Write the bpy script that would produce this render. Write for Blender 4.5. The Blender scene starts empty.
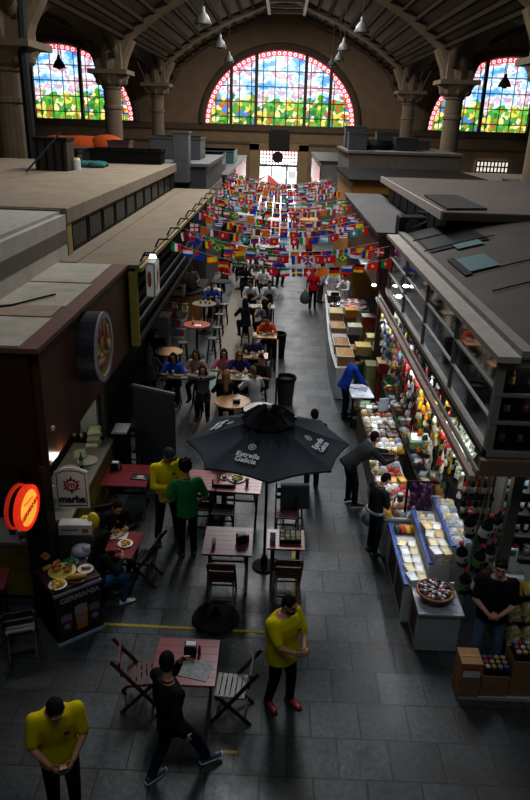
import bpy, math, random
from mathutils import Vector, Matrix, Euler
random.seed(7)
C = bpy.context.scene.collection
R = math.radians
PI = math.pi
# ------------------------------------------------------------------ camera model (measured from the photograph)
FPX = 680.0; EYE = 7.0
_d = Vector((18, 280, 680)).normalized()
_t = math.tan(R(1.8)); _dd = 680*680/(18*_t+280)
_U = Vector((_t*_dd, _dd, -680)).normalized()
def _lc(a, b): return Vector((a[1]*b[2]-a[2]*b[1], a[2]*b[0]-a[0]*b[2], a[0]*b[1]-a[1]*b[0]))
_X = _lc(_U, _d)
def ray(px, py):
    c = Vector((px-265, 400-py, FPX)); return Vector((c.dot(_X), c.dot(_d), c.dot(_U)))
def at(px, py, z=0.0):
    r = ray(px, py); s = (z-EYE)/r.z; return Vector((r.x*s, r.y*s, z))
def atY(px, py, Y):
    r = ray(px, py); s = Y/r.y; return Vector((r.x*s, Y, EYE+r.z*s))
def atX(px, py, X):
    r = ray(px, py); s = X/r.x; return Vector((X, r.y*s, EYE+r.z*s))
# ------------------------------------------------------------------ materials
_M = {}
def mat(col, rough=0.6, metal=0.0, var=0.25, scale=6.0, emit=0.0, alpha=None, name=None, bump=0.0, spec=0.5):
    key = (tuple(col), rough, metal, var, scale, emit, alpha, bump, spec)
    if key in _M: return _M[key]
    m = bpy.data.materials.new(name or 'surface'); m.use_nodes = True
    nt = m.node_tree; b = nt.nodes['Principled BSDF']
    tc = nt.nodes.new('ShaderNodeTexCoord'); no = nt.nodes.new('ShaderNodeTexNoise')
    no.inputs['Scale'].default_value = scale; no.inputs['Detail'].default_value = 4
    nt.links.new(tc.outputs['Object'], no.inputs['Vector'])
    mx = nt.nodes.new('ShaderNodeMix'); mx.data_type = 'RGBA'
    c = [max(0, x) for x in col[:3]]
    mx.inputs[6].default_value = (*[x*(1-var) for x in c], 1); mx.inputs[7].default_value = (*[min(1, x*(1+var)) for x in c], 1)
    nt.links.new(no.outputs['Fac'], mx.inputs[0]); nt.links.new(mx.outputs[2], b.inputs['Base Color'])
    b.inputs['Roughness'].default_value = rough; b.inputs['Metallic'].default_value = metal
    b.inputs['Specular IOR Level'].default_value = spec
    if emit:
        nt.links.new(mx.outputs[2], b.inputs['Emission Color']); b.inputs['Emission Strength'].default_value = emit
    if bump:
        bp = nt.nodes.new('ShaderNodeBump'); bp.inputs['Strength'].default_value = bump; bp.inputs['Distance'].default_value = 0.02
        nt.links.new(no.outputs['Fac'], bp.inputs['Height']); nt.links.new(bp.outputs['Normal'], b.inputs['Normal'])
    _M[key] = m; return m
def glass_mat(tint=(0.8, 0.9, 0.9), fac=0.85, rough=0.05):
    key = ('glass', tint, fac, rough)
    if key in _M: return _M[key]
    m = bpy.data.materials.new('glass_sheet'); m.use_nodes = True; nt = m.node_tree
    out = nt.nodes['Material Output']; nt.nodes.remove(nt.nodes['Principled BSDF'])
    tr = nt.nodes.new('ShaderNodeBsdfTransparent'); tr.inputs[0].default_value = (*tint, 1)
    gl = nt.nodes.new('ShaderNodeBsdfGlossy'); gl.inputs['Roughness'].default_value = rough
    fr = nt.nodes.new('ShaderNodeFresnel'); fr.inputs[0].default_value = 1.35
    mx = nt.nodes.new('ShaderNodeMixShader'); nt.links.new(fr.outputs[0], mx.inputs[0])
    nt.links.new(tr.outputs[0], mx.inputs[1]); nt.links.new(gl.outputs[0], mx.inputs[2])
    nt.links.new(mx.outputs[0], out.inputs[0]); _M[key] = m; return m
# ------------------------------------------------------------------ mesh builder
class MB:
    def __init__(s): s.v = []; s.f = []; s.m = []
    def add(s, vs, fs, mi=0):
        o = len(s.v); s.v += [Vector(p) for p in vs]
        for f in fs: s.f.append(tuple(i+o for i in f)); s.m.append(mi)
        return s
    def box(s, c, d, rz=0.0, mi=0, rot=None):
        x, y, z = d[0]/2, d[1]/2, d[2]/2
        vs = [Vector((a*x, b*y, e*z)) for a in (-1, 1) for b in (-1, 1) for e in (-1, 1)]
        M = rot if rot is not None else Matrix.Rotation(rz, 3, 'Z')
        c = Vector(c); vs = [M @ v + c for v in vs]
        return s.add(vs, [(0,1,3,2),(4,6,7,5),(0,4,5,1),(2,3,7,6),(0,2,6,4),(1,5,7,3)], mi)
    def b2(s, x0, x1, y0, y1, z0, z1, mi=0):
        return s.box(((x0+x1)/2, (y0+y1)/2, (z0+z1)/2), (abs(x1-x0), abs(y1-y0), abs(z1-z0)), 0, mi)
    def bar(s, p, q, w, h, mi=0, up=(0, 0, 1)):
        p, q = Vector(p), Vector(q); d = (q-p); L = d.length; d.normalize()
        u = Vector(up); 
        if abs(d.dot(u)) > .98: u = Vector((0, 1, 0))
        r = d.cross(u).normalized(); u = r.cross(d)
        M = Matrix((r, d, u)).transposed()
        return s.box((p+q)/2, (w, L, h), 0, mi, M)
    def tube(s, p, q, r0, r1=None, n=8, mi=0):
        r1 = r0 if r1 is None else r1; return s.path([p, q], [r0, r1], n, mi)
    def path(s, pts, rs, n=8, mi=0, ell=None):
        pts = [Vector(p) for p in pts]; vs = []; fs = []
        if not isinstance(rs, (list, tuple)): rs = [rs]*len(pts)
        pu = None
        for i, p in enumerate(pts):
            d = (pts[min(i+1, len(pts)-1)]-pts[max(i-1, 0)])
            d = d.normalized() if d.length > 1e-9 else Vector((0, 0, 1))
            u = pu if pu is not None else (Vector((0, 0, 1)) if abs(d.z) < .9 else Vector((1, 0, 0)))
            r = d.cross(u)
            if r.length < 1e-6: r = d.orthogonal()
            r.normalize(); u = r.cross(d); pu = u
            for k in range(n):
                a = 2*PI*k/n; vs.append(p + (r*math.cos(a)+u*math.sin(a))*rs[i])
        for i in range(len(pts)-1):
            for k in range(n):
                a, b = i*n+k, i*n+(k+1) % n; fs.append((a, b, b+n, a+n))
        fs.append(tuple(range(n-1, -1, -1))); fs.append(tuple((len(pts)-1)*n+k for k in range(n)))
        return s.add(vs, fs, mi)
    def loft(s, secs, n=16, mi=0):
        """secs: (centre, axis_a*ra, axis_b*rb) ellipses"""
        vs = []; fs = []
        for c, a, b in secs:
            for k in range(n):
                t = 2*PI*k/n; vs.append(Vector(c)+Vector(a)*math.cos(t)+Vector(b)*math.sin(t))
        for i in range(len(secs)-1):
            for k in range(n):
                p, q = i*n+k, i*n+(k+1) % n; fs.append((p, q, q+n, p+n))
        fs.append(tuple(range(n-1, -1, -1))); fs.append(tuple((len(secs)-1)*n+k for k in range(n)))
        return s.add(vs, fs, mi)
    def lathe(s, prof, c=(0, 0, 0), n=16, mi=0, mfn=None, rot=None):
        c = Vector(c); vs = []
        for r, z in prof:
            for k in range(n):
                a = 2*PI*k/n; v = Vector((r*math.cos(a), r*math.sin(a), z))
                if rot is not None: v = rot @ v
                vs.append(c+v)
        o = len(s.v); s.v += vs
        for i in range(len(prof)-1):
            for k in range(n):
                a, b = i*n+k, i*n+(k+1) % n
                s.f.append((a+o, b+o, b+n+o, a+n+o)); s.m.append(mfn(i) if mfn else mi)
        s.f.append(tuple(o+k for k in range(n-1, -1, -1))); s.m.append(mfn(0) if mfn else mi)
        s.f.append(tuple(o+(len(prof)-1)*n+k for k in range(n))); s.m.append(mfn(len(prof)-2) if mfn else mi)
        return s
    def ell(s, c, r, n=12, m=8, mi=0, rot=None):
        c = Vector(c); vs = [Vector((0, 0, -1))]
        for j in range(1, m):
            t = -PI/2+PI*j/m
            for k in range(n):
                a = 2*PI*k/n; vs.append(Vector((math.cos(a)*math.cos(t), math.sin(a)*math.cos(t), math.sin(t))))
        vs.append(Vector((0, 0, 1)))
        fs = []
        for k in range(n): fs.append((0, 1+(k+1) % n, 1+k))
        for j in range(m-2):
            for k in range(n):
                a, b = 1+j*n+k, 1+j*n+(k+1) % n; fs.append((a, b, b+n, a+n))
        T = len(vs)-1; B = 1+(m-2)*n
        for k in range(n): fs.append((B+k, B+(k+1) % n, T))
        R3 = Vector(r); out = []
        for v in vs:
            w = Vector((v.x*R3.x, v.y*R3.y, v.z*R3.z))
            if rot is not None: w = rot @ w
            out.append(w+c)
        return s.add(out, fs, mi)
    def prism(s, poly, vec, mi=0):
        poly = [Vector(p) for p in poly]; vec = Vector(vec); n = len(poly)
        fs = [tuple(range(n-1, -1, -1)), tuple(range(n, 2*n))]
        for k in range(n): fs.append((k, (k+1) % n, n+(k+1) % n, n+k))
        return s.add(poly+[p+vec for p in poly], fs, mi)
    def grid(s, fn, nu, nv, mi=0, mfn=None):
        o = len(s.v)
        for j in range(nv+1):
            for i in range(nu+1): s.v.append(Vector(fn(i/nu, j/nv)))
        for j in range(nv):
            for i in range(nu):
                a = o+j*(nu+1)+i; s.f.append((a, a+1, a+nu+2, a+nu+1)); s.m.append(mfn((i+.5)/nu, (j+.5)/nv) if mfn else mi)
        return s
    def mesh(s, name, mats, smooth=False):
        me = bpy.data.meshes.new(name); me.from_pydata([tuple(v) for v in s.v], [], s.f)
        if not isinstance(mats, (list, tuple)): mats = [mats]
        for m in mats: me.materials.append(m)
        if len(mats) > 1: me.polygons.foreach_set('material_index', [min(i, len(mats)-1) for i in s.m])
        if smooth: me.polygons.foreach_set('use_smooth', [True]*len(s.f))
        me.update(); return me
    def build(s, name, mats, parent=None, loc=None, rz=None, smooth=False, bevel=0):
        o = bpy.data.objects.new(name, s.mesh(name, mats, smooth)); C.objects.link(o)
        if parent is not None: o.parent = parent
        if loc is not None: o.location = loc
        if rz is not None: o.rotation_euler = (0, 0, rz)
        if bevel:
            md = o.modifiers.new('edge', 'BEVEL'); md.width = bevel; md.segments = 2; md.limit_method = 'ANGLE'
        return o
def tag(o, label, cat, group=None, kind=None):
    if label: o['label'] = label
    if cat: o['category'] = cat
    if group: o['group'] = group
    if kind: o['kind'] = kind
    return o
def thing(name, label, cat, loc=(0, 0, 0), rz=0, group=None):
    o = bpy.data.objects.new(name, None); o.empty_display_size = .1; C.objects.link(o)
    o.location = loc; o.rotation_euler = (0, 0, rz); return tag(o, label, cat, group)
def struct(o, label=None, cat='structure'):
    o['kind'] = 'structure'
    if label: o['label'] = label; o['category'] = cat
    return o
def dup(root, loc, rz=None, label=None, group=None, scale=None):
    r = root.copy(); C.objects.link(r); r.location = loc
    if rz is not None: r.rotation_euler = (0, 0, rz)
    if label: r['label'] = label
    if group: r['group'] = group
    if scale is not None: r.scale = scale if isinstance(scale, (tuple, list)) else (scale,)*3
    for ch in list(root.children):
        c = ch.copy(); C.objects.link(c); c.parent = r
        for g in ch.children:
            e = g.copy(); C.objects.link(e); e.parent = c
    return r
_O1 = 'first second third fourth fifth sixth seventh eighth ninth tenth eleventh twelfth thirteenth fourteenth fifteenth sixteenth seventeenth eighteenth nineteenth twentieth'.split()
def ordw(i):
    i = int(i)
    if i < 20: return _O1[i]
    t = ('twenty', 'thirty', 'forty')[(i+1)//10-2]; u = (i+1) % 10
    return t+'-'+_O1[u-1] if u else {'twenty': 'twentieth', 'thirty': 'thirtieth', 'forty': 'fortieth'}[t]
def text_mesh(txt, size, mtl, name='lettering', align='CENTER', thick=0.0, shear=0.0):
    cu = bpy.data.curves.new('txt', 'FONT'); cu.body = txt; cu.size = size; cu.align_x = align; cu.align_y = 'CENTER'
    cu.extrude = 0.002; cu.offset = thick; cu.shear = shear; cu.resolution_u = 3; cu.space_line = .8
    o = bpy.data.objects.new('txt', cu); C.objects.link(o)
    dg = bpy.context.evaluated_depsgraph_get(); me = bpy.data.meshes.new_from_object(o.evaluated_get(dg))
    bpy.data.objects.remove(o); bpy.data.curves.remove(cu)
    me.materials.clear(); me.materials.append(mtl); me.name = name
    return me
def place_text(txt, size, mtl, parent, M, name='lettering', thick=0.0, shear=0.0):
    """M: 4x4, local xy plane of the lettering -> parent space"""
    me = text_mesh(txt, size, mtl, name, thick=thick, shear=shear)
    o = bpy.data.objects.new(name, me); C.objects.link(o); o.parent = parent
    me.transform(M); return o
def frame(o, xa, ya):
    """matrix from a plane's origin, right axis, up axis"""
    xa = Vector(xa).normalized(); ya = Vector(ya); za = xa.cross(ya).normalized(); ya = za.cross(xa)
    M = Matrix((xa, ya, za)).transposed().to_4x4(); M.translation = Vector(o); return M
# ------------------------------------------------------------------ people
SKIN = {'light': (.62, .36, .25), 'tan': (.48, .26, .16), 'brown': (.28, .14, .08), 'dark': (.12, .06, .04)}
def remesh(mb, vox, smooth=4):
    me = mb.mesh('tmp', [mat((.5, .5, .5))]); o = bpy.data.objects.new('tmp', me); C.objects.link(o)
    r = o.modifiers.new('r', 'REMESH'); r.mode = 'VOXEL'; r.voxel_size = vox; r.use_smooth_shade = True
    if smooth:
        sm = o.modifiers.new('s', 'SMOOTH'); sm.factor = .5; sm.iterations = smooth
    dg = bpy.context.evaluated_depsgraph_get(); ev = bpy.data.meshes.new_from_object(o.evaluated_get(dg))
    bpy.data.objects.remove(o); bpy.data.meshes.remove(me)
    ev.materials.clear()
    ev.polygons.foreach_set('use_smooth', [True]*len(ev.polygons)); return ev
def cap(mb, p, q, r0, r1, n=10):
    """tapered capsule"""
    p, q = Vector(p), Vector(q); d = q-p; L = d.length; d = d.normalized() if L > 1e-6 else Vector((0, 0, 1))
    pts = []; rs = []
    for t in (-1, -.8, -.45, 0): pts.append(p+d*(t*r0)); rs.append(max(.001, r0*math.sqrt(max(0, 1-t*t))))
    for t in (0, .45, .8, 1): pts.append(q+d*(t*r1)); rs.append(max(.001, r1*math.sqrt(max(0, 1-t*t))))
    mb.path(pts, rs, n)
def ik(a, t, l1, l2, hint):
    a, t = Vector(a), Vector(t); d = t-a; D = min(d.length, (l1+l2)*.995); D = max(D, abs(l1-l2)*1.05+.01)
    d = d.normalized(); t = a+d*D
    x = (l1*l1-l2*l2+D*D)/(2*D); h = math.sqrt(max(0, l1*l1-x*x))
    u = Vector(hint); u = u-d*u.dot(d); u = u.normalized() if u.length > 1e-6 else d.orthogonal().normalized()
    return a+d*x+u*h, t
def person(label, loc, rz, h=1.72, pel=(0, 0, .95), lean=3, side=0, twist=0, feet=((-.1, 0, 0), (.1, 0, 0)), hands=((-.24, .05, .86), (.24, .05, .86)),
           ehint=((-.6, -.8, -.2), (.6, -.8, -.2)), khint=((-.1, 1, .1), (.1, 1, .1)), toes=(8, -8), look=(0, -8), skin='tan', hair=((.02, .015, .012), 'short'),
           shirt=(.3, .3, .3), sleeve='short', pants=(.02, .02, .025), shoes=(.03, .03, .03), sole=None, vox=.014, fem=False, build=1.0, extra=None, curl=.5,
           hdir=(None, None), legs='long', group=None, fine=True, vest=None):
    root = thing('person', label, 'person', loc, rz, group); s = h/1.75; root.scale = (s, s, s)
    P = Vector(pel); S = Matrix.Rotation(R(-lean), 3, 'X'); S = Matrix.Rotation(R(side), 3, 'Y') @ S
    T = S @ Matrix.Rotation(R(twist), 3, 'Z')
    sp = lambda t: P + S @ Vector((0, -.0+.06*math.sin(max(0, min(1, t/.5))*PI)*(-.25), t))
    bx = build
    def ax(t): return (S @ Matrix.Rotation(R(twist*max(0, min(1, t/.4))), 3, 'Z'))
    def torso(mb, ts, inf):
        secs = []
        for t, rx, ry in ts:
            A = ax(t); secs.append((sp(t), A @ Vector(((rx*bx+inf), 0, 0)), A @ Vector((0, (ry*(bx*1.25-.25)+inf), 0))))
        mb.loft(secs, 18)
    if fem: TS = [(-.10, .12, .095), (-.04, .165, .115), (.03, .165, .115), (.15, .128, .095), (.27, .145, .118), (.37, .15, .105), (.45, .125, .08), (.505, .06, .055), (.53, .05, .05)]
    else:   TS = [(-.10, .12, .095), (-.04, .155, .115), (.03, .158, .112), (.15, .145, .105), (.28, .168, .120), (.39, .172, .112), (.46, .135, .085), (.51, .068, .06), (.53, .055, .055)]
    sw = (.165 if fem else .19)*(.85+.15*bx)
    sh = [sp(.44) + T @ Vector((sx*sw, 0, 0)) for sx in (-1, 1)]
    hipj = [P + S @ Vector((sx*.088, 0, -.03)) for sx in (-1, 1)]
    neck = sp(.52); hd = T @ Matrix.Rotation(R(look[0]), 3, 'Z') @ Matrix.Rotation(R(look[1]+lean*.75), 3, 'X')
    H0 = neck + hd @ Vector((0, .012, .06)); HC = H0 + hd @ Vector((0, .022, .105))
    el = [None, None]; wr = [None, None]; kn = [None, None]; an = [None, None]
    for i in (0, 1):
        el[i], wr[i] = ik(sh[i], hands[i], .295, .255, ehint[i])
        kn[i], an[i] = ik(hipj[i], Vector(feet[i])+Vector((0, 0, .085)), .435, .405, khint[i])
    body = MB(); torso(body, TS, 0)
    for i in (0, 1):
        cap(body, sp(.42) + T @ Vector(((-1, 1)[i]*.09, 0, .0)), sh[i], .068, .062)
        cap(body, sh[i], el[i], .056*(.7+.3*bx), .042); cap(body, el[i], wr[i], .042, .027)
        cap(body, hipj[i], kn[i], .085*(.6+.4*bx), .056); cap(body, kn[i], an[i], .056, .037)
        cap(body, kn[i]*.65+an[i]*.35, kn[i]*.4+an[i]*.6, .056, .045)
    # neck and head
    cap(body, sp(.49), H0+hd @ Vector((0, 0, .04)), .056, .052)
    body.ell(HC+hd @ Vector((0, -.012, .022)), (.073, .092, .093), 16, 10, 0, hd)
    body.ell(HC+hd @ Vector((0, .022, -.045)), (.056, .066, .072), 14, 8, 0, hd)
    cap(body, HC+hd @ Vector((0, .09, .008)), HC+hd @ Vector((0, .103, -.028)), .009, .0145)
    cap(body, HC+hd @ Vector((-.04, .078, .032)), HC+hd @ Vector((.04, .078, .032)), .013, .013)
    cap(body, HC+hd @ Vector((-.018, .085, -.062)), HC+hd @ Vector((.018, .085, -.062)), .009, .009)
    cap(body, HC+hd @ Vector((0, .068, -.098)), HC+hd @ Vector((0, .07, -.096)), .02, .02)
    for sx in (-1, 1): body.ell(HC+hd @ Vector((sx*.079, -.012, -.005)), (.011, .022, .034), 8, 6, 0, hd)
    # hands: palm, four unequal fingers and a thumb from its side
    for i in (0, 1):
        sx = (-1, 1)[i]
        fd = (wr[i]-el[i]).normalized() if hdir[i] is None else Vector(hdir[i]).normalized()
        inn = Vector((-sx, 0, 0)); inn = inn-fd*inn.dot(fd)
        if inn.length < .15: inn = Vector((0, 0, -1))-fd*(-fd.z)
        pn = inn.normalized(); sd = fd.cross(pn)*(-sx)      # thumb side
        if sd.dot(Vector((0, .7, .5))) < 0: sd = -sd
        w = wr[i]; M3 = Matrix((sd, fd, pn)).transposed()
        body.ell(w+fd*.048, (.041, .056, .019), 12, 8, 0, M3)
        for k, (off, L) in enumerate(((.030, .070), (.010, .080), (-.010, .074), (-.029, .058))):
            b0 = w+fd*.083+sd*off; c1 = curl*.75
            d1 = (fd*math.cos(c1)+pn*math.sin(c1)+sd*off*2.2).normalized(); b1 = b0+d1*L*.55
            d2 = (fd*math.cos(c1*2.3)+pn*math.sin(c1*2.3)+sd*off*1.4).normalized(); b2 = b1+d2*L*.5
            cap(body, b0-fd*.02, b1, .0098, .0090, 7); cap(body, b1, b2, .0090, .0078, 7)
        b0 = w+fd*.03+sd*.034; b1 = b0+(fd*.6+sd*.65+pn*.35).normalized()*.038; b2 = b1+(fd*.85+sd*.2+pn*.45).normalized()*.032
        cap(body, b0-sd*.01, b1, .0125, .011, 7); cap(body, b1, b2, .0105, .009, 7)
    # feet inside the shoes
    fo = []
    for i in (0, 1):
        a = R(toes[i]); fv = Vector((-math.sin(a), math.cos(a), 0)); F = Vector((an[i].x, an[i].y, an[i].z-.085)); fo.append((F, fv))
        cap(body, an[i], F+Vector((0, 0, .05))-fv*.02, .037, .036); cap(body, F+fv*.0+Vector((0, 0, .04)), F+fv*.15+Vector((0, 0, .03)), .034, .024)
    me = remesh(body, vox, 2)
    sk = mat(SKIN[skin], .55, var=.08); 
    for m in (sk, mat((.01, .008, .008), .3), mat((.35, .12, .10), .5), mat(hair[0], .8)): me.materials.append(m)
    inv = hd.inverted()
    for p in me.polygons:
        v = inv @ (p.center-HC)
        if v.length < .17 and v.y > .045:
            if abs(abs(v.x)-.031) < .0125 and abs(v.z-.012) < .0075: p.material_index = 1
            elif abs(abs(v.x)-.032) < .019 and abs(v.z-.033) < .007: p.material_index = 3
            elif abs(v.x) < .025 and abs(v.z+.062) < .007: p.material_index = 2
    bo = bpy.data.objects.new('body', me); C.objects.link(bo); bo.parent = root
    cv = max(vox, .016)
    # trousers
    tr = MB(); torso(tr, [(-.11, .12, .10), (-.05, TS[1][1], TS[1][2]), (.03, TS[2][1], TS[2][2]), (.10, TS[2][1]*.96, TS[2][2]*.96)], .012)
    for i in (0, 1):
        cap(tr, hipj[i], kn[i], .098*(.6+.4*bx), .072)
        if legs == 'long':
            e = an[i]*.97+kn[i]*.03; cap(tr, kn[i], e, .072, .056)
    tm = remesh(tr, cv, 3); tm.materials.append(mat(pants, .85, var=.2, scale=14, spec=.15)); o = bpy.data.objects.new('trousers', tm); C.objects.link(o); o.parent = root
    # shirt
    st = MB(); hem = -.16 if pants != shirt else -.2
    torso(st, [(hem, TS[1][1]+.005, TS[1][2]+.006), (-.05, TS[1][1]+.006, TS[1][2]+.004)]+[(t, a, b) for t, a, b in TS[2:7]]+[(.495, TS[7][1]+.008, TS[7][2]+.01)], .02)
    for i in (0, 1):
        cap(st, sp(.42)+T @ Vector(((-1, 1)[i]*.09, 0, 0)), sh[i], .078, .074)
        if sleeve == 'short': cap(st, sh[i], sh[i].lerp(el[i], .78), .073*(.7+.3*bx), .068)
        elif sleeve == 'long': cap(st, sh[i], el[i], .072*(.7+.3*bx), .055); cap(st, el[i], el[i].lerp(wr[i], .93), .055, .041)
    sm = remesh(st, cv, 3); sm.materials.append(mat(shirt, .85, var=.15, scale=10, spec=.15)); o = bpy.data.objects.new('shirt', sm); C.objects.link(o); o.parent = root
    # collar
    col = MB(); A = ax(.5); c = sp(.515)
    col.path([c + A @ Vector((.064*math.cos(t), .064*math.sin(t)+.004, -.012*math.sin(t)-.008)) for t in [2*PI*k/14 for k in range(15)]], .012, 6)
    col.build('collar', mat(tuple(x*.85 for x in shirt), .8), root, smooth=True)
    # shoes
    for i in (0, 1):
        F, fv = fo[i]; sd = Vector((fv.y, -fv.x, 0)); shm = MB()
        secs = []
        for t, w, z0, z1 in ((-.075, .026, .0, .05), (-.055, .038, .0, .085), (0, .041, .0, .098), (.06, .044, .0, .078), (.12, .047, .0, .055), (.17, .04, .0, .042), (.198, .02, .004, .026)):
            secs.append((F+fv*t+Vector((0, 0, (z0+z1)/2)), sd*w, Vector((0, 0, (z1-z0)/2))))
        shm.loft(secs, 14); so = shm.build('shoe', mat(shoes, .5), root, smooth=True)
        if sole:
            sl = MB(); sl.loft([(F+fv*t+Vector((0, 0, .014)), sd*w, Vector((0, 0, .018))) for t, w in ((-.085, .02), (-.06, .042), (0, .044), (.06, .047), (.12, .051), (.175, .043), (.205, .02))], 14)
            sl.build('sole', mat(sole, .5), so, smooth=True)
    # hair
    hm = MB(); style = hair[1]
    if style != 'bald':
        hm.ell(HC+hd @ Vector((0, -.022, .034)), (.081, .094, .093), 16, 10, 0, hd)
        hm.ell(HC+hd @ Vector((0, -.05, -.01)), (.076, .062, .075), 14, 8, 0, hd)
        if style == 'long':
            for sx in (-1, 1): cap(hm, HC+hd @ Vector((sx*.066, -.02, .02)), sp(.40)+T @ Vector((sx*.085, -.03, .02)), .036, .03)
            cap(hm, HC+hd @ Vector((0, -.07, .0)), sp(.34)+T @ Vector((0, -.125, 0)), .078, .06)
        if style == 'tail':
            cap(hm, HC+hd @ Vector((0, -.11, .03)), HC+hd @ Vector((0, -.135, -.16)), .034, .022)
        if style == 'bun': hm.ell(HC+hd @ Vector((0, -.11, .07)), (.045, .045, .045))
        if style == 'curly':
            for k in range(26):
                a = k*2.4; zz = -.05+.17*(k/26); rr = .088*math.sqrt(max(.05, 1-((zz-.03)/.12)**2))
                q = Vector((rr*math.cos(a), rr*math.sin(a)-.03, zz+.02))
                if q.y > .055 and zz < .06: continue
                hm.ell(HC+hd @ q, (.034,)*3, 8, 6)
        if style == 'fringe': hm.ell(HC+hd @ Vector((0, .055, .085)), (.06, .03, .03), 10, 6, 0, hd)
        m2 = remesh(hm, .012, 1); m2.materials.append(mat(hair[0], .8, var=.35, scale=60, spec=.15)); o = bpy.data.objects.new('hair', m2); C.objects.link(o); o.parent = root
    if extra: extra(root, dict(HC=HC, hd=hd, sp=sp, T=T, wr=wr, el=el, sh=sh, ax=ax, TS=TS, bx=bx, an=an, kn=kn, neck=neck))
    return root
def cap_hat(root, k, col=(.02, .02, .025)):
    b = MB(); HC, hd = k['HC'], k['hd']
    b.ell(HC+hd @ Vector((0, -.012, .045)), (.086, .102, .085), 16, 8, 0, hd)
    b.loft([(HC+hd @ Vector((0, .07+t, .058-.1*t)), hd @ Vector((w, 0, 0)), hd @ Vector((0, 0, .007))) for t, w in ((0, .078), (.05, .07), (.085, .045))], 12)
    b.build('cap', mat(col, .8), root, smooth=True)
def sunglasses(root, k):
    b = MB(); HC, hd = k['HC'], k['hd']
    for sx in (-1, 1):
        b.ell(HC+hd @ Vector((sx*.034, .088, .012)), (.028, .012, .02), 10, 6, 0, hd)
        b.bar(HC+hd @ Vector((sx*.06, .085, .02)), HC+hd @ Vector((sx*.083, -.01, .012)), .006, .006)
    b.bar(HC+hd @ Vector((-.02, .1, .018)), HC+hd @ Vector((.02, .1, .018)), .006, .006)
    b.build('sunglasses', mat((.01, .01, .01), .2), root)
def apron(root, k, col=(.02, .02, .03), hem=-.5):
    b = MB(); sp, ax, TS, bx = k['sp'], k['ax'], k['TS'], k['bx']
    rows = [(-.45, .17, .15), (-.2, .175, .15), (-.04, .18, .142), (.15, .16, .135), (.3, .12, .145)]
    def fn(u, v):
        i = min(int(v*(len(rows)-1)), len(rows)-2); f = v*(len(rows)-1)-i
        t, w, y = [rows[i][j]*(1-f)+rows[i+1][j]*f for j in range(3)]; a = (u-.5)*2.0
        P = sp(max(t, -.1)) + Vector((0, 0, min(0, t+.1))); A = ax(max(t, 0))
        return P + A @ Vector((w*bx*math.sin(a), y*bx*math.cos(a)+.012, 0))
    b.grid(fn, 10, 14); b.build('apron', mat(col, .8), root, smooth=True)
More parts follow.
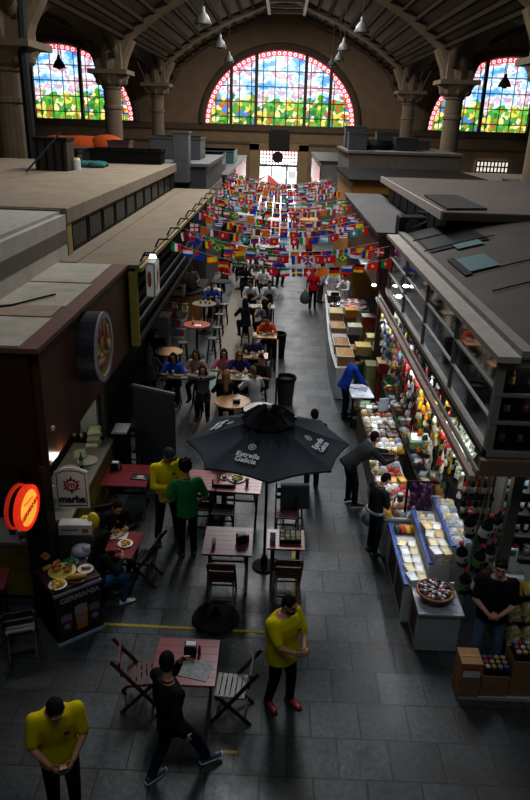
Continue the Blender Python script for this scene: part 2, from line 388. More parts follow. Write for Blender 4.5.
# ------------------------------------------------------------------ setting
def floor_mat():
    m = bpy.data.materials.new('stone_floor'); m.use_nodes = True; nt = m.node_tree; b = nt.nodes['Principled BSDF']; L = nt.links.new
    tc = nt.nodes.new('ShaderNodeTexCoord'); br = nt.nodes.new('ShaderNodeTexBrick')
    br.offset = .5; br.inputs['Scale'].default_value = 1.0
    br.inputs['Brick Width'].default_value = .62; br.inputs['Row Height'].default_value = .56
    br.inputs['Mortar Size'].default_value = .012; br.inputs['Mortar Smooth'].default_value = .3; br.inputs['Bias'].default_value = -.1
    br.inputs['Color1'].default_value = (.029, .037, .041, 1); br.inputs['Color2'].default_value = (.074, .090, .098, 1); br.inputs['Mortar'].default_value = (.012, .012, .012, 1)
    L(tc.outputs['Object'], br.inputs['Vector'])
    n1 = nt.nodes.new('ShaderNodeTexNoise'); n1.inputs['Scale'].default_value = 1.1; n1.inputs['Detail'].default_value = 8; n1.inputs['Roughness'].default_value = .65
    n2 = nt.nodes.new('ShaderNodeTexNoise'); n2.inputs['Scale'].default_value = 14; n2.inputs['Detail'].default_value = 5
    L(tc.outputs['Object'], n1.inputs['Vector']); L(tc.outputs['Object'], n2.inputs['Vector'])
    r1 = nt.nodes.new('ShaderNodeMapRange'); r1.inputs['From Min'].default_value = .3; r1.inputs['From Max'].default_value = .75; r1.inputs['To Min'].default_value = .5; r1.inputs['To Max'].default_value = 1.5
    L(n1.outputs['Fac'], r1.inputs['Value'])
    r2 = nt.nodes.new('ShaderNodeMapRange'); r2.inputs['From Min'].default_value = .3; r2.inputs['From Max'].default_value = .7; r2.inputs['To Min'].default_value = .6; r2.inputs['To Max'].default_value = 1.4
    L(n2.outputs['Fac'], r2.inputs['Value'])
    m1 = nt.nodes.new('ShaderNodeMath'); m1.operation = 'MULTIPLY'; L(r1.outputs[0], m1.inputs[0]); L(r2.outputs[0], m1.inputs[1])
    mx = nt.nodes.new('ShaderNodeVectorMath'); mx.operation = 'SCALE'; L(br.outputs['Color'], mx.inputs[0]); L(m1.outputs[0], mx.inputs['Scale'])
    n3 = nt.nodes.new('ShaderNodeTexNoise'); n3.inputs['Scale'].default_value = .55; n3.inputs['Detail'].default_value = 6; n3.inputs['Roughness'].default_value = .7; L(tc.outputs['Object'], n3.inputs['Vector'])
    r3 = nt.nodes.new('ShaderNodeMapRange'); r3.inputs['From Min'].default_value = .5; r3.inputs['From Max'].default_value = .64; r3.inputs['To Max'].default_value = .85; L(n3.outputs['Fac'], r3.inputs['Value'])
    bm = nt.nodes.new('ShaderNodeMix'); bm.data_type = 'RGBA'; L(r3.outputs[0], bm.inputs[0]); L(mx.outputs[0], bm.inputs[6]); bm.inputs[7].default_value = (.034, .026, .020, 1)
    L(bm.outputs[2], b.inputs['Base Color'])
    rr = nt.nodes.new('ShaderNodeMapRange'); rr.inputs['From Min'].default_value = .3; rr.inputs['From Max'].default_value = .7; rr.inputs['To Min'].default_value = .28; rr.inputs['To Max'].default_value = .55
    L(n1.outputs['Fac'], rr.inputs['Value']); L(rr.outputs[0], b.inputs['Roughness'])
    bp = nt.nodes.new('ShaderNodeBump'); bp.inputs['Strength'].default_value = .35; bp.inputs['Distance'].default_value = .01
    iv = nt.nodes.new('ShaderNodeMath'); iv.operation = 'MULTIPLY_ADD'; iv.inputs[1].default_value = -1; L(br.outputs['Fac'], iv.inputs[0]); L(n2.outputs['Fac'], iv.inputs[2])
    L(iv.outputs[0], bp.inputs['Height']); L(bp.outputs['Normal'], b.inputs['Normal'])
    return m
b = MB(); b.b2(-34, 34, -3, 74, -.2, 0); struct(b.build('floor', floor_mat()))
# seating strip of beige and green floor left of the aisle, painted lines
b = MB(); b.b2(-1.95, -.75, 14.2, 31, 0, .004); struct(b.build('floor_strip_beige', mat((.17, .14, .10), .55, scale=3)))
b = MB(); b.b2(-1.93, -1.0, 17.6, 20.2, .004, .008); struct(b.build('floor_strip_green', mat((.10, .19, .15), .5, scale=3)))
YEL = mat((.42, .33, .03), .6, var=.5, scale=20)
b = MB(); b.bar((-2.5, 8.02, .003), (.1, 7.98, .003), .055, .004); struct(b.build('floor_marking_line', YEL))
b = MB(); b.bar((.42, 7.98, .003), (.46, 10.2, .003), .06, .004); struct(b.build('floor_marking_side', YEL))
b = MB(); b.bar((-.46, 5.9, .003), (-.27, 5.9, .003), .045, .004); struct(b.build('floor_marking_dash', YEL))
b = MB(); b.b2(.50, 1.02, 15.0, 15.75, 0, .004); struct(b.build('floor_hatch', mat((.3, .31, .31), .5)))

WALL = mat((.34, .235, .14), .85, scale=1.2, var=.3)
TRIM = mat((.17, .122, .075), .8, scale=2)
WY = 70.0; SILL = 6.5; WR = 7.15; WH = 6.4; CXS = (-21.4, -.3, 20.9)
def arch(x):
    for c in CXS:
        if abs(x-c) < WR: return SILL+WH*math.sqrt(1-((x-c)/WR)**2)
    return None
DOORS = ((-2.1, 1.55, 4.25), )
b = MB(); step = .35; xs = []
x = -34.0
cuts = sorted([d[0] for d in DOORS]+[d[1] for d in DOORS]+[c-WR for c in CXS]+[c+WR for c in CXS]+[-34+.35*i for i in range(195)]+[34])
for x0, x1 in zip(cuts[:-1], cuts[1:]):
    if x1-x0 < 1e-6: continue
    xm = (x0+x1)/2; lo = 0
    for d in DOORS:
        if d[0] < xm < d[1]: lo = d[2]
    a0, a1 = arch(x0+1e-5), arch(x1-1e-5)
    if a0 is None or a1 is None: b.add([(x0, WY, lo), (x1, WY, lo), (x1, WY, 19), (x0, WY, 19)], [(0, 1, 2, 3)])
    else:
        b.add([(x0, WY, lo), (x1, WY, lo), (x1, WY, SILL), (x0, WY, SILL)], [(0, 1, 2, 3)])
        b.add([(x0, WY, a0), (x1, WY, a1), (x1, WY, 19), (x0, WY, 19)], [(0, 1, 2, 3)])
        for z0, z1 in ((a0, a1),): b.add([(x0, WY, z0), (x1, WY, z1), (x1, WY+.8, z1), (x0, WY+.8, z0)], [(0, 1, 2, 3)])
struct(b.build('wall_far', WALL))
b = MB(); b.b2(-34, 34, WY-.25, WY, SILL-.55, SILL-.15); b.b2(-34, 34, WY-.12, WY, SILL-.15, SILL)
struct(b.build('trim_1', TRIM))
b = MB(); b.b2(-34, 34, WY-.1, WY, 4.75, 4.95); struct(b.build('trim_2', TRIM))
b = MB(); b.b2(-34.2, -34, -3, 74, 0, 14); struct(b.build('wall_left', WALL))
b = MB(); b.b2(34, 34.2, -3, 74, 0, 14); struct(b.build('wall_right', WALL))

def stained():
    m = bpy.data.materials.new('stained_glass'); m.use_nodes = True; nt = m.node_tree; L = nt.links.new
    out = nt.nodes['Material Output']; b = nt.nodes['Principled BSDF']
    tc = nt.nodes.new('ShaderNodeTexCoord'); sx = nt.nodes.new('ShaderNodeSeparateXYZ'); L(tc.outputs['Object'], sx.inputs[0])
    def math_(op, a, b_=None, c=None):
        n = nt.nodes.new('ShaderNodeMath'); n.operation = op
        for i, v in enumerate((a, b_, c)):
            if v is None: continue
            if isinstance(v, (int, float)): n.inputs[i].default_value = v
            else: L(v, n.inputs[i])
        return n.outputs[0]
    vo = nt.nodes.new('ShaderNodeTexVoronoi'); vo.inputs['Scale'].default_value = 2.5; L(tc.outputs['Object'], vo.inputs['Vector'])
    mp = nt.nodes.new('ShaderNodeMapping'); mp.inputs['Scale'].default_value = (.42, 1, .8); L(tc.outputs['Object'], mp.inputs[0])
    no = nt.nodes.new('ShaderNodeTexNoise'); no.inputs['Scale'].default_value = 1.0; no.inputs['Detail'].default_value = 3; L(mp.outputs[0], no.inputs['Vector'])
    sc = nt.nodes.new('ShaderNodeSeparateColor'); L(vo.outputs['Color'], sc.inputs[0])
    # landscape below, clouds above
    low = nt.nodes.new('ShaderNodeValToRGB'); low.color_ramp.interpolation = 'CONSTANT'
    cols = [(0, (.35, .32, .05)), (.10, (.70, .62, .14)), (.22, (.10, .36, .06)), (.44, (.85, .74, .35)), (.54, (.16, .50, .10)), (.66, (.55, .16, .05)), (.74, (.04, .22, .06)), (.84, (.85, .80, .55)), (.92, (.12, .25, .55))]
    e = low.color_ramp.elements; e[0].position, e[0].color = 0, (*cols[0][1], 1); e[1].position, e[1].color = cols[1][0], (*cols[1][1], 1)
    for p, c in cols[2:]: q = e.new(p); q.color = (*c, 1)
    L(sc.outputs[0], low.inputs[0])
    sky = nt.nodes.new('ShaderNodeValToRGB'); sky.color_ramp.interpolation = 'CONSTANT'
    cols = [(0, (.07, .18, .62)), (.30, (.16, .42, .85)), (.42, (.42, .66, .92)), (.49, (.85, .88, .95)), (.56, (.55, .40, .55)), (.61, (.80, .50, .52)), (.66, (.9, .88, .86)), (.75, (.35, .60, .9))]
    e = sky.color_ramp.elements; e[0].position, e[0].color = 0, (*cols[0][1], 1); e[1].position, e[1].color = cols[1][0], (*cols[1][1], 1)
    for p, c in cols[2:]: q = e.new(p); q.color = (*c, 1)
    L(math_('ADD', no.outputs['Fac'], math_('MULTIPLY', math_('SUBTRACT', sc.outputs[1], .5), .10)), sky.inputs[0])
    hz = math_('ADD', sx.outputs['Z'], math_('MULTIPLY', math_('SUBTRACT', no.outputs['Fac'], .5), 3.4))
    hz = math_('ADD', hz, math_('MULTIPLY', math_('SUBTRACT', sc.outputs[2], .5), 1.1))
    mix = nt.nodes.new('ShaderNodeMix'); mix.data_type = 'RGBA'
    L(math_('GREATER_THAN', hz, 2.35), mix.inputs[0]); L(low.outputs[0], mix.inputs[6]); L(sky.outputs[0], mix.inputs[7])
    # leading
    ve = nt.nodes.new('ShaderNodeTexVoronoi'); ve.feature = 'DISTANCE_TO_EDGE'; ve.inputs['Scale'].default_value = 2.5; L(tc.outputs['Object'], ve.inputs['Vector'])
    e1 = math_('GREATER_THAN', ve.outputs['Distance'], .018)
    gx = math_('GREATER_THAN', math_('ABSOLUTE', math_('SUBTRACT', math_('FRACT', math_('MULTIPLY', sx.outputs['X'], .9)), .5)), .045)
    gz = math_('GREATER_THAN', math_('ABSOLUTE', math_('SUBTRACT', math_('FRACT', math_('MULTIPLY', sx.outputs['Z'], .75)), .5)), .04)
    k = math_('MULTIPLY', math_('MULTIPLY', gx, gz), math_('ADD', math_('MULTIPLY', e1, .5), .5))
    vm = nt.nodes.new('ShaderNodeVectorMath'); vm.operation = 'SCALE'; L(mix.outputs[2], vm.inputs[0]); L(math_('ADD', math_('MULTIPLY', k, .8), .2), vm.inputs['Scale'])
    L(vm.outputs[0], b.inputs['Emission Color']); b.inputs['Emission Strength'].default_value = 1.1
    b.inputs['Base Color'].default_value = (.02, .02, .02, 1); b.inputs['Roughness'].default_value = .2
    return m
SG = stained()
RIMR = mat((.62, .10, .16), .4, emit=.9, var=.3); RIMW = mat((.9, .82, .75), .4, emit=1.0, var=.1); LEAD = mat((.035, .028, .022), .7)
for wi, cx in enumerate(CXS):
    root = thing('window_%d' % (wi+1), 'arched stained glass window, ' + ('partly hidden behind the left pillars', 'in the middle of the end wall above the gate', 'partly hidden behind the right pillars')[wi], 'window', (cx, WY+.15, SILL)); root['kind'] = 'structure'
    pane = MB(); N = 48
    pts = [(WR*.93*math.cos(PI*k/N), 0, WH*.93*math.sin(PI*k/N)) for k in range(N+1)]
    for k in range(N): pane.add([(0, 0, 0), pts[k], pts[k+1]], [(0, 2, 1)])
    pane.build('pane', SG, root)
    rim = MB()
    for k in range(N):
        a0, a1 = PI*k/N, PI*(k+1)/N
        rim.add([(WR*f*math.cos(a), 0, WH*f*math.sin(a)) for a in (a0, a1) for f in (.93, 1.0)], [(0, 1, 3, 2)], 0)
    for k in range(44):
        a = PI*(k+.5)/44; c = Vector((WR*.965*math.cos(a), -.03, WH*.965*math.sin(a)))
        rim.add([c+Vector((.17*math.cos(t), 0, .17*math.sin(t))) for t in [2*PI*j/10 for j in range(10)]], [tuple(range(10))], 1)
        rim.add([c+Vector((.08*math.cos(t), -.01, .08*math.sin(t))) for t in [2*PI*j/8 for j in range(8)]], [tuple(range(8))], 0)
    rim.build('rim', [RIMR, RIMW], root)
    fr = MB()
    fr.path([(WR*1.04*math.cos(PI*k/30), -.2, WH*1.05*math.sin(PI*k/30)) for k in range(31)], .33, 8)
    for sx in (-1, 1):
        fr.b2(sx*2.3-.14, sx*2.3+.14, -.4, .05, 0, WH*math.sqrt(1-(2.3/WR)**2)); fr.b2(sx*4.65-.13, sx*4.65+.13, -.4, .05, 0, WH*math.sqrt(1-(4.65/WR)**2))
    fr.b2(-WR-.2, WR+.2, -.4, .1, -.16, .02)
    fr.build('frame', TRIM, root)
# gate in the end wall
root = thing('door_1', 'bright street gate with grid transom in the end wall', 'gate', (-.28, WY, 0)); root['kind'] = 'structure'
fr = MB(); w = 1.83
for sx in (-1, 1): fr.b2(sx*(w+.55)-.45, sx*(w+.55)+.45, -.18, .1, 0, 4.8)
fr.b2(-w-1, w+1, -.18, .1, 4.25, 4.9); fr.build('frame', mat((.42, .29, .16), .8, scale=2), root)
g = MB()
for i in range(13): x = -w+i*2*w/12; g.b2(x-.035, x+.035, .15, .22, 2.9, 4.25)
for i in range(5): z = 2.9+i*.33; g.b2(-w, w, .15, .22, z-.03, z+.03)
g.b2(-w, w, .1, .3, 2.78, 2.95); g.b2(-.7, -.6, .1, .3, 0, 2.9); g.b2(.75, .85, .1, .3, 0, 2.9)
for i in range(6): x = .9+i*.18; g.b2(x-.02, x+.02, .15, .2, 0, 2.9)
g.build('grille', mat((.06, .03, .03), .6), root)
g = MB(); g.lathe([(0, -.04), (.52, -.04), (.52, .04), (0, .04)], (-.1, -.05, 3.65), 20, rot=Matrix.Rotation(PI/2, 3, 'X')); g.build('round_plate', mat((.04, .02, .02), .6), root)
b = MB(); b.grid(lambda u, v: (-9+18*u, WY+6, -1+9*v), 24, 12, mfn=lambda u, v: 1 if v < .4 and (int(u*24)*7+int(v*12)*3) % 5 < 2 else (2 if v > .45 and int(v*12) % 3 == 0 else 0))
struct(b.build('exterior_street', [mat((.95, .93, .92), .9, emit=1.5, var=.06), mat((.55, .62, .70), .9, emit=1.0, var=.3), mat((.9, .55, .55), .9, emit=1.7, var=.2)]))
b = MB(); b.b2(-34, 34, WY, WY+7, -.2, -.01); struct(b.build('exterior_pavement', mat((.5, .5, .5), .8)))
p0, p1 = atY(270.5, 129.5, WY-.1), atY(288, 150, WY-.1)
b = MB(); b.b2(p0.x, p1.x, WY-.35, WY-.13, p1.z, p0.z); b.b2(p0.x-.12, p1.x+.12, WY-.2, WY-.13, p1.z-.12, p0.z+.12, 1)
tag(b.build('notice_board', [mat((.022, .018, .016), .5), LEAD]), 'dark square board on the end wall between gate and window', 'board')
# second, far right gate
p0, p1 = atY(477, 161, WY-.2), atY(507, 175, WY-.2)
root = thing('door_2', 'small bright opening low in the end wall behind right roofs', 'gate', ((p0.x+p1.x)/2, WY-.1, 0)); root['kind'] = 'structure'
hw = (p1.x-p0.x)/2; b = MB(); b.b2(-hw, hw, -.06, 0, 0, p0.z); b.build('pane', mat((.9, .86, .8), .9, emit=.75, var=.1), root)
b = MB()
for i in range(10): x = -hw+i*2*hw/9; b.b2(x-.06, x+.06, -.14, -.06, 0, p0.z)
for i in range(6): z = p0.z-.5*i; b.b2(-hw, hw, -.14, -.06, z-.06, z+.06)
b.build('grille', mat((.2, .06, .05), .7), root)

# vaulted ceiling
PR = [(0, 16.6), (2.6, 15.4), (4.85, 14.5), (7.5, 13.1), (9.7, 11.5), (10.8, 9.3)]
def prof(d):
    d = abs(d)
    for (a, za), (c, zc) in zip(PR[:-1], PR[1:]):
        if d <= c: return za+(zc-za)*(d-a)/(c-a)
    return 9.3
COLY = (13.5, 30.0, 46.5, 63.0)
def cross_(y):
    if y >= 63 or y < 13.5: return 9.3
    c = 13.5+16.5*(int((y-13.5)/16.5)+.5); t = (y-c)/8.0
    return 9.3+3.6*math.sqrt(max(0, 1-t*t))
def lunette(d, y): return cross_(y)-1.5*max(0, 10.7-abs(d)) if cross_(y) > 9.31 else 0
def ceil(x, y):
    cx = min((-21.4, -.1, 21.2), key=lambda c: abs(x-c)); return max(prof(x-cx), lunette(x-cx, y))
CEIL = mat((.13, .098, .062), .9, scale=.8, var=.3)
b = MB(); b.grid(lambda u, v: (-34+68*u, 4+66*v, ceil(-34+68*u, 4+66*v)), 200, 132)
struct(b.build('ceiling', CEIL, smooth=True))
b = MB()
for cx in (-21.4, -.1, 21.2):
    for dx in (1.7, 2.6, 3.5, 4.4, 5.3, 6.2, 7.0, 7.8, 8.5, 9.1, 9.7, 10.2):
        for sx in (-1, 1):
            x = cx+sx*dx; run = []
            for i in range(67):
                y = 4+i
                if prof(dx) > lunette(dx, y)-.05: run.append((x, y, prof(dx)-.12))
                if (prof(dx) <= lunette(dx, y)-.05 or i == 66) and run:
                    if len(run) > 1: b.bar(run[0], run[-1], .2, .3)
                    run = []
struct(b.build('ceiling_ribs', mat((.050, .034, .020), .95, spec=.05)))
b = MB()
for cx in (-21.4, -.1, 21.2):
    for y in COLY[1:]+(69.6,):
        for o in (-.35, .35):
            if y > 69 and o > 0: continue
            b.path([(cx+s*d, y+o, prof(d)-.1) for s, d in [(-1, q) for q in (10.7, 10.4, 9.7, 8.6, 7.5, 6.2, 4.85, 2.6)]+[(1, q) for q in (0, 2.6, 4.85, 6.2, 7.5, 8.6, 9.7, 10.4, 10.7)]], .32, 8)
for sx in (-10.7, 10.7):
    for y0 in (13.5, 30, 46.5):
        for o in (-.3, .3): b.path([(sx+o, y0+8.25-8*math.cos(PI*k/20), 9.3+3.6*math.sin(PI*k/20)-.05) for k in range(21)], .3, 8)
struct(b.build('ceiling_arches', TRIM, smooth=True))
# skylight along the ridge
b = MB()
for sx in (-1, 1): b.b2(sx*1.5-.12, sx*1.5+.12, 8, 67, 15.35, 15.8)
for y in range(10, 68, 3): b.b2(-1.5, 1.5, y-.08, y+.08, 15.5, 15.75)
struct(b.build('ceiling_skylight_bars', mat((.5, .48, .44), .7)))
COL = mat((.23, .172, .112), .85, scale=2.5, var=.3)
for y in COLY[1:]:
    for x in (-10.75, 10.6):
        b = MB(); big = y == 30 and x < 0; x = -11.15 if big else x
        b.lathe([(.85, 0), (.85, .5), (.68, .6), (.6, .75), (.57, 3), (.53, 7.3), (.60, 7.34), (.60, 7.5), (.53, 7.55), (.54, 8.45), (.62, 8.5), (.62, 8.62), (.8, 8.75), (.98, 9.0), (1.15, 9.3)], (x, y, 0), 20)
        for k in range(8):
            a = PI/4*k; b.ell((x+.82*math.cos(a), y+.82*math.sin(a), 8.95), (.2, .2, .28), 8, 6)
        b.b2(x-1.2, x+1.2, y-1.2, y+1.2, 9.3, 9.55); b.b2(x-.8, x+.8, y-.8, y+.8, 9.5, 11.2)
        for sx, sy in ((1, 0), (-1, 0), (0, 1), (0, -1)): b.path([(x+sx*.5, y+sy*.5, 9.5), (x+sx*.75, y+sy*.75, 10.3), (x+sx*1.3, y+sy*1.3, 11.3)], [.45, .42, .35], 8)
        if big: b.v = [Vector((x+(p.x-x)*1.22, y+(p.y-y)*1.22, p.z)) for p in b.v]
        struct(b.build('pillar', COL, smooth=False))
b = MB(); b.path([(-10.15, 29.2, 0), (-10.15, 29.2, 9.2), (-10.0, 29.2, 12)], .2, 8); struct(b.build('trim_drainpipe', mat((.02, .02, .022), .6)))
# pendant lamps
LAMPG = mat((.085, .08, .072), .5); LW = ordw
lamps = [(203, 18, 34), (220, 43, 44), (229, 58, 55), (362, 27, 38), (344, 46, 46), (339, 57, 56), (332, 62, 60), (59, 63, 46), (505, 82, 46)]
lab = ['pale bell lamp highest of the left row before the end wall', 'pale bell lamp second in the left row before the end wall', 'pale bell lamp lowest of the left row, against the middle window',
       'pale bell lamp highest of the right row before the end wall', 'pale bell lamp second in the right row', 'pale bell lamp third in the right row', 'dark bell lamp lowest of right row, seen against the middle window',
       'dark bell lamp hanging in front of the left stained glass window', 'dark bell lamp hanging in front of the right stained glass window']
for (px, py, Y), lb in zip(lamps, lab):
    p = atY(px, py, Y); s = .8
    t = thing('pendant_lamp', lb, 'lamp', p, 0, 'bell lamps hung from the vault')
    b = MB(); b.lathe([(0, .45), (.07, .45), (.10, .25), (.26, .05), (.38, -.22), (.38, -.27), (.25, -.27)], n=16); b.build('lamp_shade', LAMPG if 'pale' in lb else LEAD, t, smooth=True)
    b = MB(); b.tube((0, 0, .42), (0, 0, ceil(p.x, p.y)-p.z), .022, n=6); b.build('cord', LEAD, t)
    b = MB(); b.ell((0, 0, -.24), (.18, .18, .13)); b.build('bulb', mat((.25, .25, .23), .2), t, smooth=True)

# ------------------------------------------------------------------ stalls, left side
BROWN = mat((.095, .036, .016), .4, var=.3, scale=1.5, spec=.25)
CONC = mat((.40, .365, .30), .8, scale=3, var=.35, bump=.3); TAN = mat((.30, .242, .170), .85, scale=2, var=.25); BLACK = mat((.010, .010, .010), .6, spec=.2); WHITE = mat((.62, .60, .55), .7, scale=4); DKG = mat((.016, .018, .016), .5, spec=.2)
t = thing('market_stall', 'brown fronted stall with patchy concrete roof at left edge', 'stall', (-6, 10, 0))
ox, oy = -6, 10
def B2(b, x0, x1, y0, y1, z0, z1, mi=0): return b.b2(x0-ox, x1-ox, y0-oy, y1-oy, z0, z1, mi)
b = MB(); B2(b, -2.9, -2.8, 7.6, 12.4, 2.84, 4.40); b.build('fascia', BROWN, t)
b = MB(); B2(b, -9, -2.9, 7.5, 7.6, 2.84, 4.40); b.build('end_fascia', mat((.05, .02, .011), .3), t)
b = MB(); B2(b, -9, -2.75, 7.45, 12.4, 4.40, 4.46); b.build('roof_edge', mat((.16, .075, .05), .6), t)
b = MB()
for i, (y0, y1) in enumerate(((7.5, 8.72), (8.75, 9.3), (9.33, 10.75), (10.78, 12.3))): B2(b, -9, -2.98-.03*(i % 2), y0, y1, 4.46, 4.475+.012*(i % 2), 1 if i == 1 else 0)
b.build('roof', [CONC, mat((.34, .26, .19), .8)], t)
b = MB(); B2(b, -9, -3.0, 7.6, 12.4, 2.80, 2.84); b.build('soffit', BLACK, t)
b = MB(); B2(b, -9, -5.6, 7.8, 12.4, 0, 2.8); B2(b, -5.6, -3.3, 12.2, 12.4, 0, 2.8); b.build('back_panel', mat((.06, .055, .05), .7), t)
b = MB(); B2(b, -3.42, -3.1, 8.1, 8.42, 0, 2.82); b.build('post', BLACK, t)
b = MB(); B2(b, -3.75, -3.42, 12.05, 12.2, 1.2, 2.8); b.build('pale_panel', mat((.45, .5, .48), .6), t)
# cable lying on the roof
b = MB(); b.path([(-5.4, 7.8, 4.5), (-4.6, 8.3, 4.5), (-4.5, 8.7, 4.5), (-5.1, 8.8, 4.5), (-5.2, 8.6, 4.5)], .02, 6); b.path([(-4.5, 8.7, 4.5), (-3.7, 9.2, 4.5), (-3.3, 9.9, 4.5)], .014, 6)
tag(b.build('cable', BLACK), 'black cable looped on the concrete roof of the brown stall', 'cable')
# stepped white rooftop box behind
t = thing('rooftop_box', 'white stepped box wall with grey band on the brown stall roof', 'rooftop box', (-8, 10, 4.47))
b = MB(); b.b2(-2.5, 4.0, -6, 3.0, 0, .78); b.build('body', mat((.50, .47, .41), .8, scale=3), t)
b = MB(); b.b2(-2.5, 4.012, -6, 3.0, .28, .52); b.build('band', mat((.17, .145, .115), .8, scale=5), t)
b = MB(); b.b2(-2.5, 3.9, -6, 3.0, .78, .84); b.build('coping', mat((.45, .43, .38), .8), t)
# second stall: dark slab roof over clerestory
t = thing('market_stall', 'long stall with tan slab roof and dark clerestory panels on the left', 'stall', (-6, 20, 0)); oy = 20
b = MB(); B2(b, -14, -3.98, 13.0, 27.2, 5.06, 5.36); b.build('roof_slab', TAN, t, bevel=.02)
b = MB(); B2(b, -14, -4.1, 12.93, 13.0, 5.18, 5.34); b.build('slab_lip', mat((.2, .19, .18), .7), t)
for i in range(11):
    y = 13.35+i*1.25; b = MB(); B2(b, -4.12, -4.06, y+.05, y+1.2, 4.46, 5.06, 0); B2(b, -4.06, -4.04, y+.15, y+1.1, 4.56, 4.97, 1); b.build('clerestory_panel', [DKG, mat((.022, .026, .022), .35, var=.6, scale=4, spec=.25)], t)
b = MB(); B2(b, -4.3, -4.0, 12.95, 13.3, 4.46, 5.06); b.build('corner_post', mat((.36, .28, .08), .7), t)
b = MB(); B2(b, -14, -4.12, 13.1, 27, 0, 5.06); b.build('core', mat((.05, .045, .04), .8), t)
b = MB(); B2(b, -4.1, -2.55, 12.42, 27.2, 4.40, 4.46); B2(b, -4.05, -3.7, 12.45, 27, 4.46, 4.475); b.build('lower_roof', mat((.225, .178, .122), .85, scale=2, var=.25), t)
b = MB(); B2(b, -2.62, -2.5, 12.42, 27.2, 4.33, 4.41); b.build('eave', mat((.33, .27, .10), .7), t)
b = MB()
for k in range(5):
    z = 4.25-.27*k; b.bar((-2.72-ox, 12.5-oy, z), (-2.72-ox, 21.5-oy, z), .05, .23, up=(.35, 0, 1))
b.build('slat_wall', mat((.03, .026, .02), .6, spec=.2), t)
b = MB(); B2(b, -2.75, -2.6, 12.42, 12.55, 2.9, 4.33); b.build('post', mat((.36, .30, .06), .7), t)
for i in range(9): y = 12.8+i*1.6; b = MB(); b.path([(-2.6-ox, y-oy, 4.44), (-2.5-ox, y-oy, 4.62), (-2.3-ox, y-oy, 4.62)], .018, 5); b.build('hook', BLACK, t)
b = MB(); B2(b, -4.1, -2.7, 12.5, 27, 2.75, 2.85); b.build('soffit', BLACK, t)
# cupboards and far kiosks, left
def kiosk(name, label, x0, x1, y0, y1, z, col, roofcol, front=None, parts=()):
    t = thing(name, label, 'stall', ((x0+x1)/2, (y0+y1)/2, 0)); w, d = (x1-x0)/2, (y1-y0)/2
    b = MB(); b.b2(-w, w, -d, d, 0, z-.12); b.build('body', col, t)
    b = MB(); b.b2(-w-.12, w+.12, -d-.1, d+.1, z-.12, z); b.build('roof', roofcol, t)
    if front:
        s = front[0]; b = MB(); b.b2(s*w-.04 if s > 0 else -w-.04, s*w+.04 if s > 0 else -w+.04, -d, d, front[1], front[2]); b.build('sign_band', front[3], t)
    return t
kiosk('market_stall', 'grey kiosk with white roof rim beyond the tan slab', -6.2, -3.0, 28.5, 36.0, 5.3, mat((.07, .07, .075), .6), mat((.15, .145, .14), .7), (1, 3.2, 4.2, mat((.10, .10, .10), .5)))
kiosk('market_stall', 'dark kiosk behind the grey kiosk on the left', -5.8, -2.9, 37, 45, 4.3, BLACK, mat((.06, .06, .06), .5), (1, 2.8, 3.7, mat((.6, .6, .62), .5)))
kiosk('market_stall', 'red and white kiosk nearest the gate on the left', -6, -3.0, 46.5, 60, 4.2, mat((.25, .24, .23), .6), mat((.12, .14, .135), .6), (1, 2.6, 4.0, mat((.45, .04, .05), .5)))
kiosk('market_stall', 'low dark kiosk with pale roof far left behind pillar', -16, -6.8, 31.4, 42, 4.9, mat((.06, .06, .06), .6), mat((.22, .20, .17), .7))
# rooftop clutter, left
def crate_box(label, p, d, m, cat='box', name='rooftop_crate'):
    bars = 'wooden' in label
    t = thing(name, label, cat, p); b = MB(); b.b2(-d[0]/2, d[0]/2, -d[1]/2, d[1]/2, 0, d[2]); b.build('body', m, t, bevel=.03)
    b = MB(); b.b2(-d[0]/2-.03, d[0]/2+.03, -d[1]/2-.03, d[1]/2+.03, d[2]-.08, d[2]); 
    for k in range(4 if bars else 0): x = -d[0]/2+d[0]*(k+.5)/4; b.b2(x-.03, x+.03, -d[1]/2-.025, -d[1]/2, .05, d[2]-.1)
    b.build('lid', BLACK if bars else m, t); return t
crate_box('dark wooden crate on the tan slab near the left pillar', at(56, 170, 5.36), (1.0, .8, .95), mat((.045, .035, .025), .7))
crate_box('smaller dark crate behind the wooden crate on tan slab', at(72, 166, 5.36), (.6, .6, .5), mat((.03, .03, .03), .7))
b = MB(); b.bar(at(26, 172, 5.42), atY(61, 132, at(26, 172, 5.42).y+.3), .12, .05); tag(b.build('plank', mat((.05, .07, .10), .5)), 'dark plank leaning against crate on the tan slab', 'plank')
b = MB(); p = at(77, 170, 5.36); b.lathe([(0, 0), (.13, 0), (.13, .3), (.1, .36), (0, .36)], p, 12, mfn=lambda i: 1 if i == 1 else 0); tag(b.build('paint_bucket', [mat((.75, .6, .3), .5), mat((.7, .7, .66), .5)]), 'pale bucket standing beside the crates on tan slab', 'bucket')
t = thing('rag_heap', 'heap of teal cloth rags on the tan slab', 'cloth', at(92, 167, 5.36)); b = MB()
for k in range(9): b.ell((random.uniform(-.7, .7), random.uniform(-.3, .3), .08), (.35, .2, .12), 8, 5)
b.build('cloth', mat((.03, .16, .15), .8, var=.5), t, smooth=True)
crate_box('black long box on roof behind the teal rags', at(128, 163, 5.36), (2.6, .9, .5), BLACK)
crate_box('tall pale grey cabinet beyond the tan slab', Vector((-3.9, 28.2, 4.6)), (.6, .8, 1.9), mat((.14, .14, .145), .5), 'cabinet', 'rooftop_cabinet')
crate_box('grey air handling unit on grey kiosk roof', Vector((-4.6, 32, 5.3)), (2.2, 2.0, .9), mat((.10, .10, .105), .5), 'unit', 'air_unit')
crate_box('dark box with white edge above dark kiosk', Vector((-4.2, 40, 4.3)), (2.0, 2.6, .9), mat((.05, .05, .055), .5))
crate_box('teal roofed plant box near the gate kiosk', Vector((-4.4, 50, 4.2)), (2.4, 4, .8), mat((.06, .13, .125), .5))
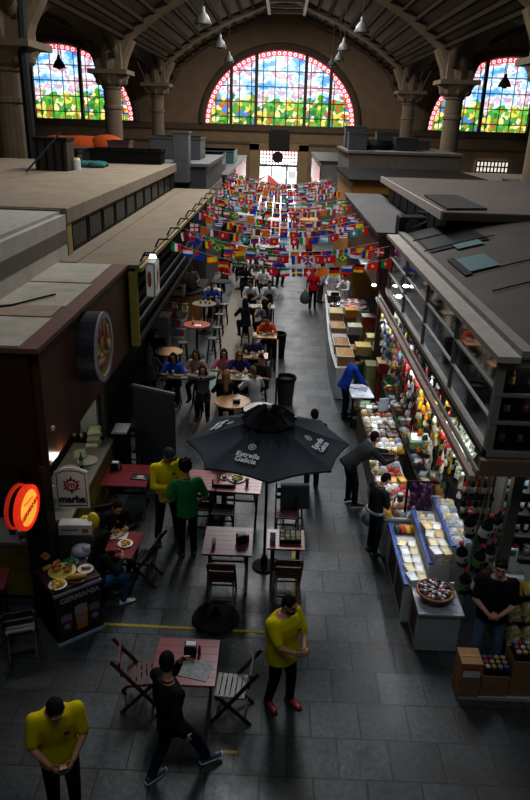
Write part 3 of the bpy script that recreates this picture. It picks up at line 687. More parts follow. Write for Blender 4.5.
b = MB(); p = Vector((-10.5, 38, 4.9)); b.ell(p+Vector((0, 0, .5)), (2.3, 1.2, .55), 14, 8); b.ell(p+Vector((1.4, -.4, .55)), (1.0, .8, .6)); b.ell(p+Vector((-1.2, -.4, .5)), (1.0, .8, .55))
tag(b.build('tarpaulin', mat((.60, .11, .015), .7, var=.3), smooth=True), 'orange tarpaulin bundled on the roof between left pillars', 'tarpaulin')
b = MB(); b.ell((-14.2, 35, 5.3), (.7, .6, .5)); tag(b.build('sack', mat((.42, .34, .04), .7), smooth=True), 'yellow sack on the low dark kiosk roof, far left', 'sack')
for i, (x, y, z, d) in enumerate(((-9, 32.2, 4.9, (1.5, 1, .7)), (-12.2, 32.4, 4.9, (1.2, 1, .9)), (-7.6, 34, 4.9, (1, 1, 1.0)))):
    crate_box(('dark box in front of the orange tarpaulin', 'dark box left of the orange tarpaulin', 'dark box right of the orange tarpaulin')[i]+' on the kiosk roof', Vector((x, y, z)), d, mat((.05+.03*i, .05, .05), .6))

# ------------------------------------------------------------------ stalls, right side
ox, oy = 4, 12
t = thing('glass_front_shop', 'long glazed upper shop with curved grey roof on the right', 'shop', (4, 12, 0))
B = lambda b, *a: B2(b, *a)
FR = mat((.24, .225, .20), .5); FRD = mat((.10, .085, .07), .5)
b = MB(); B(b, 2.78, 2.88, 8.0, 17.3, 3.02, 3.10); B(b, 2.78, 2.88, 8.0, 17.3, 4.28, 4.34); B(b, 2.78, 2.88, 8.0, 8.1, 3.02, 4.34)
for y in (10.3, 12.6, 14.9, 17.2): B(b, 2.80, 2.86, y-.015, y+.015, 3.1, 4.3)
B(b, 2.80, 2.84, 8.1, 17.3, 3.50, 3.515); B(b, 2.80, 2.84, 8.1, 17.3, 3.90, 3.915)
B(b, 2.8, 6.2, 7.98, 8.06, 3.02, 3.10); B(b, 2.8, 6.2, 7.98, 8.06, 4.26, 4.34); B(b, 2.8, 6.2, 7.99, 8.05, 3.48, 3.52); B(b, 2.8, 6.2, 7.99, 8.05, 3.86, 3.90); B(b, 4.2, 4.26, 7.98, 8.06, 3.1, 4.3)
b.build('window_frame', FR, t)
b = MB(); b.add([(2.83-ox, 8.1-oy, 3.1), (2.83-ox, 17.2-oy, 3.1), (2.83-ox, 17.2-oy, 4.28), (2.83-ox, 8.1-oy, 4.28)], [(0, 1, 2, 3)]); b.build('glazing', glass_mat((.24, .27, .27)), t)
b = MB(); b.add([(2.85-ox, 8.02-oy, 3.1), (6.2-ox, 8.02-oy, 3.1), (6.2-ox, 8.02-oy, 4.28), (2.85-ox, 8.02-oy, 4.28)], [(0, 1, 2, 3)]); b.build('glazing', glass_mat((.85, .88, .87)), t)
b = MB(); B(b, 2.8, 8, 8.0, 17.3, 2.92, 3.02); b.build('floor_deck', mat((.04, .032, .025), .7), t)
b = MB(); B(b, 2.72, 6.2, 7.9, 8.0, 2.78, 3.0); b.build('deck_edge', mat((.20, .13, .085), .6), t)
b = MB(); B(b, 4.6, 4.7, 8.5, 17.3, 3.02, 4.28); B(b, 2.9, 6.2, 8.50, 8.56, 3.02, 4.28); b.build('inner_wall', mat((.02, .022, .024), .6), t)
b = MB(); B(b, 2.6, 2.68, 7.9, 17.6, 2.70, 2.78, 0); B(b, 2.68, 2.72, 7.9, 17.6, 2.80, 2.86, 1); b.build('rail', [mat((.36, .26, .22), .45), FR], t)
b = MB(); B(b, 2.72, 3.0, 7.9, 17.5, 4.34, 4.42); B(b, 3.0, 3.16, 7.9, 17.5, 4.42, 4.50, 1); b.build('gutter', [mat((.40, .36, .32), .6), mat((.28, .26, .24), .6)], t)
def rf(u, v):
    x = 3.1+6.5*u; y = 7.9+9.4*v; return (x-ox, y-oy, 4.46+.62*math.sin(min(1, u*1.9)*PI/2))
b = MB(); b.grid(rf, 26, 30); b.build('roof', mat((.085, .071, .060), .65, scale=1.6, var=.3, spec=.2), t, smooth=True)
def roofpatch(name, m, u0, u1, v0, v1, off=.03):
    b = MB(); b.grid(lambda u, v: (Vector(rf(u0+(u1-u0)*u, v0+(v1-v0)*v))+Vector((-.01, 0, off))), 8, 8)
    return b.build(name, m, t)
roofpatch('skylight_pane', mat((.008, .009, .009), .5, spec=.2), .02, .2, .70, .97); roofpatch('skylight_pane', mat((.16, .24, .25), .3), .09, .17, .665, .72, .04); roofpatch('skylight_pane', mat((.16, .24, .25), .3), .045, .135, .46, .58)
roofpatch('skylight_pane', mat((.02, .02, .02), .35, spec=.3), .035, .055, .44, .60, .035)
for v in (.44, .3):
    b = MB(); b.path([Vector(rf(u, v+.06*u))+Vector((0, 0, .03)) for u in (.05, .1, .15, .2, .26)], .012, 5); b.build('roof_seam', BLACK, t)
for v in (.72, .86): b = MB(); b.path([Vector(rf(u, v))+Vector((0, 0, .05)) for u in (.0, .05, .1, .15, .22)], .012, 5); b.build('roof_seam', BLACK, t)
# ground floor of that shop: back wall, side, ceiling
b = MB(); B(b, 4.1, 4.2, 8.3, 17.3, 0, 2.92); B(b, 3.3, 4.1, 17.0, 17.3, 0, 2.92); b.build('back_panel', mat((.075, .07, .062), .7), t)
b = MB(); B(b, 3.36, 3.5, 8.3, 8.44, 0, 2.92); b.build('post', mat((.10, .10, .07), .6), t)
# bottles on the end shelves
BOT = {}
def bottle_proto(key, body, capc, lab, h=.30, r=.037):
    m = [mat(body, .12, var=.1), mat(lab, .6, var=.15), mat(capc, .4)]
    b = MB(); b.lathe([(0, 0), (r, 0), (r, .18*h), (r*1.015, .181*h), (r*1.015, .5*h), (r, .501*h), (r, .6*h), (r*.85, .68*h), (r*.38, .78*h), (r*.36, .88*h), (r*.42, .885*h), (r*.42, h), (0, h)], n=12, mfn=lambda i: 1 if 2 <= i <= 4 else (2 if i >= 9 else 0))
    BOT[key] = (b.mesh('bottle', m, True), h); return BOT[key]
for k, a in dict(green=((.02, .05, .02), (.5, .05, .05), (.7, .68, .6)), amber=((.22, .10, .01), (.1, .1, .1), (.75, .6, .12)), dark=((.01, .01, .012), (.45, .03, .03), (.72, .72, .70)), blue=((.02, .04, .12), (.05, .12, .5), (.55, .62, .7)), red=((.30, .03, .03), (.5, .04, .05), (.6, .5, .3)), clear=((.30, .34, .30), (.3, .3, .3), (.7, .7, .6)), yellow=((.55, .38, .03), (.2, .2, .05), (.8, .7, .2)), emerald=((.02, .14, .05), (.1, .25, .1), (.3, .5, .3))).items(): bottle_proto(k, *a)
def bottle(key, loc, label, group, sc=1.0, rot=None):
    o = bpy.data.objects.new('bottle', BOT[key][0]); C.objects.link(o); o.location = loc; o.scale = (sc,)*3
    if rot is not None: o.rotation_euler = rot
    return tag(o, label, 'bottle', group)
rows = (('amber', 'amber', 'dark', 'amber', 'green', 'clear'), ('dark', 'red', 'amber', 'dark', 'clear', 'red'), ('red', 'dark', 'yellow', 'amber', 'green', 'dark'))
for ri, z in enumerate((3.905, 3.525, 3.105)):
    for ci, key in enumerate(rows[ri]):
        bottle(key, (3.05+.24*ci, 8.22, z), '%s bottle on the %s glass shelf of the corner shop end, %s from the corner' % (key if key != 'dark' else 'black', ('top', 'middle', 'bottom')[ri], ordw(ci)), 'bottles on the glazed end shelves', 1.0)
# furniture glimpsed behind the upper glass
RED = mat((.22, .03, .025), .6)
for i, y in enumerate((9.6, 11.0, 12.6, 14.2, 15.8)):
    lb = ordw(i)+' item along the upper window from the near corner'
    if i % 2 == 0:
        t2 = thing('cafe_table', 'small dark table inside upper shop, '+ordw(i//2)+' from the near corner', 'table', (3.5, y, 3.02), 0, 'tables behind the upper glass'); b = MB(); b.lathe([(0, .70), (.36, .70), (.36, .74), (0, .74)], n=20); b.build('tabletop', mat((.12, .11, .10), .4), t2)
        b = MB(); b.lathe([(.2, 0), (.2, .02), (.035, .05), (.035, .70)], n=10); b.build('leg', BLACK, t2)
    else:
        t2 = thing('paper_lantern', 'red round lantern hung behind upper glass, '+ordw(i//2)+' from the near corner', 'lantern', (3.4, y, 3.95), 0, 'lanterns behind the upper glass'); b = MB(); b.ell((0, 0, 0), (.26, .26, .17), 16, 8); b.build('shade', RED, t2, smooth=True); b = MB(); b.tube((0, 0, .16), (0, 0, .5), .008, n=5); b.build('cord', BLACK, t2)
b = MB(); b.b2(-.25, .25, -.02, .02, 0, .75); b.b2(-.2, .2, -.03, -.02, .1, .65, 1); tag(b.build('yellow_poster', [mat((.5, .33, .03), .6), mat((.4, .2, .03), .6)], None, (4.4, 10.4, 3.1), PI/2), 'yellow panel standing inside the upper shop', 'panel')
# right slab roofs further on
t = thing('market_stall', 'stall with flat grey slab roof and dark vent, behind curved roof', 'stall', (7, 20, 0)); ox, oy = 7, 20
b = MB(); B(b, 3.72, 13, 16.0, 26.3, 4.98, 5.18); b.build('roof_slab', mat((.135, .112, .098), .75, scale=1.5, spec=.2), t, bevel=.03)
b = MB(); B(b, 3.66, 3.72, 16.0, 26.3, 5.0, 5.2); b.build('slab_edge', mat((.36, .31, .28), .7), t)
b = MB(); B(b, 4.0, 13, 16.4, 26, 0, 4.98); b.build('core', BLACK, t)
for i in range(7): b = MB(); B(b, 3.95, 4.0, 16.6+i*1.35, 17.8+i*1.35, 4.42, 4.95); b.build('clerestory_panel', DKG, t)
p = [at(x, y, 5.19) for x, y in ((424, 196), (456, 196), (487, 210), (447, 210))]
b = MB(); b.prism([q-Vector((ox, oy, 0)) for q in p], (0, 0, .04)); b.build('roof_vent', mat((.03, .028, .026), .6), t)
b = MB(); B(b, 2.55, 4.0, 18.0, 28.4, 4.30, 4.38); b.build('lower_roof', mat((.13, .125, .12), .75, scale=2, spec=.2), t)
b = MB(); B(b, 2.62, 2.72, 18.0, 28.4, 2.9, 4.3); b.build('fascia', mat((.12, .05, .03), .5), t)
b = MB(); B(b, 2.75, 4.0, 18, 18.15, 0, 4.3); b.build('end_panel', mat((.11, .04, .025), .6), t)
# dark motor unit sitting on the lower roof corner
t = thing('condenser_unit', 'black condenser unit on the roof corner above the glass shop', 'condenser', (3.35, 17.75, 4.36)); b = MB(); b.b2(-.35, .35, -.3, .3, 0, .5); b.build('body', BLACK, t, bevel=.04); b = MB(); b.path([(.0, -.32, .25), (.3, -.34, .4), (.36, -.3, .6), (.1, -.2, .62)], .035, 6); b.lathe([(.2, 0), (.2, .04), (0, .04)], (0, -.3, .25), 14, rot=Matrix.Rotation(PI/2, 3, 'X')); b.build('fan_grille', mat((.06, .06, .06), .5), t)
# ochre stall with an arch emblem, beyond
t = thing('market_stall', 'ochre stall with dark arch on its end, right of the aisle', 'stall', (5, 33, 0)); ox, oy = 5, 33
b = MB(); B(b, 2.95, 9, 29.3, 37, 0, 4.75); b.build('body', mat((.42, .20, .03), .7), t)
b = MB(); B(b, 2.8, 9, 29.1, 37, 4.75, 4.85); b.build('roof', mat((.018, .016, .014), .8, spec=.1), t)
b = MB()
cx = 4.1-ox
for k in range(14):
    a0, a1 = PI*k/14, PI*(k+1)/14
    b.add([(cx+r*math.cos(a), 29.27-oy, 3.6+r*.75*math.sin(a)) for a in (a0, a1) for r in (.72, .95)], [(0, 1, 3, 2)], 0); b.add([(cx, 29.28-oy, 3.6)]+[(cx+.72*math.cos(a), 29.28-oy, 3.6+.54*math.sin(a)) for a in (a0, a1)], [(0, 1, 2)], 1)
b.build('arch_emblem', [mat((.03, .02, .02), .5), mat((.45, .42, .40), .5)], t)
kiosk('market_stall', 'pale concrete kiosk box on the right behind ochre stall', 3.6, 9.5, 38.5, 46, 5.6, mat((.13, .108, .09), .8), mat((.16, .135, .11), .8))
kiosk('market_stall', 'red trimmed kiosk nearest the gate on the right', 2.6, 6, 47.5, 61, 4.6, mat((.16, .15, .145), .6), mat((.03, .03, .03), .6), (-1, 2.6, 4.2, mat((.40, .07, .05), .5)))
kiosk('market_stall', 'low kiosk with pale roof beyond right pillar', 11.9, 20, 47, 60, 3.4, mat((.12, .10, .09), .7), mat((.38, .33, .28), .7))
kiosk('market_stall', 'dark roofed kiosk at far right before bright opening', 14, 24, 32, 45, 4.0, mat((.04, .04, .04), .7), mat((.05, .05, .05), .6))
# fan junk on the pale kiosk
t = thing('roof_fan', 'black fan lying on the pale kiosk roof with tubing', 'fan', (5.3, 41.5, 5.6)); b = MB(); b.lathe([(.95, 0), (1.0, .25), (.9, .5), (.75, .5), (.7, .1), (0, .1)], n=20); b.build('housing', BLACK, t)
b = MB()
for k in range(6): b.box((.38*math.cos(k*PI/3), .38*math.sin(k*PI/3), .35), (.6, .2, .03), k*PI/3)
b.build('blades', DKG, t)
for i, (x, y, d, c) in enumerate(((4.1, 40, (1.0, 1.2, .9), (.05, .05, .055)), (6.9, 41, (1.2, 1.2, .7), (.02, .02, .02)), (4.3, 43.5, (1.2, 1.2, 1.2), (.05, .05, .05)), (7.9, 43, (1.4, 1.2, .5), (.04, .04, .04)), (6.2, 43.8, (1.2, 1, .9), (.03, .03, .03)))):
    crate_box(('grey box at front left corner of the pale kiosk roof', 'black box right of the roof fan', 'dark tall box behind the grey rooftop box', 'flat dark box at right end of the pale kiosk roof', 'dark box directly behind the roof fan')[i], Vector((x, y, 5.6)), d, mat(c, .6))
# ------------------------------------------------------------------ people
BLK = (.012, .012, .014); NAVY = (.02, .03, .07); YELLOW = (.64, .54, .003); JEAN = (.10, .19, .32)
HB = (.012, .009, .008); HBR = (.06, .03, .015); HGR = (.25, .24, .22); HBL = (.30, .18, .07)
SEATF = ((-.1, .40, 0), (.1, .40, 0)); STF = ((-.12, .30, .28), (.12, .30, .28))
TABH = ((-.16, .36, .80), (.16, .36, .80)); BARH = ((-.16, .36, 1.12), (.16, .36, 1.12))
def pos(px, py, z=0): p = at(px, py, z); return Vector((p.x, p.y, 0))
def phone(root, k, side=1, col=(.7, .68, .66), d=(.0, .09, .03)):
    b = MB(); w = (k['wr'][0]+k['wr'][1])/2 if side == 0 else k['wr'][side]
    b.box(w+Vector(d), (.085, .15, .012), 0, 0, Euler((R(35), 0, 0)).to_matrix())
    return b, w
def hold_phone(label, col):
    def f(root, k):
        b = MB(); w = (k['wr'][0]+k['wr'][1])/2+Vector((0, .085, .035))
        Rz = Matrix.Rotation(root.rotation_euler.z, 3, 'Z'); s = root.scale.x
        b.box((0, 0, 0), (.08, .155, .011), 0, 0, Rz @ Euler((R(30), 0, 0)).to_matrix()); b.box(Rz @ Vector((0, -.003, .0063)), (.07, .135, .003), 0, 1, Rz @ Euler((R(30), 0, 0)).to_matrix())
        o = b.build('phone', [mat((.02, .02, .02), .3), mat(col, .3)], None, Vector(root.location)+Rz @ (w*s)); tag(o, label, 'phone')
    return f
def badge(root, k):
    b = MB(); c = k['sp'](.36)+k['ax'](.36) @ Vector((-.075, .155*(k['bx']*1.25-.25), 0)); b.box(c, (.05, .012, .035)); b.build('badge', mat((.10, .02, .05), .6), root)
def both(*fs):
    def f(root, k):
        for g in fs: g(root, k)
    return f
# --- foreground and middle ground, standing
p = pos(52, 692, 1.74)
person('man in yellow polo shirt reading his phone at lower left corner', p, R(205), 1.88, lean=6, hands=((-.10, .30, 1.06), (.10, .30, 1.06)), look=(0, -36), skin='tan', hair=(HB, 'short'), shirt=YELLOW, pants=BLK, vox=.0085, build=1.1, extra=both(badge, hold_phone('phone held by the yellow shirted man at lower left', (.8, .45, .4))))
p = pos(168, 778)
person('man in black sweater striding past the red table, hand at chin', p, R(-52), 1.80, pel=(0, .05, .91), lean=-2, twist=8, feet=((-.08, -.16, .0), (.10, .46, .02)), toes=(8, -6), hands=((-.13, .26, 1.42), (.29, .06, .86)), ehint=((-.5, .2, -1), (.3, -1, -.2)), hdir=((.3, .35, .8), None), look=(48, -14), hair=(HB, 'short'), shirt=BLK, sleeve='long', pants=(.012, .018, .035), shoes=(.04, .08, .15), sole=(.75, .75, .75), vox=.0085)
p = (pos(277, 711)+pos(292, 698))/2+Vector((-.06, 0, 0))
person('bearded man in untucked yellow shirt with clasped hands, red shoes', p, R(222), 1.76, lean=-1, feet=((-.12, .05, 0), (.12, -.10, 0)), hands=((-.03, .34, 1.12), (.05, .36, 1.10)), hdir=((.9, .4, 0), (-.9, .4, .1)), ehint=((-.8, -.3, -.6), (.8, -.3, -.6)), curl=1.0, look=(14, -16), hair=(HB, 'short'), shirt=YELLOW, pants=BLK, shoes=(.30, .012, .015), vox=.0085, build=1.34,
       extra=both(badge, lambda root, k: (lambda b: (b.ell(k['HC']+k['hd'] @ Vector((0, .04, -.075)), (.058, .062, .048), 12, 8, 0, k['hd']), b.build('beard', mat(HB, .8), root, smooth=True)))(MB())))
p = pos(168, 541)
person('waiter in yellow sweatshirt and dark cap writing on a pad', p, R(207), 1.93, lean=3, feet=((-.15, .06, 0), (.15, -.06, 0)), hands=((-.07, .32, 1.18), (.09, .32, 1.18)), look=(10, -24), skin='brown', hair=(HB, 'short'), shirt=YELLOW, sleeve='long', pants=BLK, vox=.0095, extra=both(cap_hat, badge, hold_phone('small white order pad held by waiter in yellow sweatshirt', (.85, .85, .8))))
p = pos(188, 555)
person('man in bright green shirt seen from behind facing the waiter', p, R(18), 1.80, lean=2, hands=((-.22, .22, 1.02), (.24, .12, .95)), look=(8, -14), skin='tan', hair=(HB, 'curly'), shirt=(.012, .20, .055), pants=BLK, vox=.0095)
p = Vector((3.08, 7.52, 0))
person('young man in black shirt and blue jeans standing by wine stall', p, R(166), 1.80, lean=1, feet=((-.16, .0, 0), (.16, .06, 0)), hands=((-.05, .27, 1.03), (.07, .27, 1.03)), hdir=((.85, .5, 0), (-.85, .5, 0)), curl=.9, ehint=((-.9, -.4, -.3), (.9, -.4, -.3)), look=(-4, -8), skin='light', hair=(HB, 'fringe'), shirt=BLK, pants=JEAN, vox=.0085, build=1.15)
p = pos(371, 552)
person('boy in dark shirt with grey jacket at waist checking his phone', p, R(-62), 1.58, lean=6, feet=((-.10, .02, 0), (.12, -.02, 0)), hands=((-.06, .30, 1.12), (.10, .30, 1.12)), look=(-4, -32), skin='tan', hair=(HB, 'short'), shirt=(.018, .022, .022), pants=(.015, .015, .018), shoes=(.03, .14, .16), vox=.0095,
       extra=both(lambda root, k: (lambda b: (b.path([k['sp'](.0)+k['ax'](0) @ Vector((.19*math.cos(t), .15*math.sin(t), .0)) for t in [2*PI*i/16 for i in range(17)]], .035, 8), b.box(k['sp'](-.16)+Vector((-.17, .02, 0)), (.06, .22, .3)), b.box(k['sp'](-.14)+Vector((-.05, -.16, 0)), (.2, .05, .28)), b.build('jacket', mat((.26, .29, .31), .8), root, smooth=True)))(MB()), hold_phone('dark phone held by the boy in dark shirt', (.2, .22, .25))))
p = pos(350, 505)
person('man in dark grey jacket bending over the packets on the stall', p, R(-72), 1.80, pel=(0, -.06, .96), lean=58, feet=((-.12, .0, 0), (.12, .04, 0)), hands=((-.16, .78, .98), (.18, .74, .98)), ehint=((-.6, -.2, -.8), (.6, -.2, -.8)), look=(0, 18), hair=(HB, 'short'), shirt=(.035, .037, .042), sleeve='long', pants=BLK, vox=.011)
p = pos(344, 417)
person('vendor in royal blue shirt leaning over papers on the small table', p, R(-78), 1.76, lean=26, pel=(0, -.04, .95), feet=((-.12, .03, 0), (.12, -.03, 0)), hands=((-.12, .50, .93), (.14, .46, .93)), look=(0, -24), skin='brown', hair=(HB, 'short'), shirt=(.008, .05, .30), sleeve='long', pants=(.012, .016, .035), vox=.012)
p = pos(312, 309)
red_lady = person('woman in red blouse walking away carrying a grey bag', p, R(-6), 1.66, lean=2, feet=((-.1, -.06, 0), (.1, .1, 0)), hands=((-.28, .02, .86), (.24, .06, .9)), look=(0, -5), fem=True, hair=(HBR, 'short'), shirt=(.42, .012, .02), pants=BLK, vox=.014, build=1.1)
t = thing('shopping_bag', 'bulging grey shopping bag carried by the woman in red', 'bag', p+Vector((-.30, .02, .22))); b = MB()
b.loft([((0, 0, z), (a, 0, 0), (0, c, 0)) for z, a, c in ((0, .12, .08), (.06, .19, .13), (.25, .21, .14), (.42, .15, .08), (.5, .07, .03), (.55, .045, .025))], 14); b.build('body', mat((.11, .115, .125), .6), t, smooth=True); b = MB(); b.path([(-.04, 0, .52), (-.03, 0, .6), (.03, 0, .6), (.04, 0, .52)], .012, 6); b.build('handle', mat((.1, .1, .11), .6), t)
p = pos(311, 488)
person('person in black behind the dark parasol with only head showing', p, R(10), 1.74, lean=3, hair=(HB, 'short'), shirt=BLK, sleeve='long', pants=BLK, vox=.014, look=(0, -10))
# --- seated by the menu board
p = pos(113, 500, 1.23)
person('woman in black top eating at the small red table, facing out', p+Vector((-.02, .12, 0)), R(208), 1.70, pel=(0, 0, .55), lean=14, feet=SEATF, hands=((-.12, .38, .82), (.16, .36, .82)), look=(0, -26), fem=True, hair=(HB, 'tail'), shirt=(.014, .012, .014), sleeve='long', pants=BLK, vox=.0095,
       extra=lambda root, k: (lambda b: (b.ell(k['sp'](.37)+k['ax'](.37) @ Vector((.0, .13, 0)), (.03, .012, .03)), b.build('shirt_print', mat((.5, .03, .04), .6), root)))(MB()))
p = pos(94, 540, 1.23)
person('woman with long black hair and blue jeans seated with back turned', p, R(-48), 1.72, pel=(0, 0, .55), lean=10, feet=((-.14, .40, 0), (.16, .34, 0)), hands=((-.10, .38, .82), (.14, .36, .82)), look=(10, -18), fem=True, hair=(HB, 'long'), shirt=BLK, sleeve='long', pants=(.03, .075, .17), shoes=(.7, .7, .7), vox=.0105)
# --- group at the high tables
def sit(label, px, py, rz, z=1.53, hands=BARH, lean=6, look=(0, -8), extra=None, **kw):
    p = pos(px, py, z); stool = z > 1.4
    return person(label, p, R(rz), 1.70, pel=(0, -.0, .85 if stool else .55), lean=lean, feet=STF if stool else SEATF, hands=hands, look=look, vox=kw.pop('vox', .014), extra=extra, **kw)
sit('man with sunglasses in black jacket sitting by the pale cabinet', 156, 330, 190, 1.23, ((-.14, .36, .80), (.05, .22, 1.12)), lean=8, hair=(HB, 'short'), shirt=BLK, sleeve='long', pants=BLK, extra=sunglasses, hdir=(None, (0, -.2, 1)))
sit('grey haired woman in grey coat seen from behind at left table', 149, 350, 10, 1.23, TABH, fem=True, hair=(HGR, 'long'), shirt=(.10, .09, .085), sleeve='long', pants=BLK)
sit('woman in bright blue top with long dark hair at high table', 174, 354, 176, fem=True, hair=(HB, 'long'), shirt=(.02, .10, .48), pants=BLK)
sit('long haired woman in beige top next to the woman in blue', 197, 351, 170, fem=True, hair=(HBR, 'long'), shirt=(.42, .28, .22), sleeve='long', pants=BLK)
sit('woman in grey top raising a camera phone toward the viewer', 203, 366, 182, hands=((-.04, .34, 1.38), (.06, .34, 1.38)), fem=True, hair=(HBR, 'long'), shirt=(.20, .19, .18), sleeve='long', pants=BLK, skin='light', extra=hold_phone('dark phone held up by the woman in grey top', (.05, .05, .05)))
sit('smiling woman in pink shirt at the high table', 224, 350, 182, fem=True, hair=(HBR, 'long'), shirt=(.62, .20, .27), pants=BLK, skin='light')
sit('blonde woman with sunglasses and navy top at the high table', 239, 351, 190, fem=True, hair=(HBL, 'long'), shirt=(.035, .03, .16), pants=BLK, extra=sunglasses, skin='light')
sit('person in black with fair hair seen from behind at high table', 226, 374, 4, fem=True, hair=(HBL, 'long'), shirt=BLK, sleeve='long', pants=BLK)
sit('woman in white blouse with ponytail seen from behind', 255, 370, 28, fem=True, hair=((.18, .13, .09), 'tail'), shirt=(.58, .56, .57), sleeve='long', pants=BLK)
sit('man in dark shirt at right end of the high table', 263, 356, 150, hair=(HB, 'short'), shirt=(.035, .03, .025), pants=BLK)
sit('grey haired man in navy sweater bent over the narrow wooden table', 252, 334, 200, lean=14, hair=(HGR, 'short'), shirt=(.03, .05, .10), sleeve='long', pants=BLK, look=(0, -30), skin='light')
sit('woman in orange red shirt at the narrow wooden table', 268, 316, 170, fem=True, hair=(HB, 'tail'), shirt=(.55, .09, .03), pants=BLK, look=(0, -22))
sit('woman in long dark coat seated near the trestle rail', 246, 301, 20, fem=True, hair=(HB, 'long'), shirt=(.018, .022, .03), sleeve='long', pants=BLK)
sit('woman in grey tee with dark hair seated facing the dark coat', 266, 302, 40, fem=True, hair=(HB, 'long'), shirt=(.16, .16, .17), pants=BLK)
for i, (px, lb) in enumerate(((252, 'waiter in white shirt and dark apron bending over tables, left of pair'), (269, 'waiter in white shirt and dark apron, right of the pair'))):
    person(lb, pos(px, 281, 1.6), R(170+20*i), 1.70, lean=14, hands=((-.18, .42, 1.08), (.18, .42, 1.08)), look=(0, -20), hair=(HB, 'short'), shirt=(.5, .52, .55), pants=BLK, vox=.016, extra=lambda r, k: apron(r, k))
sit('man in blue shirt leaning at the furthest high round table', 211, 283, 200, lean=12, hair=(HB, 'short'), shirt=(.03, .07, .28), sleeve='long', pants=BLK, skin='brown')
person('barman in pale shirt behind the curved wooden bar', Vector((-3.4, 26.5, 0)), R(200), 1.70, lean=6, hands=((-.18, .35, 1.1), (.18, .35, 1.1)), hair=(HGR, 'short'), shirt=(.40, .38, .36), pants=BLK, vox=.018)
person('person in beige jacket hidden under the parasol at left table', Vector((-.95, 11.85, 0)), R(176), 1.66, pel=(0, 0, .55), lean=14, feet=SEATF, hands=TABH, look=(0, -20), hair=(HB, 'short'), shirt=(.40, .30, .20), pants=BLK, vox=.014)
# vendors behind and beside the nut counter
person('vendor in white coat and straw hat behind the nut counter', Vector((2.28, 26.9, 0)), R(160), 1.70, lean=8, hands=((-.2, .38, 1.08), (.2, .38, 1.08)), hair=((.40, .28, .12), 'short'), shirt=(.68, .69, .70), sleeve='long', pants=(.5, .5, .5), vox=.016, extra=lambda r, k: cap_hat(r, k, (.45, .32, .12)))
person('dark haired vendor in white coat leaning over the nut counter', Vector((2.75, 26.0, 0)), R(120), 1.68, lean=18, hands=((-.2, .45, 1.12), (.2, .45, 1.12)), hair=(HB, 'short'), shirt=(.68, .69, .70), sleeve='long', pants=(.5, .5, .5), vox=.016)
person('helper in white coat standing at aisle end of the nut counter', Vector((1.78, 27.9, 0)), R(-60), 1.68, lean=4, hair=(HB, 'short'), shirt=(.62, .63, .65), sleeve='long', pants=(.05, .05, .06), vox=.016)
# --- crowd under the flags: people at tables, seen between the flags
cr = random.Random(5)
CW = [('red', (.38, .03, .03)), ('white', (.55, .55, .55)), ('black', BLK), ('blue', (.03, .07, .3)), ('green', (.03, .18, .06)), ('grey', (.16, .16, .17)), ('orange', (.5, .15, .02)), ('navy', NAVY), ('purple', (.12, .03, .16)), ('pink', (.5, .2, .25))]
crowd = []
for i, (x, y, rz, c) in enumerate(((-.55, 27.3, 170, 1), (-1.35, 27.6, 190, 2), (-2.2, 28.2, 160, 0), (-.9, 28.9, 10, 5), (.0, 29.6, 200, 3), (-1.7, 30.6, 180, 4), (-.5, 31.4, 175, 7), (-2.3, 32.2, 200, 6), (.1, 33.2, 185, 8), (-1.2, 33.9, 10, 1), (-.3, 36, 180, 9), (-1.7, 37, 170, 2), (.9, 39, 190, 0), (-.8, 41, 180, 3))):
    n, col = CW[c]
    person('person in %s top seated under the flags, %s row from the camera' % (n, ordw(i)), Vector((x, y, 0)), R(rz), 1.7, pel=(0, 0, .85), lean=6, feet=STF, hands=BARH, hair=(HB if i % 3 else HBR, 'long' if i % 2 else 'short'), fem=bool(i % 2), shirt=col, pants=BLK, vox=.022, group='people seated under the flags')
for i, (x, y, c) in enumerate(((.25, 45, 2), (1.3, 47, 5), (.55, 52, 2), (1.6, 36, 0), (-1.1, 49, 7))):
    person('standing %s dressed person in the aisle toward the gate, %s from the camera' % (CW[c][0], ordw(i)), Vector((x, y, 0)), R(cr.choice((0, 180, 90))), 1.7, hair=(HB, 'short'), shirt=CW[c][1], pants=BLK, vox=.024, group='people standing toward the gate')
# ------------------------------------------------------------------ tables, chairs, parasol
WOODR = mat((.075, .020, .014), .4, var=.4, scale=12); REDTOP = mat((.24, .035, .045), .3, var=.25, scale=5); BRTOP = mat((.15, .045, .040), .35, var=.3, scale=6); PKSHEEN = mat((.38, .16, .15), .3, var=.15)  # pinkish top paints a reflection into the reddish wood colour
DKW = mat((.022, .014, .012), .5, var=.3, scale=10); SLATW = mat((.42, .42, .40), .5, var=.15)
def folding_table(label, x, y, rz, top, w=.78, d=.78):
    t = thing('folding_table', label, 'table', (x, y, 0), rz, 'square folding tables in the aisle')
    b = MB(); b.b2(-w/2, w/2, -d/2, d/2, .725, .75); b.b2(-w/2+.04, w/2-.04, -d/2+.04, d/2-.04, .69, .725, 1)
    for k in range(1, 6): b.b2(-w/2+.01, w/2-.01, -d/2+d*k/6-.003, -d/2+d*k/6+.003, .750, .7508, 1)
    b.build('tabletop', [top, DKW], t)
    for sx in (-1, 1):
        for sy in (-1, 1):
            b = MB(); b.bar((sx*(w/2-.08-.03*(sy > 0)), -sy*(d/2-.08), .70), (sx*(w/2-.08-.03*(sy > 0)), sy*(d/2-.06), .0), .035, .05); b.build('leg', DKW, t)
    b = MB(); b.bar((-w/2+.08, 0, .36), (w/2-.08, 0, .36), .035, .035); b.build('stretcher', DKW, t)
    return t
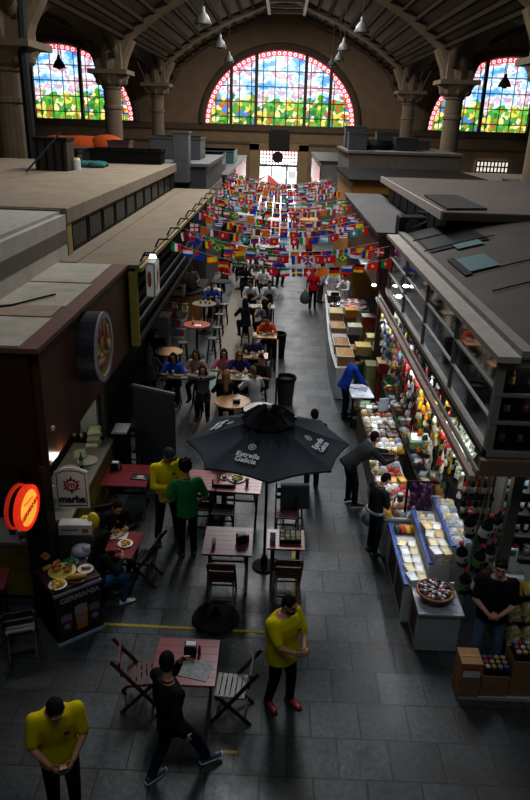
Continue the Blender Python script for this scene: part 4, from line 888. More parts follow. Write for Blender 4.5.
def make_chair(label, loc, rz, wood, seatm, group='wooden folding chairs'):
    t = thing('folding_chair', label, 'chair', loc, rz, group)
    b = MB()
    for k in range(6): b.b2(-.19, .19, -.18+.065*k, -.18+.065*k+.05, .43, .45)
    for sx in (-1, 1): b.b2(sx*.17-.015, sx*.17+.015, -.18, .2, .405, .43)
    b.build('seat', seatm, t)
    b = MB()
    for z0, z1 in ((.60, .67), (.72, .82)): y = -.20-.30*(z0-.43)*.55; b.b2(-.19, .19, y-.012, y+.012, z0, z1)
    b.build('backrest', wood, t)
    for sx in (-1, 1):
        b = MB(); b.bar((sx*.205, -.34, .86), (sx*.205, .24, .0), .026, .042); b.build('leg', wood, t)
        b = MB(); b.bar((sx*.175, .17, .43), (sx*.175, -.26, .0), .026, .042); b.build('leg', wood, t)
    b = MB(); b.bar((-.2, .165, .115), (.2, .165, .115), .024, .03); b.build('stretcher', wood, t)
    b = MB(); b.bar((-.175, -.18, .085), (.175, -.18, .085), .024, .03); b.build('stretcher', wood, t)
    return t
folding_table('red square table beside the striding man, with black napkin holder', -.96, 6.56, 0, REDTOP)
folding_table('brown square table under parasol edge with glass and napkin holder', -.63, 9.2, 0, BRTOP)
folding_table('pinkish table with plate of food half under the parasol', -.55, 11.1, R(-3), PKSHEEN, .8, .75)
folding_table('pinkish table joined to the left of the food table', -1.36, 11.15, R(-3), PKSHEEN, .78, .75)
folding_table('dark red table with wine-red top and spice tray beside the pole', .29, 9.3, 0, REDTOP, .60, .55)
folding_table('red table beside yellow plank counter with dark menu card', -2.68, 11.22, 0, REDTOP, .84, .84)
folding_table('small red table where two women are eating', -2.28, 9.0, R(-6), REDTOP, .5, .72)
folding_table('red table half cut off at the left frame edge', -4.0, 8.0, R(10), REDTOP, .5, .5)
def ch(label, px, py, rz, wood=WOODR, seatm=None, off=(0, 0)):
    p = at(px, py, .45); return make_chair(label, (p.x+off[0], p.y+off[1], 0), R(rz), wood, seatm or wood)
ch('dark red folding chair left of the red table by striding man', 141, 673, -80)
ch('folding chair with pale grey slatted seat right of red table', 232, 685, 86, DKW, SLATW)
ch('brown folding chair in front of the brown table, back to camera', 222, 578, 0, off=(0, .1))
ch('dark red folding chair in front of the spice tray table', 288, 574, 0, off=(0, .1))
ch('brown folding chair between brown table and food table', 222, 512, 180, DKW, off=(0, .1))
ch('dark folding chair behind the spice tray table', 287, 520, 180, off=(0, .25))
ch('dark folding chair beside the seated women, turned sideways', 143, 556, 80, DKW)
ch('black folding chair behind red table near the dark screen', 130, 448, 180, WOODR)
ch('dark folding chair with pale slatted seat beside the menu poster', 20, 622, 20, DKW, SLATW)
ch('dark folding chair at left of the pinkish joined table', 200, 505, 0, DKW)
ch('dark folding chair behind the food table under the parasol', 248, 455, 180, DKW, off=(.15, .3))
ch('dark folding chair under the woman in black top', 112, 534, 208, DKW, off=(-.05, .1))
ch('dark folding chair under the woman with blue jeans', 92, 575, -48, DKW)
# jacket-draped chair under the parasol
p = at(293, 498, .5)
t = make_chair('folding chair with blue grey jacket hung over its back', (p.x, p.y+.15, 0), R(4), DKW, DKW)
b = MB(); b.grid(lambda u, v: ((u-.5)*.52, -.36+.06*math.sin(v*PI)+(-.05 if v < .5 else .04), .42+.46*math.sin(v*PI)), 10, 12); tag(b.build('jacket', mat((.055, .075, .10), .85), None, (p.x, p.y+.15, 0), R(4), smooth=True), 'blue grey jacket draped on chair back under parasol', 'jacket')
# things on those tables
def napkin(label, p, rz=0):
    t = thing('napkin_holder', label, 'napkin holder', p, rz, 'napkin holders on the tables'); b = MB(); b.b2(-.075, .075, -.055, .055, 0, .02); b.b2(-.075, .075, -.055, -.04, .02, .15); b.b2(-.075, .075, .04, .055, .02, .15); b.b2(-.075, -.06, -.05, .05, .02, .12); b.build('holder', BLACK, t)
    b = MB(); b.b2(-.055, .07, -.038, .038, .02, .17); b.build('napkins', mat((.7, .7, .7), .8), t)
    b = MB(); b.lathe([(0, 0), (.02, 0), (.02, .1), (.008, .13), (.008, .15), (0, .15)], (.11, 0, 0), 10); b.build('sauce_bottle', mat((.3, .02, .02), .3), t)
napkin('black napkin holder with sauce on the red table by striding man', (-.92, 6.68, .752))
napkin('black napkin holder on the brown table near parasol', (-.42, 9.15, .752), R(20))
napkin('napkin holder on red table beside the plank counter', (-2.95, 11.4, .752))
def glass_thing(label, p, name='tumbler', prof=((0, .004), (.028, .004), (.035, .13), (.032, .13), (.026, .012), (0, .012)), c=(.55, .6, .62), g='glasses on the tables'):
    b = MB(); b.lathe(list(prof), n=14); return tag(b.build(name, mat(c, .08, var=.05), None, p, smooth=True), label, 'glass', g)
glass_thing('tall glass standing on the brown table', (-.85, 9.05, .751)); glass_thing('glass on the pinkish food table beside the plate', (-.42, 11.0, .751), c=(.35, .25, .2))
def plate(label, p, r=.14, food=None, name='plate', c=(.72, .72, .70)):
    t = thing(name, label, 'plate', p); b = MB(); b.lathe([(0, 0), (r*.6, 0), (r, .02), (r*.97, .024), (r*.58, .007), (0, .007)], n=20); b.build('dish', mat(c, .3), t, smooth=True)
    if food: food(t)
    return t
def pile(col, n, r, e, h=.02, seed=1):
    def f(t):
        q = random.Random(seed); b = MB()
        for k in range(n):
            a = q.random()*6.3; d = r*math.sqrt(q.random()); b.ell((d*math.cos(a), d*math.sin(a), h+q.random()*e*.6), (e*(.6+q.random()*.6), e*.6, e*.5), 8, 5, 0, Matrix.Rotation(q.random()*6, 3, 'Z'))
        b.build('food', mat(col, .5, var=.5, scale=25), t, smooth=True)
    return f
plate('plate of food on the pinkish table under the parasol', (-.62, 11.2, .751), .16, pile((.40, .38, .12), 22, .11, .04)); plate('small bowl beside the plate under the parasol', (-.86, 11.22, .751), .08, pile((.3, .08, .03), 8, .04, .03))
plate('plate with yellow food on the small table of the women', (-2.24, 8.98, .751), .12, pile((.62, .34, .03), 14, .07, .035)); 
t = thing('food_tray', 'tray of fries on the small table of the women', 'tray', (-2.38, 9.2, .751)); b = MB(); b.b2(-.13, .13, -.1, .1, 0, .02); b.build('tray', mat((.6, .58, .55), .6), t); pile((.6, .40, .2), 12, .07, .04)(t)
t = thing('spice_tray', 'black compartment tray of sauces on the dark red table', 'tray', (.36, 9.32, .751)); b = MB(); b.b2(-.17, .17, -.15, .15, 0, .03)
for k in range(5): b.b2(-.17+.085*k-.004, -.17+.085*k+.004, -.15, .15, .03, .07)
for k in range(4): b.b2(-.17, .17, -.15+.1*k-.004, -.15+.1*k+.004, .03, .07)
b.build('tray', BLACK, t); q = random.Random(3)
for i in range(4):
    for j in range(3): b = MB(); b.b2(-.16+.085*i, -.095+.085*i, -.14+.1*j, -.06+.1*j, .03, .06+.03*q.random()); b.build('sachets', mat(q.choice(((.35, .25, .08), (.3, .3, .28), (.25, .12, .05), (.2, .2, .06))), .6), t)
b = MB(); b.b2(-.045, .045, -.01, .01, 0, .15); b.b2(-.04, .04, -.011, -.01, .02, .14, 1); tag(b.build('table_card', [mat((.5, .55, .6), .5), mat((.35, .45, .55), .5)], None, (.08, 9.25, .751)), 'pale blue card standing beside the spice tray', 'card')
b = MB(); b.b2(-.19, .19, -.15, .15, 0, .006); b.b2(-.17, .17, -.13, .13, .006, .008, 1); tag(b.build('placemat', [mat((.32, .33, .33), .5), mat((.22, .25, .25), .5, var=.9, scale=18)], None, (-.83, 6.42, .7515), R(-14)), 'grey printed menu sheet on the red table by striding man', 'menu')
b = MB(); b.b2(-.17, .17, -.11, .11, 0, .012); b.ell((0, .0, .012), (.08, .05, .004), 12, 5, 1); b.b2(-.12, .12, -.085, -.07, .012, .014, 2); tag(b.build('menu_card', [mat((.02, .025, .035), .4), mat((.6, .42, .28), .5), mat((.6, .6, .6), .5)], None, (-2.42, 11.15, .752), R(-4)), 'dark menu card with dish picture on red table', 'menu')
# parasol
RAD = 1.27; ZR = 2.34; ZA = 2.82; NP = 8
um = thing('parasol', 'large dark grey octagonal parasol with white lettering in the aisle', 'parasol', (-.05, 9.58, 0))
DK = mat((.033, .043, .055), .75, var=.15, spec=.25); A0 = R(2)
def rim(k): a = A0+2*PI*k/NP; return Vector((RAD*math.cos(a), RAD*math.sin(a), ZR))
apex = Vector((0, 0, ZA)); b = MB()
for k in range(NP):
    p, q = rim(k), rim(k+1)
    def fn(u, v, p=p, q=q):
        e = math.sin(u*PI); r = p.lerp(q, u)*1.0; r = Vector((r.x*(1-.04*e), r.y*(1-.04*e), r.z+.012*e)); w = apex.lerp(r, v); return w-Vector((0, 0, .06*math.sin(v*PI)*e+.02*math.sin(v*PI)))
    b.grid(fn, 8, 10)
    b.grid(lambda u, v, p=p, q=q: Vector((p.lerp(q, u).x*(1-.04*math.sin(u*PI)), p.lerp(q, u).y*(1-.04*math.sin(u*PI)), ZR+.012*math.sin(u*PI)-.03*v)), 8, 1)
b.build('canopy', DK, um, smooth=False)
b = MB()
for k in range(32):
    a0, a1 = 2*PI*k/32, 2*PI*(k+1)/32
    def P(a, i): rr = (.06, .22, .40)[i]*(1+.10*math.cos(16*a)); return Vector((rr*math.cos(a), rr*math.sin(a), (ZA+.10, ZA+.05, ZA-.10)[i]+.03*math.cos(16*a)))
    for i in (0, 1): b.add([P(a0, i), P(a1, i), P(a1, i+1), P(a0, i+1)], [(0, 3, 2, 1)])
b.build('vent_cap', mat((.008, .009, .011), .45), um)
b = MB(); b.ell((0, 0, ZA+.11), (.045, .045, .045)); b.build('finial', mat((.35, .36, .38), .4), um, smooth=True)
b = MB(); b.tube((0, 0, .03), (0, 0, ZA), .024, n=10); b.build('pole', BLACK, um)
for k in range(NP):
    b = MB(); b.bar(apex-Vector((0, 0, .09)), rim(k)-Vector((0, 0, .025)), .018, .024); b.build('rib', BLACK, um)
b = MB(); b.lathe([(0, 0), (.2, 0), (.2, .03), (.06, .06), (.05, .22), (0, .22)], n=16); b.build('base', BLACK, um)
LET = mat((.72, .74, .77), .6)
for k in range(NP):
    mid = (rim(k)+rim(k+1))/2; ang = math.degrees(math.atan2(mid.y, mid.x))
    out = Vector((mid.x, mid.y, 0)).normalized(); right = Vector((-out.y, out.x, 0)); dn = (mid-apex).normalized(); up = -dn
    nrm = right.cross(up).normalized()
    if k % 2 == 1:
        base = apex+(mid-apex)*.70+nrm*.0
        o = base+nrm*.012-Vector((0, 0, .02))
        place_text('Estrella\nGalicia', .125, LET, um, frame(o+up*-.03, right, up), 'lettering', thick=.0025)
        b = MB(); c = o+up*.19
        for r0, r1 in ((.052, .060), (.030, .036), (0, .014)):
            for j in range(18):
                a, e = 2*PI*j/18, 2*PI*(j+1)/18; b.add([c+right*(r*math.cos(x))+up*(r*math.sin(x)) for x in (a, e) for r in (r0, r1)], [(0, 1, 3, 2)])
        b.build('emblem', LET, um)
b = MB(); b.lathe([(0, 0), (.34, 0), (.36, .03), (.34, .07), (.08, .10), (.05, .22), (.03, .22), (.03, .1), (0, .1)], n=28); tag(b.build('parasol_weight', mat((.008, .008, .009), .6, spec=.2), None, (-.74, 8.2, 0), smooth=False), 'round black parasol base on floor before brown chair', 'parasol base')
# waste bin
t = thing('waste_bin', 'black waste bin standing on the aisle floor beyond the parasol', 'bin', (.33, 16.85, 0)); b = MB(); b.lathe([(0, 0), (.19, 0), (.25, .68), (.23, .68), (.18, .05), (0, .05)], n=18); b.build('body', mat((.03, .032, .035), .4), t, smooth=False); b = MB(); b.lathe([(.25, .66), (.275, .67), (.275, .74), (.25, .76), (.22, .74), (.22, .67)], n=18); b.build('rim', BLACK, t)
t = thing('waste_bin', 'dark waste bin behind the woman in orange red shirt', 'bin', (.1, 20.6, 0)); b = MB(); b.lathe([(0, 0), (.2, 0), (.26, .8), (.23, .8), (.19, .05), (0, .05)], n=18); b.build('body', BLACK, t)
# high tables and bar stools
TANTOP = mat((.40, .22, .10), .35, var=.2); GTOP = mat((.22, .19, .14), .35); RTOP = mat((.40, .11, .06), .35)
def round_table(label, x, y, top, r=.38, h=1.05):
    t = thing('round_table', label, 'table', (x, y, 0), 0, 'round high tables'); b = MB(); b.lathe([(0, h-.035), (r, h-.035), (r, h), (0, h)], n=24); b.build('tabletop', top, t); b = MB(); b.lathe([(.035, 0), (.035, h-.03)], n=8); b.build('pole', BLACK, t); b = MB(); b.lathe([(0, 0), (.25, 0), (.25, .02), (.04, .05), (0, .05)], n=18); b.build('base', BLACK, t); return t
round_table('round high table nearest the blue shirted man, far left row', -2.45, 25.1, GTOP); round_table('round high table with bottles, middle of left row', -2.5, 23.0, GTOP, .42); round_table('round high table with reddish top, near end of left row', -2.45, 20.4, RTOP, .42)
round_table('round pale wood table right behind the parasol', -.92, 14.3, TANTOP, .42); round_table('round white patterned table behind parasol, right of pale wood one', -.25, 13.9, mat((.42, .42, .40), .4, var=.6, scale=30), .4)
round_table('round high table at left, in front of the sunglasses man', -3.0, 18.3, TANTOP, .4, .85)
sp_ = thing('bar_stool', 'dark wooden bar stool at near side of reddish round table', 'stool', (-1.95, 20.0, 0), 0, 'dark wooden bar stools')
b = MB(); b.lathe([(0, .72), (.16, .72), (.165, .75), (0, .755)], n=18); b.build('seat', mat((.07, .04, .03), .4), sp_)
for k in range(4): a = PI/4+k*PI/2; b = MB(); b.tube((.1*math.cos(a), .1*math.sin(a), .72), (.19*math.cos(a), .19*math.sin(a), 0), .018, n=6); b.build('leg', DKW, sp_)
b = MB(); b.path([(.165*math.cos(2*PI*k/16), .165*math.sin(2*PI*k/16), .28) for k in range(17)], .01, 6); b.build('foot_ring', DKW, sp_)
for x, y, lb in ((-1.9, 21.2, 'bar stool right of the reddish round table, further of two'), (-1.95, 22.8, 'bar stool right of the round table with bottles'), (-1.9, 24.2, 'bar stool beyond the round table with bottles'), (-2.75, 19.5, 'bar stool in front of the reddish round table, left side'),
                 (-2.53, 16.3, 'bar stool under the woman in bright blue'), (-1.97, 16.5, 'bar stool under the woman in beige'), (-1.72, 15.6, 'bar stool under the woman in grey raising phone'), (-1.31, 16.8, 'bar stool under the woman in pink'), (-.93, 16.9, 'bar stool under the blonde woman with sunglasses'), (-1.12, 15.0, 'bar stool under the person in black with fair hair'), (-.45, 15.2, 'bar stool under the woman in white blouse'), (-.3, 16.5, 'bar stool under the man in dark shirt'), (-.62, 18.2, 'bar stool under the grey haired man'), (-.24, 20.1, 'bar stool under the woman in orange red'), (-1.0, 21.8, 'bar stool under the woman in dark coat'), (-.31, 21.9, 'bar stool under the woman in grey tee'), (-2.4, 24.5, 'bar stool under the man in blue shirt')):
    dup(sp_, (x, y, 0), 0, lb)
def high_table(label, x, y, w, d, top, rz=0):
    t = thing('high_table', label, 'table', (x, y, 0), rz, 'rectangular high tables'); b = MB(); b.b2(-w/2, w/2, -d/2, d/2, 1.01, 1.05); b.build('tabletop', top, t)
    for sx in (-1, 1):
        for sy in (-1, 1): b = MB(); b.b2(sx*(w/2-.04)-.02, sx*(w/2-.04)+.02, sy*(d/2-.04)-.02, sy*(d/2-.04)+.02, 0, 1.01); b.build('leg', BLACK, t)
high_table('high table shared by the women in blue, beige and grey', -2.2, 15.85, .9, .42, GTOP); high_table('high table between pink shirt woman and white blouse woman', -.85, 15.95, 1.05, .55, GTOP)
high_table('narrow wooden high table before the grey haired man', -.55, 17.6, .75, .5, TANTOP); high_table('wooden high table before the woman in orange red', -.3, 19.5, .7, .55, TANTOP); high_table('dark high table beneath waiters with white sheet', -.6, 22.9, 1.1, .5, GTOP)
# trestle rail along the aisle side of the group
t = thing('railing', 'low dark trestle rail between the high tables and aisle', 'railing', (.08, 17.6, 0)); b = MB(); b.bar((0, -1.6, 1.0), (0, 1.6, 1.0), .05, .05); b.build('top_rail', mat((.14, .12, .10), .6), t); b = MB(); b.bar((0, -1.6, .12), (0, 1.6, .12), .04, .04); b.build('bottom_rail', BLACK, t)
for k in range(6): b = MB(); b.bar((0, -1.5+.6*k, .02), (0, -1.5+.6*k, 1.0), .04, .04); b.build('post', BLACK, t)
for k in range(5):
    b = MB(); b.bar((0, -1.5+.6*k, .1), (0, -.9+.6*k, .98), .025, .025); b.build('brace', BLACK, t)
# drinks and dishes on the high tables
di = random.Random(11); n = 0
for cx, cy, w, d, h, nm in ((-2.2, 15.85, .8, .34, 1.05, 'shared table of the blue top woman'), (-.85, 15.95, .95, .45, 1.05, 'table of the pink shirt woman'), (-.55, 17.6, .6, .4, 1.05, 'narrow wooden table of grey haired man'), (-.3, 19.5, .6, .45, 1.05, 'wooden table of the orange red woman'), (-.6, 22.9, 1.0, .4, 1.05, 'table beneath waiters')):
    for k in range(3):
        x, y = cx+(-.38+.38*k)*w, cy+di.uniform(-.3, .3)*d
        lb = ('left', 'middle', 'right')[k]
        if k == 1: plate('white plate in the middle of the '+nm, (x, y, h+.002), .11, pile(di.choice(((.5, .3, .1), (.35, .12, .05), (.3, .4, .1))), 9, .06, .03, seed=k), c=(.75, .75, .73))
        else: glass_thing('beer glass at %s of the %s' % (lb, nm), (x, y, h+.001), 'beer_glass', c=di.choice(((.55, .33, .05), (.45, .12, .04), (.6, .6, .6))), g='beer glasses on the high tables')
for (x, y), nm, keys in (((-2.5, 23.0), 'middle round table', ('emerald', 'green', 'amber')), ((-2.45, 20.4), 'reddish round table', ('clear',)), ((-2.45, 25.1), 'far round table', ('green', 'clear'))):
    for k, key in enumerate(keys): bottle(key, (x-.12+.16*k, y+.05*(k % 2), 1.051), '%s bottle standing on the %s of the left row' % (key, nm), 'bottles on round tables', .9)
plate('white plate at front of the reddish round table', (-2.4, 20.2, 1.052), .12)
b = MB(); b.b2(-.08, .08, -.06, .06, 0, .07); b.b2(-.06, .06, -.045, .045, .07, .1, 1); tag(b.build('napkin_box', [BLACK, mat((.6, .6, .6), .8)], None, (-.82, 14.2, 1.051)), 'black napkin box on the pale wood round table', 'napkin holder')
# tables and stools beneath the flags
for i, (x, y) in enumerate(((-.9, 28.2), (-1.6, 29.8), (-.2, 30.6), (-1.3, 32.0), (-.5, 34.9), (-2.2, 26.6), (-1.9, 34.6), (.3, 38.0))): round_table('round dark table beneath the flags, %s row from the camera' % ordw(i), x, y, BLACK if i % 2 else GTOP, .4)
# curved wooden bar and magazine rack at left
t = thing('curved_bar', 'curved wooden bar counter with dark top under the slatted wall', 'bar', (-3.5, 24.6, 0)); b = MB()
pts = [(-.6+1.35*math.sin(a)*1.0, -1.35*math.cos(a)+.6) for a in [PI*k/16 for k in range(9)]]+[(.75, 2.2)]
for (x0, y0), (x1, y1) in zip(pts[:-1], pts[1:]): b.prism([(x0, y0, 0), (x1, y1, 0), (x1-.1, y1, 0), (x0-.06, y0+.08, 0)], (0, 0, 1.0))
b.build('front', mat((.30, .13, .03), .4, var=.3), t)
b = MB()
for (x0, y0), (x1, y1) in zip(pts[:-1], pts[1:]): b.prism([(x0*1.05, y0*1.05, 1.0), (x1*1.05, y1*1.05, 1.0), (x1-.42, y1+.03, 1.0), (x0-.3, y0+.35, 1.0)], (0, 0, .05))
b.build('counter', BLACK, t)
t = thing('coffee_machine', 'silver coffee machine on the curved wooden bar', 'coffee machine', (-3.6, 24.0, 1.05)); b = MB(); b.b2(-.3, .3, -.2, .25, 0, .4); b.build('body', mat((.5, .5, .5), .3, metal=.7), t, bevel=.03); b = MB(); b.b2(-.25, .25, -.3, -.2, .3, .38); b.b2(-.25, .25, -.32, -.2, 0, .05); b.build('tap_head', BLACK, t)
t = thing('magazine_rack', 'wire rack of snacks and papers in front of curved bar', 'rack', (-3.3, 21.6, 0), R(-12))
for sx in (-1, 1): b = MB(); b.bar((sx*.35, .3, 0), (sx*.35, .3, 1.35), .03, .03); b.bar((sx*.35, -.3, 0), (sx*.35, .3, 1.2), .03, .03); b.build('side_frame', mat((.4, .4, .4), .4, metal=.5), t)
for k in range(4): b = MB(); b.box((0, .15-.12*k+.1, 1.15-.27*k), (.7, .28, .02), 0, 0, Euler((R(25), 0, 0)).to_matrix()); b.build('shelf', mat((.4, .4, .4), .4, metal=.5), t)
for k in range(4):
    for j in range(4):
        tag(MB().box((0, 0, .09), (.14, .06, .18), 0).build('snack_pack', mat(((.5, .05, .05), (.55, .45, .05), (.5, .5, .5), (.05, .2, .35), (.4, .2, .05))[(k*3+j*2) % 5], .4), None, Vector((-3.3, 21.6, 0))+Matrix.Rotation(R(-12), 3, 'Z') @ Vector((-.25+.17*j, .22-.12*k, 1.17-.27*k))), '%s snack pack from left on the %s shelf of wire rack' % (ordw(j), ordw(k)), 'snack pack', 'snack packs on the wire rack')
t = thing('white_cabinet', 'pale grey pedestal cabinet beside the sunglasses man', 'cabinet', (-3.75, 21.2, 0)); b = MB(); b.b2(-.33, .33, -.3, .3, 0, 1.08); b.build('body', mat((.35, .38, .38), .5), t); b = MB(); b.b2(-.36, .36, -.33, .33, 1.08, 1.12); b.build('top', mat((.5, .54, .54), .4), t)
# lit sign box on the slatted wall
p0 = atX(147, 262, -2.35); p = atX(153, 292, -2.35)
t = thing('lit_sign_box', 'white lit sign box hanging on the slatted wall', 'sign', (-2.45, 13.2, 4.06)); b = MB(); b.b2(-.09, .09, -.25, .25, -.34, .34); b.build('case', mat((.25, .25, .24), .5), t); b = MB(); b.b2(.09, .10, -.23, .23, -.31, .31); b.b2(-.07, .07, -.26, -.25, -.31, .31); b.build('face', mat((.55, .58, .54), .5, emit=.12), t)
b = MB(); b.ell((.102, .03, .03), (.004, .10, .16), 12, 8); b.ell((.103, -.08, -.13), (.004, .08, .08), 10, 6, 1); b.ell((-.01, -.262, .03), (.04, .004, .16), 10, 6); b.build('picture', [mat((.6, .12, .04), .5), mat((.6, .4, .05), .5)], t)
t = thing('spot_lamp', 'small bright spot lamp shining above the lit sign box', 'lamp', (-2.42, 13.15, 4.46)); b = MB(); b.bar((-.2, 0, .05), (0, 0, .05), .03, .03); b.build('arm', BLACK, t); b = MB(); b.lathe([(0, .08), (.05, .08), (.08, 0), (0, 0)], n=12); b.build('head', mat((.9, .95, .8), .3, emit=3), t)
# small wall lamps of the right stalls
for px, py, X, lb in ((374, 285, 2.55, 'bright white lamp on bracket above the nut counter'), (406, 286, 2.76, 'bright white lamp behind the far end of upper glass')):
    p = atX(px, py, X); t = thing('wall_lamp', lb, 'lamp', p); b = MB(); b.ell((0, 0, 0), (.07, .07, .035), 12, 8); b.build('bulb', mat((.85, .92, 1), .3, emit=5), t, smooth=True); b = MB(); b.bar((0, 0, .02), (.35, .05, .06), .025, .025); b.build('bracket', BLACK, t)
# ------------------------------------------------------------------ left foreground stall contents
YPL = mat((.30, .21, .03), .55, var=.35, scale=8); CTOP = mat((.30, .29, .26), .4, var=.25)
t = thing('bar_counter', 'grey topped counter with yellow plank front at left edge', 'counter', (-4.4, 8.5, 0)); b = MB()
for k in range(6): b.b2(-1.2, 1.0, 0, .03, .08+.155*k, .08+.155*k+.145)
b.build('plank_front', YPL, t); b = MB(); b.b2(-1.2, 1.06, -.05, .62, 1.02, 1.07); b.build('worktop', CTOP, t); b = MB(); b.b2(-1.2, 1.0, .03, .55, 0, 1.02); b.build('carcass', BLACK, t)
t = thing('bar_counter', 'grey topped counter with yellow planks beside the red table', 'counter', (-3.5, 10.6, 0)); b = MB()
for k in range(6): b.b2(.30, .33, -1.5, 1.5, .08+.155*k, .08+.155*k+.145)
b.build('plank_front', YPL, t); b = MB(); b.b2(-.35, .38, -1.5, 1.52, 1.02, 1.07); b.build('worktop', CTOP, t); b = MB(); b.b2(-.3, .30, -1.5, 1.5, 0, 1.02); b.build('carcass', BLACK, t)
# cartons, plates, bottle on the second counter
cp = [at(x, y, z) for x, y, z in ((100, 436, 1.08), (97, 430, 1.08), (91, 441, 1.08))]
for i, (x, y, z) in enumerate(((-3.42, 11.7, 1.072), (-3.40, 11.72, 1.21), (-3.38, 11.7, 1.35), (-3.55, 11.25, 1.072))):
    t = thing('foam_carton', ('bottom pale green foam carton of the stack on the counter', 'middle pale green foam carton of the stack on counter', 'topmost pale green foam carton of the stack on counter', 'single pale green foam carton in front of the stack')[i], 'carton', (x, y, z), R(8*i), 'foam cartons on the counter')
    b = MB(); b.loft([((0, 0, zz), (a, 0, 0), (0, a*.8, 0)) for zz, a in ((0, .15), (.06, .2))], 4, 0); b.build('tray', mat((.62, .64, .42), .6), t, rz=R(45)); b = MB(); b.loft([((0, 0, zz), (a, 0, 0), (0, a*.8, 0)) for zz, a in ((.062, .2), (.12, .15))], 4); b.build('lid', mat((.66, .68, .48), .6), t, rz=R(45))
plate('large white plate on the counter beside the cartons', (-3.38, 11.1, 1.073), .2); plate('white plate leaning pile next to the large plate', (-3.6, 10.75, 1.073), .17)
bottle('emerald', (-3.42, 10.85, 1.072), 'green bottle standing on counter beside the large white plate', 'counter bottles', 1.0)
for i, (x, y) in enumerate(((-3.5, 10.3), (-3.35, 10.1), (-3.55, 9.95))): bottle(('dark', 'amber', 'clear')[i], (x, y, 1.072), '%s bottle on counter behind the sun emblem sign' % ('black', 'brown', 'clear')[i], 'counter bottles', .75)
t = thing('dish_rack', 'steel dish rack with crockery on counter behind emblem sign', 'rack', (-3.6, 9.6, 1.072)); b = MB(); b.b2(-.2, .2, -.2, .2, 0, .02)
for k in range(6): b.bar((-.2, -.2+.08*k, .02), (-.2, -.2+.08*k, .16), .01, .01); b.bar((.2, -.2+.08*k, .02), (.2, -.2+.08*k, .16), .01, .01)
b.build('frame', mat((.5, .5, .5), .3, metal=.6), t); b = MB()
for k in range(5): b.lathe([(0, -.006), (.11, -.006), (.11, .006), (0, .006)], (0, -.15+.08*k, .13), 16, rot=Matrix.Rotation(PI/2, 3, 'X'))
b.build('crockery', mat((.65, .66, .64), .3), t)
# cups on first counter
for i, (px, py) in enumerate(((26, 549), (36, 556), (42, 560), (47, 552), (44, 545))):
    pass
cups = ((-4.05, 9.0, 'blue'), (-3.93, 8.85, 'orange'), (-3.88, 8.7, 'blue'), (-3.72, 8.72, 'white'), (-3.68, 8.57, 'orange'))
for i, (x, y, c) in enumerate(cups):
    t = thing('paper_cup', '%s cup with white lid on left counter, %s from the back' % ({'blue': 'dark blue', 'orange': 'orange banded', 'white': 'white rimmed'}[c], ordw(i)), 'cup', (x, y, 1.072), 0, 'cups on the left counter')
    b = MB(); b.lathe([(0, 0), (.05, 0), (.058, .09), (.060, .14), (0, .14)], n=16, mfn=lambda k: 1 if k == 2 else 0); b.build('cup', [mat((.03, .04, .14), .4), mat({'blue': (.1, .12, .25), 'orange': (.55, .2, .04), 'white': (.6, .6, .6)}[c], .4)], t)
    b = MB(); b.lathe([(0, .14), (.064, .14), (.06, .165), (.045, .165), (.045, .15), (0, .15)], n=16); b.build('lid', mat((.6, .6, .62), .4), t)
glass_thing('small white pot at the front of the left counter', (-3.62, 8.46, 1.072), 'pot', ((0, 0), (.03, 0), (.035, .06), (.03, .06), (.025, .01), (0, .01)), (.6, .58, .5), 'small pots')
person('cook in red patterned headscarf behind the left counter', Vector((-4.35, 9.3, 0)), R(190), 1.62, lean=12, hands=((-.2, .4, 1.1), (.16, .4, 1.1)), look=(10, -26), hair=((.28, .05, .04), 'short'), shirt=BLK, pants=BLK, vox=.012, fem=True, extra=lambda r, k: (lambda b: (b.ell(k['HC']+k['hd'] @ Vector((0, -.015, .05)), (.088, .104, .085), 16, 8, 0, k['hd']), b.build('headscarf', mat((.36, .06, .05), .8, var=.9, scale=30), r, smooth=True)))(MB()))
# round food picture sign on the brown fascia
t = thing('round_sign', 'large round sign with food picture on brown fascia', 'sign', (-2.8, 9.55, 3.82)); RY = Matrix.Rotation(PI/2, 3, 'Y')
b = MB(); b.lathe([(0, 0), (.52, 0), (.52, .26), (0, .26)], n=36, rot=RY); b.build('drum', mat((.014, .015, .02), .5), t)
b = MB(); b.lathe([(.43, .26), (.52, .26), (.52, .285), (.43, .285), (.43, .26)], n=36, rot=RY); b.build('rim', mat((.34, .33, .36), .5), t)
b = MB(); b.lathe([(0, .262), (.44, .262), (.44, .27), (0, .27)], n=36, rot=RY); q = random.Random(8); cl = ((.5, .32, .02), (.25, .02, .03), (.5, .2, .12), (.13, .2, .03), (.55, .45, .2), (.35, .03, .12))
for k in range(30): a, d = q.random()*6.3, .36*math.sqrt(q.random()); b.ell((.275, d*math.cos(a), d*math.sin(a)), (.012, q.uniform(.05, .11), q.uniform(.05, .12)), 8, 5, 1+k % 6)
b.build('food_picture', [mat((.35, .26, .05), .5)]+[mat(c, .5, var=.4, scale=20) for c in cl], t, smooth=False)
b = MB(); b.ell((0, 0, 0), (.03, .045, .035)); tag(b.build('bulkhead_lamp', mat((.5, .45, .4), .5), None, (-2.78, 7.78, 3.3)), 'small pale round lamp on brown fascia corner', 'lamp')
